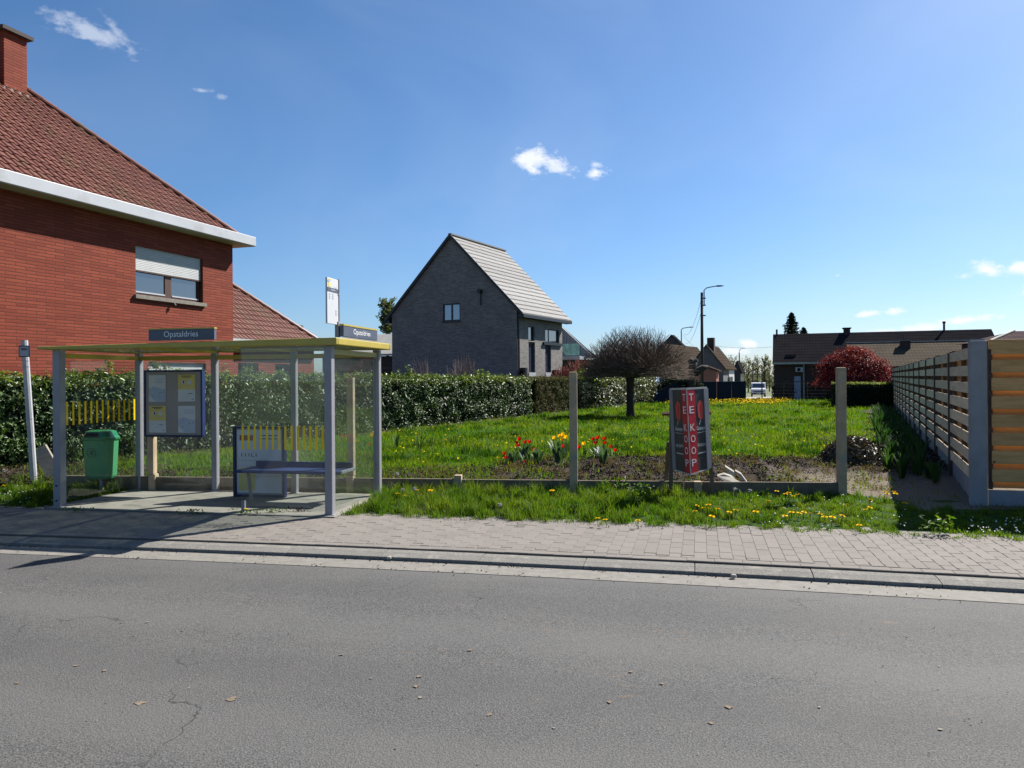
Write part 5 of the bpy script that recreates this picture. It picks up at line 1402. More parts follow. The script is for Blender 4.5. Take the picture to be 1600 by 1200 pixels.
for side in (0, 1):
    a, b, c, d = (TL, TM, BL_, BM) if side == 0 else (TM, TR_, BM, BR_)
    nrm_ = (b - a).cross(c - a).normalized()
    if nrm_.y > 0: nrm_ = -nrm_
    q = lambda s, t, l=0: bil(a, b, c, d, s, t) + nrm_ * l
    def panel(name, pts, mat, l, th=.004, par=sg):
        m = MB(); m.prism([q(s, t, l) for s, t in pts], -nrm_ * th); return m.build(name, mat, par)
    pn = panel('panel', ((0, 0), (1, 0), (1, 1), (0, 1)), BDARK, 0, .012)
    r0, r1 = (.70, .995) if side == 0 else (.005, .40)
    if side == 1: r1 = .38
    panel('red_strip', ((r0, -.004), (r1, -.004), (r1, 1.0), (r0, 1.0)), BRED, .004, .0035, pn)
    panel('strip_edge', ((.985, -.004), (1.0, -.004), (1.0, 1.0), (.985, 1.0)) if side == 0 else ((0, -.004), (.015, -.004), (.015, 1.0), (0, 1.0)), EDGEW, .0048, .004, pn)
    f0, f1 = (0, .16) if side == 0 else (.82, 1.0)
    panel('frame_upright', ((f0 - (.04 if side == 0 else 0), -.0), (f1 + (.04 if side == 1 else 0), -.0), (f1 + (.04 if side == 1 else 0), 1.0), (f0 - (.04 if side == 0 else 0), 1.0)), FGREY, .012, .035)
    panel('frame_rail', ((0, -.018), (1, -.018), (1, .004), (0, .004)), EDGEW, .006, .02); panel('frame_rail', ((0, .997), (1, .997), (1, 1.012), (0, 1.012)), EDGEW, .006, .02)
    if side == 0: hx, tx, tw = .44, .44, .44
    else: hx, tx, tw = .62, .60, .40
    hw = .15
    rose = panel('rose_emblem', [(hx - hw, .20), (hx - .02, .135), (hx + hw * .9, .17), (hx + hw, .27), (hx + hw * .8, .36), (hx + .02, .385), (hx - hw * .8, .34)], ROSE, .0045, .003, pn)
    panel('emblem_fold', [(hx + .0, .20), (hx + .07, .19), (hx + .05, .30), (hx + .02, .34)], BRED, .006, .001, pn)
    panel('rose_stem', [(hx - .03, .385), (hx - .01, .385), (hx - .08, .44), (hx - .10, .44)], LETTER, .0045, .001, pn)
    rt = (b - a).normalized(); up_ = (a - c).normalized()
    w_ = (b - a).length
    text('Gosseye', .072, LETTER, 'lettering', pn, q(tx, .485, .005), rt, up_, width=w_ * tw)
    text('055 42 60 41', .042, LETTER, 'phone_number', pn, q(tx, .685, .005), rt, up_, width=w_ * tw)
    for t in (.53, .775):
        panel('print_line', ((tx - tw / 2, t), (tx + tw / 2, t), (tx + tw / 2, t + (.007 if t < .6 else .014)), (tx - tw / 2, t + (.007 if t < .6 else .014))), EDGEW, .0045, .001, pn)
    sx = (r0 + r1) / 2
    for chh, t in zip('TEKOOP', (.095, .245, .455, .59, .73, .875)):
        text(chh, .098, LETTER, 'letter', pn, q(sx, t, .0062), rt, up_, width=w_ * (.18 if side == 0 else .22))
def stake(p0, p1, name='stake', s=.024):
    m = MB(); d = Vector((s, 0, 0)); e = Vector((0, s, 0))
    m.hexa([p0 - d - e, p0 + d - e, p0 + d + e, p0 - d + e, p1 - d - e, p1 + d - e, p1 + d + e, p1 - d + e]); m.build(name, LEGW, sg)
g0, g1 = P(1048, 781, yE + .03), P(1112, 776, yE + .03)
stake(Vector((g0.x + .0, g0.y, -.1)), TL + Vector((.03, .05, -.02))); stake(Vector((g1.x + .03, g1.y, -.1)), TR_ + Vector((-.03, .05, -.02)))
stake(P(1040, 756, yE + .35), TL + Vector((.01, .16, -.75)))
m = MB(); pa, pb_ = P(1035, 646.5, yE + .12), P(1111, 644.5, yE + .12); m.path([pa, pb_], .028, 4); m.build('cross_rail', M('rust_red_wood', (.16, .065, .045), rough=.8), sg)
# pale broken slabs lying on the planks
SLABW = M('pale_slab', (.34, .315, .26), (.285, .26, .215), rough=.85, scale=7, bump=.3)
def shard(pix, Y, name, lab):
    pts = [P(x, y, Y + dy) for x, y, dy in pix]
    m = MB(); m.prism(pts, Vector((.01, .05, .02))); tag(m.build(name, SLABW), lab, 'stone slab', 'pale broken slabs beside the for sale board')
shard([(1121, 744, 0), (1131, 741, .05), (1143, 745, .08), (1150, 752, .1), (1175, 764, 0), (1140, 764, -.05), (1133, 753, -.03)], 11.25, 'stone_slab', 'largest pale broken slab lying beside the for sale board')
shard([(1133, 729, .15), (1147, 738, .1), (1148, 746, .05), (1143, 746, .05)], 11.35, 'stone_slab', 'pale pointed slab shard sticking up left behind the largest slab')
shard([(1149, 736, .12), (1158, 741, .1), (1174, 763, 0), (1166, 760, .02)], 11.36, 'stone_slab', 'narrow pale slab shard leaning on the right of the largest slab')

# ================================================================== HEDGES
LAUREL = leaf_mat('laurel_leaf', (.014, .036, .010), (.036, .075, .016), (.060, .112, .022), rough=.46, spec=.30, trans=.16, big=.9, tcol=1.5)
LAURELT = leaf_mat('laurel_young_leaf', (.085, .135, .025), (.12, .16, .04), rough=.35, spec=.55, trans=.35)
CONIFERH = leaf_mat('clipped_hedge_leaf', (.045, .060, .018), (.075, .082, .030), (.085, .070, .035), rough=.7, spec=.2, trans=.2, big=1.2)
DARKCON = leaf_mat('dark_conifer_leaf', (.008, .020, .008), (.016, .032, .012), rough=.7, spec=.2, trans=.1)
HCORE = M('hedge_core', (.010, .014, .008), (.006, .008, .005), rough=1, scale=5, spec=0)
TWIG = M('twig_bark', (.15, .102, .076), (.095, .065, .049), rough=.9, scale=8)
TWIGL = M('pale_twig', (.26, .19, .17), (.18, .13, .115), rough=.9, scale=8)
TWIGR = M('red_brown_twig', (.36, .13, .095), (.24, .085, .065), rough=.85, scale=8, island=True, rand=.4)
BARK = M('bark', (.060, .048, .040), (.035, .028, .024), rough=.95, scale=9, stretch=(3, 3, .6), bump=.8, bscale=14, dist=.03)
def hedge(name, label, F, u0, u1, v0, v1, zt, n, L, Wd, mat, tip=None, wob=.08, group=None, zt2=None, core=True, jit=.55, topjit=.05):
    t = thing(name, label, 'hedge', F((u0 + u1) / 2, (v0 + v1) / 2, 0), group)
    zt2 = zt2 or zt
    r = rng
    du, dv = u1 - u0, v1 - v0
    areas = np.array([dv * zt, dv * zt, du * zt, du * zt, du * dv]) * np.array([1, .35, 1, .6, 1.0])
    f = r.choice(5, n, p=areas / areas.sum()); a, b = r.random(n), r.random(n)
    u = np.where(f == 0, u1, np.where(f == 1, u0, u0 + du * a)); v = np.where(f == 2, v0, np.where(f == 3, v1, v0 + dv * np.where(f < 2, a, b)))
    zz = zt + (zt2 - zt) * (v - v0) / max(dv, .01)
    z = np.where(f == 4, zz, zz * b)
    nu = np.where(f == 0, 1., np.where(f == 1, -1., 0)); nv = np.where(f == 2, -1., np.where(f == 3, 1., 0)); nz_ = np.where(f == 4, 1., .35)
    w = (noise2(u * 1.0 + v, z * 1.3 + v * .3, 1.3, 11) * 1.3 + noise2(u * 1.1 - v, z * 1.6, .5, 12) * .7) * wob + r.normal(0, wob * .8, n) - .05
    u = u + nu * w; v = v + nv * w; z = np.maximum(z + np.where(f == 4, w * .8 + np.abs(r.normal(0, topjit, n)), 0), .02)
    X = F.o.x + F.U.x * u + F.N.x * v; Y = F.o.y + F.U.y * u + F.N.y * v
    nx = F.U.x * nu + F.N.x * nv; ny = F.U.y * nu + F.N.y * nv
    nor = np.stack([nx, ny, nz_], 1) + r.normal(0, jit, (n, 3))
    ln = L * np.clip(r.lognormal(-.12, .35, n), .4, 1.7)
    mi = None; mats = mat
    if tip is not None:
        mats = [mat, tip]; mi = ((z > zz - .12 - np.abs(r.normal(0, .12, n))) & (r.random(n) < .6)).astype(int)
    leaf_cloud('foliage', np.stack([X, Y, z], 1), nor, ln, Wd * ln / L, mats, t, mi=mi)
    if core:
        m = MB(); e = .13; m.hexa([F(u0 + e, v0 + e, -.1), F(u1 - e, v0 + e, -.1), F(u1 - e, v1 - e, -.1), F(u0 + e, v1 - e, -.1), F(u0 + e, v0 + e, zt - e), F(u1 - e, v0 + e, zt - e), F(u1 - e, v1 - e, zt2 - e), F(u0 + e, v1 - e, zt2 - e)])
        m.build('light_block_core', HCORE, t)  # solid dark box added inside the hedge to block light
    return t
FL = Frame(-7.66, 18.0, 26.5)
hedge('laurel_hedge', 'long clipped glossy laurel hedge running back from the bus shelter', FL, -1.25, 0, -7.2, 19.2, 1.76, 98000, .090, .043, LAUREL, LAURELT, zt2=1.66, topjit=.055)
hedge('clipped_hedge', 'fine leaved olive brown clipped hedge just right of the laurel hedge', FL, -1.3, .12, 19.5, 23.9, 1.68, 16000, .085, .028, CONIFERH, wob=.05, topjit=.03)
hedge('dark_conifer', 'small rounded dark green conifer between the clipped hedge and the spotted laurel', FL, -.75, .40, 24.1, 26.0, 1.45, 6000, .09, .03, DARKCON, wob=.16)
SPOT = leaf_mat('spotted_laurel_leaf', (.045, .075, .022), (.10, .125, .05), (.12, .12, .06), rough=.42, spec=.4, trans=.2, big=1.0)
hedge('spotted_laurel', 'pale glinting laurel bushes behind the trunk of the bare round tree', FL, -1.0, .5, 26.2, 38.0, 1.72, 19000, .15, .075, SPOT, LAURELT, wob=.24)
# upright laurel shoots above the hedge
def shoots(label, pix, Y, grp):
    for i_, (px, py, hgt) in enumerate(pix):
        p = P(px, py, Y); t = thing('laurel_shoot', ('leftmost ', 'second ', 'third ', 'fourth ', 'rightmost ')[i_ if i_ < len(pix) - 1 else 4] + label, 'shoot', (p.x, p.y, p.z), grp)
        m = MB(); top = p + Vector((random.uniform(-.06, .06), 0, hgt)); m.path([p - Vector((0, 0, .3)), p, top], [.006, .005, .003], 5); m.build('stem', LAUREL, t)
        n = 26; z = rng.uniform(0, hgt, n); a = rng.uniform(0, 6.28, n)
        pos = np.stack([p.x + np.cos(a) * .07, p.y + np.sin(a) * .07, p.z + z], 1)
        leaf_cloud('leaves', pos, np.stack([np.cos(a) * .5, np.sin(a) * .5, np.ones(n) * .8], 1) + rng.normal(0, .25, (n, 3)), .12, .042, LAURELT, t)
shoots('young laurel shoot rising above the hedge at the left of the shelter', [(170, 585, .30), (160, 588, .2), (237, 583, .30), (246, 583, .24), (262, 584, .2)], 16.5, 'laurel shoots')
shoots('laurel shoot above the hedge seen through the middle shelter glass', [(352, 588, .32), (382, 588, .26), (390, 588, .36)], 19.0, 'laurel shoots')
shoots('laurel shoot standing up beside the right end of the bus shelter', [(636, 590, .45), (640, 590, .30)], 24.3, 'laurel shoots')
shoots('low laurel shoot on the hedge in front of the grey house', [(745, 590, .3), (752, 590, .36), (760, 590, .25)], 29.5, 'laurel shoots')
# bare twiggy shrubs behind the hedge
def bare_shrub(label, px, py, Y, hgt, spread, n, mat, grp=None, rad=.008, name='bare_shrub'):
    p = P(px, py, Y); t = thing(name, label, 'shrub', (p.x, p.y, 0), grp); m = MB()
    for k in range(n):
        a = random.uniform(0, 6.28); s = random.uniform(.1, 1) * spread; hh = hgt * random.uniform(.7, 1.05) * (1 - .35 * (s / spread) ** 2)
        b = Vector((p.x + random.gauss(0, .12), p.y + random.gauss(0, .12), random.uniform(.2, .6)))
        e = Vector((p.x + math.cos(a) * s, p.y + math.sin(a) * s, hh)); mid = b.lerp(e, .55) + Vector((0, 0, .10))
        m.path([b, mid, e], [rad, rad * .8, rad * .45], 4, cap=False)
        for q in range(2):
            tt = random.uniform(.4, .85); c = b.lerp(e, tt) + Vector((0, 0, .05)); m.path([c, c + (e - b) * random.uniform(.15, .3) + Vector((random.gauss(0, .1), random.gauss(0, .1), random.gauss(.04, .05)))], [rad * .6, rad * .35], 4, cap=False)
    m.build('twigs', mat, t, kind='stuff'); return t
g_ = 'bare shrubs behind the laurel hedge'
bare_shrub('bare twiggy shrub behind the hedge near the shelter corner of the grey house', 663, 590, 31, 2.4, .85, 90, TWIGL, g_, .011)
bare_shrub('widest bare twiggy shrub behind the hedge under the gable window of the grey house', 722, 590, 32, 2.6, 1.15, 130, TWIGL, g_, .011)
bare_shrub('red brown leafless bush between the grey house and the bare round tree', 910, 590, 44, 2.7, 1.7, 520, TWIGR, None, .016, 'red_bush')
bare_shrub('red brown leafless bush at the right wall of the grey house', 880, 590, 43.5, 2.35, .9, 240, TWIGR, None, .016, 'red_bush')

# ================================================================== ROUND BARE TREE
def round_tree():
    Y = 33.6; b = G(985, 651, .02); Y = b.y
    t = thing('bare_round_tree', 'bare pollarded tree with a wide dome of thin dark twigs on the lawn', 'tree', (b.x, b.y, 0))
    k = Y / 1200
    top = Vector((b.x, b.y, P(985, 592, Y).z))
    m = MB(); rr = 6.2 * k
    m.path([b - Vector((0, 0, .1)), b + Vector((0, 0, .12)), b.lerp(top, .3), b.lerp(top, .7), top, top + Vector((0, 0, .22))], [rr * 1.35, rr * 1.05, rr * .95, rr * .9, rr * 1.1, rr * 1.0], 12); m.build('trunk', BARK, t, smooth=True)
    tips = []
    R_ = 96 * k; cxo = 10 * k
    for i in range(16):
        a = i * 2.399; rad = R_ * (.30 + .35 * ((i * .618) % 1)); zz = top.z + .12 + .30 * (1 - rad / (R_ * .65)) + random.uniform(0, .1)
        e = Vector((b.x + math.cos(a) * rad, b.y + math.sin(a) * rad, zz))
        mid = top.lerp(e, .45) + Vector((0, 0, .08 + random.uniform(0, .1)))
        m = MB(); m.path([top + Vector((0, 0, .05)), mid, e], [.085, .06, .042], 7); m.build('limb', BARK, t, smooth=True)
        tips += [(e, a), (mid, a), (mid.lerp(e, .5) + Vector((0, 0, .03)), a)]
        for q in range(3):
            a2 = a + random.uniform(-.8, .8); e2 = e + Vector((math.cos(a2), math.sin(a2), random.uniform(.0, .25))) * R_ * random.uniform(.12, .25)
            m2 = MB(); m2.path([e, e2], [.038, .024], 5); m2.build('limb', BARK, t); tips.append((e2, a2)); tips.append((e.lerp(e2, .5), a2))
    tips += [(top + Vector((math.cos(a), math.sin(a), .6)) * .25, a) for a in np.linspace(0, 6, 14)]
    m = MB(); zc = top.z - .10; H_ = P(985, 507, Y).z - zc
    for i in range(5000):
        e, a = random.choice(tips)
        # end on a dome shell
        th = math.acos(random.uniform(.0, 1.0)) ; ph = random.uniform(0, 6.28)
        dirv = Vector((math.cos(ph) * math.sin(th) * R_, math.sin(ph) * math.sin(th) * R_, math.cos(th) * H_))
        tgt = Vector((b.x + cxo, b.y, zc)) + dirv
        d = tgt - e
        if d.length > R_ * .98: continue
        s = random.uniform(.66, 1.03); tip = e + d * s
        st = e + d * random.uniform(0, .35)
        mid = st.lerp(tip, .5) + Vector((random.gauss(0, .04), random.gauss(0, .04), -.05))
        m.path([st, mid, tip], [.011, .008, .0048], 3, cap=False)
    m.build('twigs', TWIG, t, kind='stuff')
round_tree()

# dark pollard stump beyond
pk = P(1092, 600, 50)
pol = thing('pollard_tree', 'dark knobbly pollard trunk with cut off arms behind the navy screen', 'tree', (pk.x, pk.y, 0))
m = MB(); q = lambda x, y: P(x, y, 50)
m.path([Vector((q(1080, 600).x, 50, -.2)), q(1080, 592), q(1082, 574), q(1083, 566)], [.30, .26, .22, .30], 9); m.build('trunk', BARK, pol, smooth=True)
for pts, rr in (([q(1080, 590), q(1090, 580), q(1098, 575), q(1106, 573)], [.2, .24, .22, .1]), ([q(1083, 568), q(1077, 561)], [.2, .16]), ([q(1083, 568), q(1089, 561)], [.2, .13]), ([q(1082, 575), q(1078, 563)], [.16, .17])):
    m = MB(); m.path(pts, rr, 8); m.build('arm', BARK, pol, smooth=True)
n = 900; pos = np.stack([rng.normal(0, .9, n) + q(1062, 598).x, rng.normal(50, .5, n), np.abs(rng.normal(0, .5, n)) + 1.0], 1)
bs2 = thing('dark_shrub', 'low dark shrub growing over the left end of the navy screen', 'shrub', (q(1062, 598).x, 50, 0))
n = 5000; a = rng.random(n); ux = q(1030, 600).x + a * (q(1100, 600).x - q(1030, 600).x); zz = rng.random(n) ** .6 * (1.2 + .75 * np.sin(np.clip(a * 1.0, 0, 1) * 3.14))
leaf_cloud('foliage', np.stack([ux, rng.normal(50.6, .35, n), zz], 1), rng.normal(0, 1, (n, 3)), .13, .06, DARKCON, bs2)

# ================================================================== RIGHT SIDE: DARK HEDGES, RED MAPLE, CONIFER
MAPLE = leaf_mat('maple_leaf', (.085, .006, .014), (.155, .012, .022), (.22, .028, .034), rough=.6, spec=.15, trans=.3, big=.8, tcol=1.2)
GOLDG = leaf_mat('fresh_hedge_leaf', (.10, .14, .018), (.14, .18, .03), rough=.6, trans=.4)
FHD = Frame(*G(1300, 637).xy, 22)
zt_ = P(1340, 601, FHD.o.y).z
hedge('privet_hedge', 'dark clipped hedge with bright yellow green top under the red maple', FHD, 0, 4.3, 0, 1.3, zt_, 15000, .08, .035, DARKCON, None, wob=.05)
t_ = bpy.data.objects['privet_hedge']
n = 5000; u, v = rng.uniform(0, 4.3, n), rng.uniform(0, 1.3, n)
leaf_cloud('top_growth', np.stack([FHD.o.x + FHD.U.x * u + FHD.N.x * v, FHD.o.y + FHD.U.y * u + FHD.N.y * v, zt_ + np.abs(rng.normal(.02, .05, n))], 1), np.array([0, 0, 1.]) + rng.normal(0, .5, (n, 3)), .09, .04, GOLDG, t_)
FHE = Frame(*P(1206, 610, 57).xy, 19.5)
hedge('dark_hedge', 'low dark hedge along the front of the brown brick bungalow', FHE, 0, 5.3, -.2, .9, P(1240, 605, 57).z, 9000, .10, .045, DARKCON, None, wob=.04)
t_ = bpy.data.objects['dark_hedge']; n = 2500; u, v = rng.uniform(0, 5.3, n), rng.uniform(-.2, .9, n)
leaf_cloud('top_growth', np.stack([FHE.o.x + FHE.U.x * u + FHE.N.x * v, FHE.o.y + FHE.U.y * u + FHE.N.y * v, P(1240, 605, 57).z + np.abs(rng.normal(.02, .04, n))], 1), np.array([0, 0, 1.]) + rng.normal(0, .5, (n, 3)), .09, .04, CONIFERH, t_)
def maple():
    Y = 46; b = Vector((P(1332, 600, Y).x, Y, 0)); t = thing('red_maple', 'domed red leaved Japanese maple in front of the bungalow', 'tree', b)
    m = MB()
    m.path([b, b + Vector((.05, 0, .6)), b + Vector((-.05, 0, 1.1))], [.12, .10, .08], 8); m.build('trunk', BARK, t)
    for i in range(9):
        a = i * .7; e = b + Vector((math.cos(a) * 1.3, math.sin(a) * 1.1, 1.9 + .4 * math.sin(i * 2.1))); m = MB(); m.path([b + Vector((0, 0, .9)), b.lerp(e, .5) + Vector((0, 0, .8)), e], [.06, .04, .02], 5, cap=False); m.build('limb', BARK, t)
    cx, rx = P(1331, 575, Y).x, 57 * Y / 1200; zt = P(1330, 543, Y).z; zb = 1.15
    pos, nor = [], []
    for c in range(85):                # layered drooping clumps
        th = math.acos(random.uniform(.05, 1)); ph = random.uniform(0, 6.28); s = random.uniform(.78, 1.0)
        cen = np.array([cx + math.cos(ph) * math.sin(th) * rx * s * .93, Y + math.sin(ph) * math.sin(th) * rx * .8 * s, zb + math.cos(th) * (zt - zb) * s])
        n = 190; o = rng.normal(0, 1, (n, 3)) * np.array([.28, .28, .12]); o[:, 2] -= .5 * (o[:, 0] ** 2 + o[:, 1] ** 2)
        pos.append(cen + o); nor.append(np.tile(unit(cen - np.array([cx, Y, zb - .3])), (n, 1)) * .8 + np.array([0, 0, .5]) + rng.normal(0, .45, (n, 3)))
    leaf_cloud('crown', np.concatenate(pos), np.concatenate(nor), .13, .055, MAPLE, t)
maple()
CONIF = leaf_mat('spruce_needle', (.010, .022, .013), (.022, .038, .020), rough=.7, spec=.2, trans=.1)
def spruce(px, ptop, pbase, Y, hw, label, n=4200):
    b = P(px, pbase, Y); top = P(px, ptop, Y); k = Y / 1200
    t = thing('spruce_tree', label, 'tree', (b.x, b.y, b.z - 4), 'spruces behind the bungalow'); m = MB(); m.path([b - Vector((0, 0, 4)), top], [.25, .03], 6); m.build('trunk', BARK, t)
    H = top.z - b.z + .8; pos, nor = [], []
    tiers = 12
    for i in range(tiers):
        f = (i + .5) / tiers; z = top.z - f * H; r = hw * k * (f ** .8) * random.uniform(.8, 1.15)
        for j in range(9):
            a = j * .7 + i * 1.3 + random.uniform(-.2, .2); rr = r * random.uniform(.45, 1.2)
            m_ = max(6, int(n / tiers / 9)); s = rng.random(m_)
            pos.append(np.stack([b.x + np.cos(a) * s * rr + rng.normal(0, .05, m_), b.y + np.sin(a) * s * rr + rng.normal(0, .05, m_), z - .22 * s * rr + .28 * (s ** 2) * rr + rng.normal(0, .06, m_)], 1)); nor.append(np.array([0, 0, 1.]) + rng.normal(0, .7, (m_, 3)))
    leaf_cloud('crown', np.concatenate(pos), np.concatenate(nor), .30, .09, CONIF, t)
spruce(1237, 489, 530, 75, 25, 'pointed dark spruce rising behind the bungalow roof')
spruce(1256, 513, 532, 75, 17, 'smaller dark spruce tip right of the pointed one', 1800)
# trees behind the grey house and behind the red roof
SPRINGL = leaf_mat('spring_leaf', (.075, .105, .035), (.11, .135, .055), rough=.7, trans=.35)
def airy_tree(px, pbot, ptop, Y, wpx, label, n, mat, ntw=260, leaf=.16, grp=None, bare=False, name='spring_tree', base=-.3):
    k = Y / 1200; b = Vector((P(px, 590, Y).x, Y, base)); zt = P(px, ptop, Y).z; zb = P(px, pbot, Y).z; rx = wpx / 2 * k
    t = thing(name, label, 'tree', b, grp); m = MB()
    m.path([b, Vector((b.x, Y, zb + (zt - zb) * .35)), Vector((b.x + .1 * rx, Y, zb + (zt - zb) * .8))], [rx * .10 + .08, rx * .06 + .04, .03], 7); m.build('trunk', BARK, t)
    m = MB(); ends = []
    for i in range(ntw):
        z0 = zb + (zt - zb) * random.uniform(-.1, .75); a = random.uniform(0, 6.28); f = (z0 - zb) / (zt - zb)
        r = rx * random.uniform(.45, 1.05) * math.sqrt(max(.05, 1 - (f * 1.15 - .25) ** 2))
        s = Vector((b.x, Y, z0)); e = s + Vector((math.cos(a) * r, math.sin(a) * r, random.uniform(.2, .6) * (zt - zb) * .42))
        e.z = min(e.z, zt); m.path([s, s.lerp(e, .5) + Vector((0, 0, -.03 * (zt - zb))), e], [.022 * rx ** .5, .015 * rx ** .5, .006 * rx ** .5], 3, cap=False); ends.append((s, e))
    m.build('twigs', TWIG, t, kind='stuff')
    i = rng.integers(0, len(ends), n); s = np.array([list(a) for a, _ in ends])[i]; e = np.array([list(a) for _, a in ends])[i]; f = rng.uniform(.35, 1.08, (n, 1))
    leaf_cloud('crown', s + (e - s) * f + rng.normal(0, .05 * rx, (n, 3)), rng.normal(0, 1, (n, 3)), leaf, leaf * .5, mat, t)
airy_tree(606, 520, 463, 62, 34, 'leafing tree peeping out left behind the grey house', 1700, SPRINGL, 200, .22)
airy_tree(445, 530, 494, 48, 20, 'thin bare topped tree behind the extension roof ridge', 160, SPRINGL, 70, .12, 'thin trees behind the extension')
airy_tree(470, 532, 506, 50, 16, 'lowest thin tree right behind the end of the extension roof', 160, SPRINGL, 60, .12, 'thin trees behind the extension')
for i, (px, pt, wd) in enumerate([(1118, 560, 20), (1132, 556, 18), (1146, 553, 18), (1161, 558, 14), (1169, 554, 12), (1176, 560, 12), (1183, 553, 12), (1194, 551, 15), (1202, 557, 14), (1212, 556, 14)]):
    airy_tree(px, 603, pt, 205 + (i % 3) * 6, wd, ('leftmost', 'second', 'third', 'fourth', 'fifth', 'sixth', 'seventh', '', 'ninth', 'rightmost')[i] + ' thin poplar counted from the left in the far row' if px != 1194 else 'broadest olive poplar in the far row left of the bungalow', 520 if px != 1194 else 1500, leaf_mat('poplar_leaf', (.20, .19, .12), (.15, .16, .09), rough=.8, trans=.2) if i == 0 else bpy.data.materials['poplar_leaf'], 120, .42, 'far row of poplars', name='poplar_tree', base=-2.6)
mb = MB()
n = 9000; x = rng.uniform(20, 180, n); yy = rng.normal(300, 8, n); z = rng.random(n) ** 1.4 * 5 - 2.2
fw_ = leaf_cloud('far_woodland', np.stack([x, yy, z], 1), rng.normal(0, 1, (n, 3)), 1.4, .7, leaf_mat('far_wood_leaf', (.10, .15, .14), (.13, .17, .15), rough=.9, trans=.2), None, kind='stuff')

# ================================================================== SCREEN, WIRE FENCE, LAMPS, VAN
NAVYSCR = M('navy_screen_cloth', (.012, .018, .035), (.009, .014, .028), rough=.75, scale=4, spec=.2)
DARKMET = M('dark_metal', (.02, .022, .026), rough=.5)
s0, s1 = G(1022, 631), G(1166, 627); s0.y = 49.3; s0.x = ray(1022, 631)[0] * 49.3; s1.y = 52.6; s1.x = ray(1166, 627)[0] * 52.6
sd = (s1 - s0); dg = -math.degrees(math.atan2(sd.y, sd.x)); FSC = Frame(s0.x, s0.y, dg); SLn = math.hypot(sd.x, sd.y); zsc = P(1100, 597, 51).z
scr = thing('screen_fence', 'dark navy screen cloth fence at the far end of the lawn', 'fence', FSC(SLn / 2, 0, 0))
npn = 6
for k in range(npn):
    a, b = SLn * k / npn, SLn * (k + 1) / npn; m = MB()
    za = zsc * min(1, .35 + .65 * math.sin(min(1, (k + .0) / 1.6) * 1.57)); zb2 = zsc * min(1, .35 + .65 * math.sin(min(1, (k + 1.0) / 1.6) * 1.57))
    m.prism([FSC(a + .02, 0, -.1), FSC(b - .02, 0, -.1), FSC(b - .02, 0, zb2), FSC((a + b) / 2, 0, (za + zb2) / 2 + (.08 if k < 2 else 0)), FSC(a + .02, 0, za)], FSC.N * .03); m.build('screen_panel', NAVYSCR, scr)
    m = MB(); m.path([FSC(b, .06, -.1), FSC(b, .06, zb2 + .05)], .03, 6); m.build('post', DARKMET, scr)
m = MB(); m.box(FSC, SLn / npn * 1.6, SLn, -.03, .05, zsc + .002, zsc + .035); m.build('top_rail', SIGNGREY, scr)
w0 = Vector((ray(1168, 620)[0] * 52.8, 52.8, 0)); w1 = Vector((ray(1300, 620)[0] * 50.5, 50.5, 0)); sd = w1 - w0
FWR = Frame(w0.x, w0.y, -math.degrees(math.atan2(sd.y, sd.x))); WL = math.hypot(sd.x, sd.y)
wf = thing('wire_fence', 'see through dark wire mesh fence right of the navy screen', 'fence', FWR(WL / 2, 0, 0))
for px in (1190.5, 1224, 1261):
    u = FWR.hit_v(px, 610, 0)[0]; m = MB(); m.box(FWR, u - .035, u + .035, -.035, .035, -.2, zsc + .02); m.build('post', DARKMET, wf)
m = MB(); m.box(FWR, 0, WL, -.02, .02, zsc - .04, zsc); m.build('top_rail', DARKMET, wf)
m = MB()
for i in range(int(WL / .12)): m.path([FWR(i * .12, .04, 0), FWR(i * .12, .04, zsc)], .003, 3, cap=False)
for i in range(6): m.path([FWR(0, .04, .1 + i * .22), FWR(WL, .04, .1 + i * .22)], .003, 3, cap=False)
m.build('mesh_wire', DARKMET, wf, kind='stuff')
m = MB(); m.box(FWR, .2, WL - .2, .1, .2, -.1, .10); tag(m.build('edging_kerb', SOFFIT), 'pale low concrete edging under the wire fence', 'edging')
# yellow flowering strip before the fence
FLOWY = M('yellow_flower', (.78, .52, .006), (.62, .40, .005), rough=.9, scale=9, spec=.05)
n = 950; px = np.where(rng.random(n) < .6, rng.normal(1185, 26, n), rng.uniform(1040, 1225, n)); yy = rng.uniform(44.5, 51, n)
xx = (px - 800) / 1200 * yy; hz = rng.uniform(.12, .30, n)
leaf_cloud('flower_strip', np.stack([xx, yy, hz], 1), np.array([0, -.6, 1.]) + rng.normal(0, .4, (n, 3)), .10, .09, FLOWY, None, kind='stuff')
# side road
def tz(Y): return terrain(Y)
m = MB(); prev = None
for (pl_, pr_, Y) in ((1150, 1208, 54), (1160, 1208, 62), (1164, 1208, 75), (1168, 1207, 100), (1174, 1206, 130)):
    a, b = Vector((ray(pl_, 600)[0] * Y, Y, tz(Y) + .17 - .0006 * (Y - 54))), Vector((ray(pr_, 600)[0] * Y, Y, tz(Y) + .17 - .0006 * (Y - 54)))
    if prev: m.face([prev[0], prev[1], b, a])
    prev = (a, b)
structure(m.build('side_road', BACKROAD))
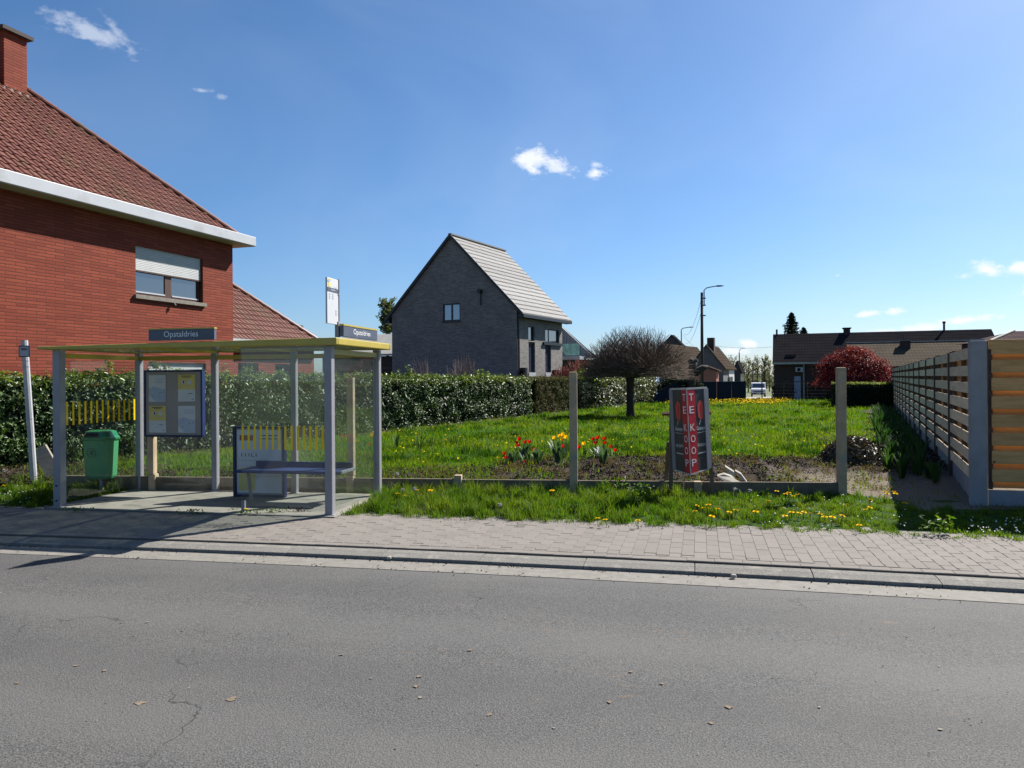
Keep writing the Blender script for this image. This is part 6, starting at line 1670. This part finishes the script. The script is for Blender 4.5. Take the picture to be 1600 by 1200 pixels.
# van
VANW = M('van_white', (.62, .63, .65), (.56, .57, .60), rough=.25, scale=2, spec=.6)
VANG = pane_mat('van_glass', (.012, .014, .018)); TYRE = M('tyre', (.012, .012, .012), rough=.9)
def van():
    Y = 100.0; p = P(1185, 610, Y); z0 = tz(Y) + .17 - .028; F = Frame(p.x, Y, 17)
    t = thing('van', 'small white van facing us on the side road', 'van', F(0, 0, z0))
    def box_(name, u0, u1, v0, v1, a, b, mat, par=t, bv=.06):
        m = MB(); m.box(F, u0, u1, v0, v1, z0 + a, z0 + b); return m.build(name, mat, par, bevel=bv)
    m = MB()
    prof = [(.0, .32), (.0, .85), (.12, 1.02), (.95, 1.16), (1.55, 1.80), (1.9, 1.90), (4.6, 1.88), (4.7, .32)]
    m.prism([F(-.90, v, z0 + z) for v, z in prof], F.U * 1.80); body = m.build('body', VANW, t, bevel=.05)
    m = MB(); m.face([F(-.78, .985, z0 + 1.21), F(.78, .985, z0 + 1.21), F(.66, 1.50, z0 + 1.755), F(-.66, 1.50, z0 + 1.755)]); m.build('windscreen', VANG, t)
    m = MB(); m.face([F(.906, 1.05, z0 + 1.15), F(.906, 2.3, z0 + 1.15), F(.906, 2.3, z0 + 1.7), F(.906, 1.55, z0 + 1.7)]); m.build('side_window', VANG, t)
    box_('grille', -.62, .62, -.02, -.002, .62, .78, INK, bv=0); box_('bumper', -.88, .88, -.06, .1, .34, .52, INK)
    for s in (-1, 1):
        box_('headlight', s * .76 - .12, s * .76 + .12, -.015, .12, .66, .86, SHUTTER); box_('mirror', s * 1.02 - .10, s * 1.02 + .10, 1.05, 1.15, 1.05, 1.28, INK)
        for v in (.85, 3.6):
            m = MB(); m.path([F(s * .72, v, z0 + .33), F(s * .91, v, z0 + .33)], .33, 14); w = m.build('wheel', TYRE, t); m = MB(); m.path([F(s * .905, v, z0 + .33), F(s * .92, v, z0 + .33)], .19, 12); m.build('rim', PLATE, w)
    box_('number_plate', -.26, .26, -.075, -.061, .42, .52, WHITEBLADE, bv=0)
van()
# poles and lamps
POLE = M('pole_timber', (.055, .042, .036), (.035, .027, .023), rough=.9, scale=4, stretch=(4, 4, .4)); LAMPG = M('lamp_grey', (.07, .078, .095), rough=.85, spec=.1)
def lamp(px, ptop, Y, armpx, armpy, rpx, label, base=-.5, timber=True, arm0=None):
    k = Y / 1200; b = Vector((P(px, 590, Y).x, Y, base)); top = P(px - .5, ptop, Y)
    t = thing('utility_pole' if timber else 'street_lamp', label, 'street lamp', b)
    m = MB(); m.path([b, b.lerp(top, .5), top], [rpx * k * 1.1, rpx * k, rpx * k * .8], 10); m.build('pole', POLE if timber else LAMPG, t, smooth=True)
    e = P(armpx, armpy, Y); a0 = arm0 or top; a0 = P(px + rpx + .8, a0, Y) if not isinstance(a0, Vector) else a0
    pts = [a0, Vector((a0.x, Y, top.z + (e.z - top.z) * .35)), Vector((a0.x + (e.x - a0.x) * .14, Y, e.z - (e.z - top.z) * .30)), Vector((a0.x + (e.x - a0.x) * .38, Y, e.z - (e.z - top.z) * .06 - .05)), Vector((a0.x + (e.x - a0.x) * .6, Y, e.z - .02))]
    m = MB(); m.path(pts, .045 * (1 if Y < 70 else 1.25), 6); m.build('arm', LAMPG, t, smooth=True)
    s = pts[-1]; d = (e - s)
    m = MB(); m.path([s - d * .1, s + d * .2, s + d * .6, e], [.05, .13, .12, .04], 8, squash=.55); m.build('lamp_head', LAMPG, t, smooth=True)
    return t, top
u1_, tp1 = lamp(1097, 457, 62, 1131, 446.5, 2.4, 'tall dark timber pole with curved street lamp arm beyond the navy screen', arm0=478)
for py in (466, 477, 493):
    c = P(1098, py, 62); m = MB(); m.box(Frame(c.x, 62, 0), -.16, .22, -.12, .12, c.z - .04, c.z + .04); m.build('bracket', LAMPG, u1_)
u2_, tp2 = lamp(1065, 517, 100, 1084, 511, 1.0, 'street lamp with curved arm in front of the brown tiled roof', timber=False, base=-1)
u3_, tp3 = lamp(1155.5, 551, 180, 1165.5, 544, 1.1, 'furthest small street lamp pole beside the far poplars', base=-2.4)
def wire(label, a, b, sag, r=.014):
    pts = [a.lerp(b, s) - Vector((0, 0, sag * 4 * s * (1 - s))) for s in np.linspace(0, 1, 13)]
    m = MB(); m.path(pts, r, 4); tag(m.build('overhead_wire', DARKMET), label, 'cable', 'overhead wires')
wire('upper overhead cable sagging from the tall pole to the second lamp', P(1095, 470, 62), P(1069, 522, 100), 1.0)
wire('lower overhead cable sagging from the tall pole to the left', P(1095.5, 488, 62), P(1071, 536, 98), .8)
wire('cable from the second lamp down to the dark gabled house', P(1067, 523, 100), P(1088, 545, 90), .1)
wire('faint long cable between the tall pole and the bungalow', P(1100, 537, 80), P(1206, 542, 66), .25, .010)

# ================================================================== GRASS, FLOWERS, LITTER
def in_frame(x, y, pad=40):
    X = 800 + 1200 * x / np.maximum(y, .1); return (X > -pad) & (X < 1600 + pad)
def verge_z(x, y): return .0
# verge: long tufts
N = 215000
u = rng.uniform(-10.5, 9.5, N); t = rng.random(N)
ru = u; curve = np.where(np.abs(u - .3) < 11, -.005 * (u - .3) ** 2, -.6)
x = FR.U.x * u + FR.N.x * (8.93 + curve); y = FR.U.y * u + FR.N.y * (8.93 + curve)
wv = wall_v(x, y); L = -wv / float(FR.N.dot(FW.N)) - .02
edge = .06 * noise2(u, u * 0, .5, 21) - .02
x = x + FR.N.x * (L * t + edge * (1 - t)); y = y + FR.N.y * (L * t + edge * (1 - t))
su, sv = (x - FS.o.x) * FS.U.x + (y - FS.o.y) * FS.U.y, (x - FS.o.x) * FS.N.x + (y - FS.o.y) * FS.N.y
ok = in_frame(x, y, 420) & ~((su > -.10) & (su < SW + .12) & (sv < SD + .35) & (sv > -.5))
fu, fv = (x - FF.o.x) * FF.U.x + (y - FF.o.y) * FF.U.y, (x - FF.o.x) * FF.N.x + (y - FF.o.y) * FF.N.y
ok &= ~((fu > -.14) & (fv > -.12)) & ~((fu > .1) & (y > FRT.o.y - .25 * (x - FRT.o.x) - .05))
bare = sm(x, 4.75, 5.3) * sm(t, .50, .66) * (1 - sm(fu, .3, .6) * 0)
clump = noise2(x, y, .55, 31) + .6 * noise2(x, y, .22, 32)
dens = np.clip(.62 + .38 * clump, .12, 1) * (1 - .93 * bare)
ok &= rng.random(N) < dens
x, y, t, clump = x[ok], y[ok], t[ok], clump[ok]
h = np.clip(.075 + .085 * clump + .05 * sm(t, .7, 1) + .04 * np.exp(-((x + .6) / 1.6) ** 2), .025, .32) * rng.uniform(.6, 1.3, len(x))
h *= .62 + .38 * sm(t, .0, .15)
h *= 1 - .35 * sm(x, 1.6, 3.5)
z = -.02 + .03 * np.sin(t * math.pi)
blades('verge_grass', x, y, z, h, rng.uniform(.005, .010, len(x)), GRASS, lean=.75)
# lawn
N = 330000
uu = rng.random(N); yv = 10.9 * np.exp(uu * math.log(53 / 10.9)); xv = (rng.uniform(-30, 1640, N) - 800) / 1200 * yv
s = soil_of(xv, yv); d = wall_v(xv, yv)
cl = noise2(xv, yv, .9, 41) + .7 * noise2(xv, yv, .35, 42)
hx = (xv + 7.66) * .895 - (yv - 18) * .446
ok = (d > .05) & (hx > .12) & (fence_u(xv, yv) < -.3) & (rng.random(N) < np.clip(1.05 - 1.1 * s + .15 * cl, .03, 1))
far = sm(yv, 46, 52)
xv, yv, cl, s = xv[ok], yv[ok], cl[ok], s[ok]
h = np.clip(.055 + .045 * cl, .025, .2) * rng.uniform(.6, 1.3, len(xv)) * (1 + yv / 45)
w = .0035 + .00055 * yv
zz = height_of(xv, yv)
blades('lawn_grass', xv, yv, zz, h, w * rng.uniform(.7, 1.3, len(xv)), LAWN, lean=.9)
# darker tussocks standing out of the lawn
N = 230; ty = 13 * np.exp(rng.random(N) * math.log(46 / 13)); tx = (rng.uniform(590, 1400, N) - 800) / 1200 * ty
ok = (soil_of(tx, ty) < .35) & (fence_u(tx, ty) < -2.2) & (((tx + 7.66) * .895 - (ty - 18) * .446) > .8); tx, ty = tx[ok], ty[ok]
k_ = 90; bx = np.repeat(tx, k_) + rng.normal(0, .16, len(tx) * k_) * np.repeat(rng.uniform(.5, 1.5, len(tx)), k_); by = np.repeat(ty, k_) + rng.normal(0, .12, len(tx) * k_)
TUSS = leaf_mat('tussock_blade', (.014, .050, .004), (.034, .085, .006), rough=.6, spec=.1, trans=.35, tcol=1.6)
blades('lawn_tussocks', bx, by, height_of(bx, by), rng.uniform(.08, .2, len(bx)) * np.repeat(rng.uniform(.7, 1.3, len(tx)), k_), .006 + .0005 * by, TUSS, lean=.7)
# dry tufts and weeds in the bed
N = 22000; yv = rng.uniform(11.2, 16, N); xv = (rng.uniform(560, 1400, N) - 800) / 1200 * yv; d = wall_v(xv, yv)
k = noise2(xv, yv, 1.0, 51) + .35 * (1 - sm(xv, -.8, .6)); ok = (d > .06) & (soil_of(xv, yv) > .3) & (k > .28) & (fence_u(xv, yv) < -.2)
xv, yv = xv[ok], yv[ok]
blades('dry_tufts', xv, yv, height_of(xv, yv), rng.uniform(.03, .12, len(xv)), .007, DRYGRASS, lean=.9)
# low weeds creeping over the bed
N = 30000; yv = rng.uniform(11.1, 17, N); xv = (rng.uniform(-20, 1400, N) - 800) / 1200 * yv; d = wall_v(xv, yv)
k = noise2(xv, yv, .75, 55) + .5 * noise2(xv, yv, .3, 56) + .25 * (1 - sm(xv, -.8, .6))
ok = (d > .05) & (soil_of(xv, yv) > .3) & (k > .52) & (fence_u(xv, yv) < -.2); xv, yv = xv[ok], yv[ok]; n = len(xv)
WEED = leaf_mat('bed_weed_leaf', (.035, .070, .012), (.085, .105, .022), (.10, .08, .03), rough=.6, spec=.2, trans=.3, big=1.4)
leaf_cloud('bed_weeds', np.stack([xv, yv, height_of(xv, yv) + rng.uniform(.01, .09, n)], 1), np.array([0, -.3, 1.]) + rng.normal(0, .6, (n, 3)), rng.uniform(.02, .055, n), rng.uniform(.01, .025, n), WEED, None)
# leaf litter on the soil
N = 90000; yv = np.where(rng.random(N) < .75, rng.uniform(11.0, 18, N), rng.uniform(18, 34, N)); xv = np.where(yv < 18, (rng.uniform(-20, 1560, N) - 800) / 1200 * yv, 6.07 + (yv - 10) * .462 - rng.uniform(0, 2.0, N)); d = wall_v(xv, yv); s = soil_of(xv, yv)
ok = (d > .03) & (s > .35) & (sand_of(xv, yv) < rng.random(N) * .8) & (noise2(xv, yv, .7, 61) + rng.normal(0, .5, N) > -.25)
xv, yv = xv[ok], yv[ok]; n = len(xv)
leaf_cloud('leaf_litter', np.stack([xv, yv, height_of(xv, yv) + np.abs(rng.normal(.015, .02, n))], 1), np.array([0, 0, 1.]) + rng.normal(0, .6, (n, 3)), rng.uniform(.025, .10, n), rng.uniform(.008, .03, n), LITTER, None)
n = 900; yv = rng.uniform(11.1, 14, n); xv = rng.uniform(2.5, 6.8, n); PALE = M('pale_chip', (.22, .195, .155), (.15, .135, .112), rough=.9, scale=8)
ok = (fence_u(xv, yv) < -.25); xv, yv = xv[ok], yv[ok]; n = len(xv)
leaf_cloud('pale_chips', np.stack([xv, yv, height_of(xv, yv) + .015], 1), np.array([0, 0, 1.]) + rng.normal(0, .5, (n, 3)), rng.uniform(.015, .05, n), rng.uniform(.01, .03, n), PALE, None)

# heap of dead leaves and bramble by the fence
hp = G(1352, 722, .1)
heap = thing('bramble_heap', 'dark heap of dead brambles and leaves left of the slatted fence', 'plant heap', (hp.x, hp.y, 0))
BRAM = leaf_mat('bramble_leaf', (.030, .036, .016), (.055, .045, .025), (.075, .05, .035), rough=.5, spec=.45, trans=.15, big=2)
n = 3400; a = rng.random(n) * 6.28; r = rng.random(n) ** .5; zz = (1 - r ** 2) * .50 * rng.random(n) ** .5
leaf_cloud('foliage', np.stack([hp.x + np.cos(a) * r * .62, hp.y + .5 + np.sin(a) * r * .9, .06 + zz], 1), np.stack([np.cos(a), np.sin(a), np.ones(n) * .7], 1) + rng.normal(0, .5, (n, 3)), .09, .045, BRAM, heap)
m = MB()
for i in range(40):
    a = random.uniform(0, 6.28); b = Vector((hp.x + random.gauss(0, .25), hp.y + .5 + random.gauss(0, .3), .1)); e = b + Vector((math.cos(a) * .45, math.sin(a) * .45, random.uniform(.3, .55))); m.path([b, b.lerp(e, .5) + Vector((0, 0, .15)), e], [.008, .006, .003], 4, cap=False)
m.build('canes', TWIG, heap, kind='stuff')
# strap leaved plants along the fence foot
STRAP = leaf_mat('strap_leaf', (.016, .050, .014), (.034, .082, .020), rough=.6, spec=.2, trans=.3)
def strap_plant(loc, hgt, n, label, grp, name='lily_plant', mat=None, wd=.032, spread=.5):
    t = thing(name, label, 'plant', loc, grp); V = []
    for i in range(n):
        a = random.uniform(0, 6.28); hh = hgt * random.uniform(.6, 1.1); l = hh * random.uniform(.15, spread); w = wd * random.uniform(.7, 1.2)
        d = np.array([math.cos(a), math.sin(a), 0]); sd_ = np.array([-math.sin(a), math.cos(a), 0]); b = np.array(loc) + d * random.uniform(0, .06)
        p1 = b + d * l * .3 + np.array([0, 0, hh * .55]); p2 = b + d * l * .75 + np.array([0, 0, hh * .92]); p3 = b + d * l * 1.1 + np.array([0, 0, hh * 1.04])
        V.append([b - sd_ * w * .3, b + sd_ * w * .3, p1 - sd_ * w * .5, p1 + sd_ * w * .5, p2 - sd_ * w * .42, p2 + sd_ * w * .42, p3])
    bulk('leaves', np.array(V), [(0, 1, 3), (0, 3, 2), (2, 3, 5), (2, 5, 4), (4, 5, 6)], mat or STRAP, t, kind='stuff'); return t
for i in range(46):
    v = 1.9 + i * .52; u = -.35 - .75 * ((i * .618) % 1)
    p = FF(u, v, 0); p.z = float(height_of(np.array([p.x]), np.array([p.y]))[0])
    strap_plant(p, .34 + .2 * ((i * .37) % 1), 24, 'green strap leaved plant at the foot of the %s fence panel from the road' % ('first', 'second', 'third', 'fourth', 'fifth', 'sixth', 'seventh', 'eighth', 'ninth', 'tenth', 'eleventh')[max(j for j in range(len(cp)) if cp[j] <= v)], 'strap leaved plants along the fence')
for (px, py, hgt, lw) in ((1432, 742, .30, 'middle'), (1452, 748, .25, 'nearest'), (1410, 735, .3, 'furthest')):
    g = G(px, py, .02); strap_plant(g, hgt, 20, lw + ' low leafy weed at the near foot of the slatted fence', 'weeds at the fence foot', 'weed_plant', wd=.05)
# tulips
TRED = leaf_mat('tulip_red', (.55, .006, .010), (.36, .004, .010), rough=.45, spec=.3, trans=.35, tcol=1.4)
TYEL = leaf_mat('tulip_yellow', (.85, .55, .01), (.78, .48, .01), rough=.45, spec=.3, trans=.35, tcol=1.3)
TLEAF = leaf_mat('tulip_leaf', (.035, .075, .040), (.055, .105, .055), rough=.45, spec=.4, trans=.3)
def tulip(px, py, col, label, grp, Y=None, base=None):
    Y = Y or 15.0
    p = P(px, py, Y); t = thing('tulip', label, 'flower', (p.x, p.y, float(height_of(np.array([p.x]), np.array([Y]))[0])), grp)
    g = origin_of(t); m = MB(); m.path([g, g.lerp(p, .5) + Vector((random.gauss(0, .015), 0, 0)), p], [.007, .006, .005], 5); m.build('stem', TLEAF, t)
    m = MB(); s = random.uniform(.045, .06)
    for k in range(6):
        a = k * math.pi / 3 + random.uniform(-.1, .1); d = Vector((math.cos(a), math.sin(a), 0)); q_ = Vector((-math.sin(a), math.cos(a), 0)); r = 1 if k % 2 else .88
        b = p - Vector((0, 0, s * .5)); mid = b + d * s * .72 * r + Vector((0, 0, s * .55)); tp = b + d * s * (.55 + .25 * random.random()) * r + Vector((0, 0, s * 1.45))
        m.face([b, mid + q_ * s * .46, tp + q_ * s * .12, tp - q_ * s * .12, mid - q_ * s * .46])
    m.build('flower_head', col, t)
    V = []
    for k in range(3):
        a = random.uniform(0, 6.28); d = np.array([math.cos(a), math.sin(a), 0]); sd_ = np.array([-math.sin(a), math.cos(a), 0]); b = np.array(g); hh = random.uniform(.16, .26); w = .035
        V.append([b - sd_ * .012, b + sd_ * .012, b + d * .06 + sd_ * w * .5 + [0, 0, hh * .55], b + d * .06 - sd_ * w * .5 + [0, 0, hh * .55], b + d * .14 + [0, 0, hh]])
    bulk('leaf', np.array(V), [(0, 1, 2), (0, 2, 3), (3, 2, 4)], TLEAF, t)
for (px, py, Y, w) in ((788, 709, 14.2, 'upper'), (790.5, 715.5, 14.1, 'lower')): tulip(px, py, TRED, w + ' red tulip of the pair furthest left of all tulips', 'red tulips', Y)
for (px, py, w) in ((811, 686.5, 'topmost red tulip'), (807, 692, 'leftmost red tulip'), (810, 696, 'low left red tulip'), (820, 691, 'left red tulip of the touching pair'), (827, 691, 'right red tulip of the touching pair'), (835, 704, 'lowest right red tulip')): tulip(px, py, TRED, w + ' in the left clump of six', 'red tulips', 15.2)
tulip(819, 723, TRED, 'low red tulip drooping close to the soil under the left clump', 'red tulips', 14.6)
for (px, py, w) in ((865.5, 685, 'separate leftmost yellow tulip'), (874, 682, 'upper left yellow tulip'), (878, 687, 'lowest yellow tulip'), (884, 684, 'right hand yellow tulip'), (879, 680, 'topmost yellow tulip')): tulip(px, py, TYEL, w + ' in the clump left of the concrete post', 'yellow tulips', 15.6)
tulip(880, 698, TRED, 'single red tulip below the yellow clump left of the concrete post', 'red tulips', 15.4)
tulip(912, 694, TYEL, 'single yellow tulip just right of the concrete post', 'yellow tulips', 15.6)
tulip(904.5, 699, TRED, 'red tulip half hidden behind the right edge of the concrete post', 'red tulips', 15.4)
for (px, py, w) in ((926, 686.5, 'upper left red tulip'), (933, 685, 'topmost red tulip'), (930, 692.5, 'low middle red tulip'), (944, 686, 'upper right red tulip'), (944.5, 692.5, 'low right red tulip')): tulip(px, py, TRED, w + ' in the clump of five right of the concrete post', 'red tulips', 15.7)
for (px, py, w) in ((954, 698.5, 'upper'), (961, 704, 'lower')): tulip(px, py, TRED, w + ' red tulip of the pair furthest right', 'red tulips', 15.2)
# broad leaved clumps round the tulips
for (px, py, hgt, lab) in ((872, 725, .42, 'broad dark green leaf clump under the yellow tulips'), (943, 728, .35, 'broad leaf clump under the right red tulips'), (800, 725, .22, 'small leaf clump under the left red tulips'), (840, 722, .25, 'leaf clump between the left tulips and the yellow ones'), (820, 718, .34, 'upright leaf clump at the left red tulips'), (655, 705, .4, 'grassy leaf clump in the bed near the shelter'), (620, 702, .35, 'grassy leaf clump right beside the shelter')):
    strap_plant(G(px, py, .06), hgt, 24 if px > 700 else 14, lab, 'leaf clumps in the flower bed', 'leaf_clump', TLEAF if px > 700 else STRAP, .06 if px > 700 else .022, .6)
# weeds by the plank wall
for (px, py, hgt, lab) in ((965, 775, .28, 'leafy green weed on the verge against the plank wall right of the post'), (1000, 778, .2, 'lower leafy weed on the verge beside the for sale board'), (1468, 835, .2, 'tall weed at the pavement edge near the right fence corner')):
    p = G(px, py, 0); t = thing('weed_plant', lab, 'plant', p); n = 60; a = rng.uniform(0, 6.28, n); r = rng.random(n) * .16
    leaf_cloud('leaves', np.stack([p.x + np.cos(a) * r * 1.4, p.y + np.sin(a) * r, rng.uniform(.03, hgt, n)], 1), np.array([0, -.3, 1.]) + rng.normal(0, .5, (n, 3)), .075, .03, GRASS, t)
# small growth at the glass foot of the shelter and in the slab joints
for (px, py, lab) in ((385, 803, 'small yellow flowered weed at the foot of the front shelter glass'), (425, 801, 'creeping weed along the foot of the front shelter glass'), (466, 800, 'curled weed at the right foot of the front shelter glass'), (297, 803, 'moss tuft in the paving before the open shelter front'), (120, 799, 'grass tuft at the foot of the left shelter post')):
    p = G(px, py, .01); t = thing('weed_plant', lab, 'plant', p, 'weeds round the shelter'); n = 46; a = rng.uniform(0, 6.28, n); r = rng.random(n) * .13
    leaf_cloud('leaves', np.stack([p.x + np.cos(a) * r * 1.8, p.y + np.sin(a) * r * .35, rng.uniform(.01, .07, n)], 1), np.array([0, -.3, 1.]) + rng.normal(0, .6, (n, 3)), .04, .018, GRASS if px != 466 else LITTER, t)
    if px == 385:
        m = MB(); m.lathe(p + Vector((.0, -.02, .05)), [(.002, 0), (.03, .012), (.026, .02)], 9); m.build('flower_head', FLOWY, t)
# dandelions: one built, the rest copied
STEMG = leaf_mat('stem_green', (.07, .12, .03), (.09, .13, .04), trans=.2)
def dandelion():
    t = thing('dandelion', 'x', 'dandelion', (0, 0, 0))
    m = MB(); m.path([(0, 0, 0), (.004, 0, .05), (0, 0, .10)], .003, 5); m.build('stem', STEMG, t)
    V = []
    for ringn, rr, zz in ((14, .026, .004), (11, .019, .009), (7, .011, .013)):
        for k in range(ringn):
            a = 2 * math.pi * k / ringn + rr * 40; d = np.array([math.cos(a), math.sin(a), 0]); s_ = np.array([-math.sin(a), math.cos(a), 0])
            b = np.array([0, 0, .10]); e = b + d * rr + [0, 0, zz]; V.append([b, e - s_ * .005, e + s_ * .005])
    bulk('flower_head', np.array(V), [(0, 1, 2)], FLOWY, t); return t
def seedhead():
    t = thing('dandelion_clock', 'x', 'dandelion clock', (0, 0, 0))
    m = MB(); m.path([(0, 0, 0), (.006, 0, .10), (0, 0, .20)], .003, 5); m.build('stem', STEMG, t)
    V = []; c = np.array([0, 0, .20])
    for i in range(120):
        d = unit(rng.normal(size=3)); p = c + d * .022; q1_ = unit(np.cross(d, rng.normal(size=3))); V.append([c + d * .008, p + q1_ * .006, p - q1_ * .006])
    bulk('seed_head', np.array(V), [(0, 1, 2)], M('seed_fluff', (.55, .53, .50), (.45, .43, .40), rough=.9), t); return t
D0, S0 = dandelion(), seedhead(); used = {0: False, 1: False}
def put(proto, key, px, py, label, grp, s=1.0):
    o = proto if not used[key] else copy_tree(proto); used[key] = True
    g = G(px, py + 4, .03); o.location = (g.x, g.y, .0); s *= random.uniform(1.1, 1.45); o.scale = (s, s, s * random.uniform(.7, 1.0)); o.rotation_euler = (random.gauss(0, .15), random.gauss(0, .15), random.uniform(0, 6))
    o['label'] = label; o['group'] = grp
dl = 'yellow dandelions in the verge'
for px, py in ((1086, 792), (1088, 803), (1101, 799), (1105, 800), (1110, 799), (1122, 806), (1138, 804), (1149, 804), (1180, 809), (1199, 793), (1110, 815)): put(D0, 0, px, py, 'yellow dandelion on the verge just right below the for sale board', dl)
for px, py in ((1227, 813), (1238, 807), (1245, 806), (1254, 806), (1266, 808), (1278, 809), (1289, 814), (1299, 817), (1312, 813), (1324, 796), (1343, 825)): put(D0, 0, px, py, 'yellow dandelion on the verge in front of the right concrete post', dl)
for px, py in ((1232, 778), (1240, 779), (1250, 778), (1254, 783), (1227, 777), (1213, 773)): put(D0, 0, px, py, 'yellow dandelion close against the planks left of the right concrete post', dl)
for px, py in ((1354, 786), (1360, 786), (1357, 800), (1383, 773), (1385, 779), (1396, 774), (1398, 779), (1356, 798), (1412, 795)): put(D0, 0, px, py, 'yellow dandelion beside the bare sandy patch near the slatted fence', dl)
for px, py in ((621, 779), (632, 778), (652, 771), (673, 772), (864, 772), (935, 815), (947, 816), (998, 818)): put(D0, 0, px, py, 'yellow dandelion in the long grass between the shelter and the for sale board', dl)
for px, py in ((6, 765), (84, 756), (84, 767)): put(D0, 0, px, py, 'yellow dandelion in the grass left of the shelter', dl)
for px, py in ((617, 753), (630, 771), (655, 775), (776, 798), (1150, 772), (1172, 772), (8, 742)): put(S0, 1, px, py + 8, 'grey dandelion clock on a thin stem in the long grass', 'dandelion clocks')
# yellow dots in the lawn, daisies in the verge
n = 420; yv = rng.uniform(14, 45, n); px = rng.uniform(600, 1300, n); xv = (px - 800) / 1200 * yv; ok = soil_of(xv, yv) < .6; xv, yv = xv[ok], yv[ok]; n = len(xv)
leaf_cloud('lawn_dandelions', np.stack([xv, yv, height_of(xv, yv) + .08], 1), np.array([0, -.4, 1.]) + rng.normal(0, .3, (n, 3)), .055, .05, FLOWY, None)
n = 170; DAISY = M('daisy_white', (.70, .70, .68), rough=.7)
px = np.concatenate([rng.uniform(1170, 1420, 80), rng.uniform(1500, 1600, 50), rng.uniform(0, 90, 40)]); py = np.concatenate([rng.uniform(772, 822, 80), rng.uniform(808, 832, 50), rng.uniform(758, 785, 40)])
g3 = np.array([list(G(a, b, .08)) for a, b in zip(px, py)])
leaf_cloud('daisies', g3, np.array([0, -.5, 1.]) + rng.normal(0, .3, (n, 3)), .020, .018, DAISY, None)
# dry leaves and chips on the road
MUD = M('dry_leaf', (.19, .145, .10), (.135, .10, .07), rough=.95, scale=30)
pts_ = [(220, 1098, .10), (363, 1092, .09), (163, 1048, .05), (120, 1040, .05), (533, 1023, .04), (735, 1016, .05), (650, 1072, .07), (657, 1090, .04), (655, 1057, .05), (765, 1117, .05), (866, 1138, .03), (985, 1050, .05), (952, 1097, .06), (1140, 1105, .07), (1110, 1130, .05), (230, 972, .04), (210, 993, .03), (190, 973, .03), (285, 985, .03), (25, 1068, .05), (580, 1060, .03), (1280, 1105, .03), (1470, 1140, .04), (1035, 1068, .05)]
for px, py, s_ in pts_:
    s_ *= .72
    g = G(px, py, -.058); m = MB(); n = 9
    m.prism([g + Vector((math.cos(a) * s_ * random.uniform(.3, 1.15) * .55, math.sin(a) * s_ * random.uniform(.2, 1.0) * .6, random.uniform(.0, .002))) for a in np.linspace(0, 6.28 - .7, n)], (0, 0, .0015))
    tag(m.build('mud_flake', MUD if s_ > .035 else PALE), 'flat dried flake of mud or leaf lying on the asphalt', 'litter', 'dried flakes on the road')
for (px, py) in ((608, 874.5), (1146, 903)):
    g = G(px, py, -.06); m = MB(); m.lathe(g, [(.012, 0), (.028, .012), (.022, .03), (.006, .036)], 8); tag(m.build('pebble', SLABW), 'small pale stone lying in the gutter against the kerb' + (', the left one' if px < 800 else ', the right one'), 'stone', 'stones in the gutter')

# grit and crumbs gathered along the gutter and kerb foot
def on_road(u, v, z):
    c = np.where(np.abs(u - .3) < 11, -.005 * (u - .3) ** 2, -.605)
    return np.stack([FR.U.x * u + FR.N.x * (v + c), FR.U.y * u + FR.N.y * (v + c), np.full(len(u), z) if np.isscalar(z) else z], 1)
GRIT = M('grit', (.16, .145, .12), (.09, .08, .066), rough=1, scale=30, island=True, rand=.5)
n = 1500; u = rng.uniform(-9, 7.5, n); v = np.where(rng.random(n) < .7, 7.035 - np.abs(rng.normal(0, .035, n)), 6.74 + rng.normal(0, .07, n)); keep = noise2(u, v * 0, 1.4, 81) + rng.normal(0, .6, n) > 0; u, v = u[keep], v[keep]; n = len(u)
leaf_cloud('gutter_grit', on_road(u, v, -.062), np.array([0, 0, 1.]) + rng.normal(0, .5, (n, 3)), rng.uniform(.008, .035, n), rng.uniform(.006, .018, n), GRIT, None)
n = 1500; u = rng.uniform(-9, 8, n); v = rng.uniform(2.6, 6.7, n); keep = noise2(u, v, 1.6, 82) + rng.normal(0, .5, n) > .25; u, v = u[keep], v[keep]; n = len(u)
leaf_cloud('road_grit', on_road(u, v, -.064 + (6.71 - v) * .0035 + .002), np.array([0, 0, 1.]) + rng.normal(0, .3, (n, 3)), rng.uniform(.006, .02, n), rng.uniform(.005, .013, n), M('pale_grit', (.22, .20, .165), (.13, .115, .095), rough=1, scale=30, island=True, rand=.5), None)
# crumbs and moss in the paver joints by the verge
n = 1600; u = rng.uniform(-3, 7, n); v = 8.93 - np.abs(rng.normal(0, .10, n)); ok = noise2(u, v, .8, 83) + rng.normal(0, .5, n) > .1; u, v = u[ok], v[ok]; n = len(u)
leaf_cloud('verge_crumbs', on_road(u, v, .004), np.array([0, 0, 1.]) + rng.normal(0, .5, (n, 3)), rng.uniform(.008, .03, n), rng.uniform(.004, .012, n), LITTER, None)
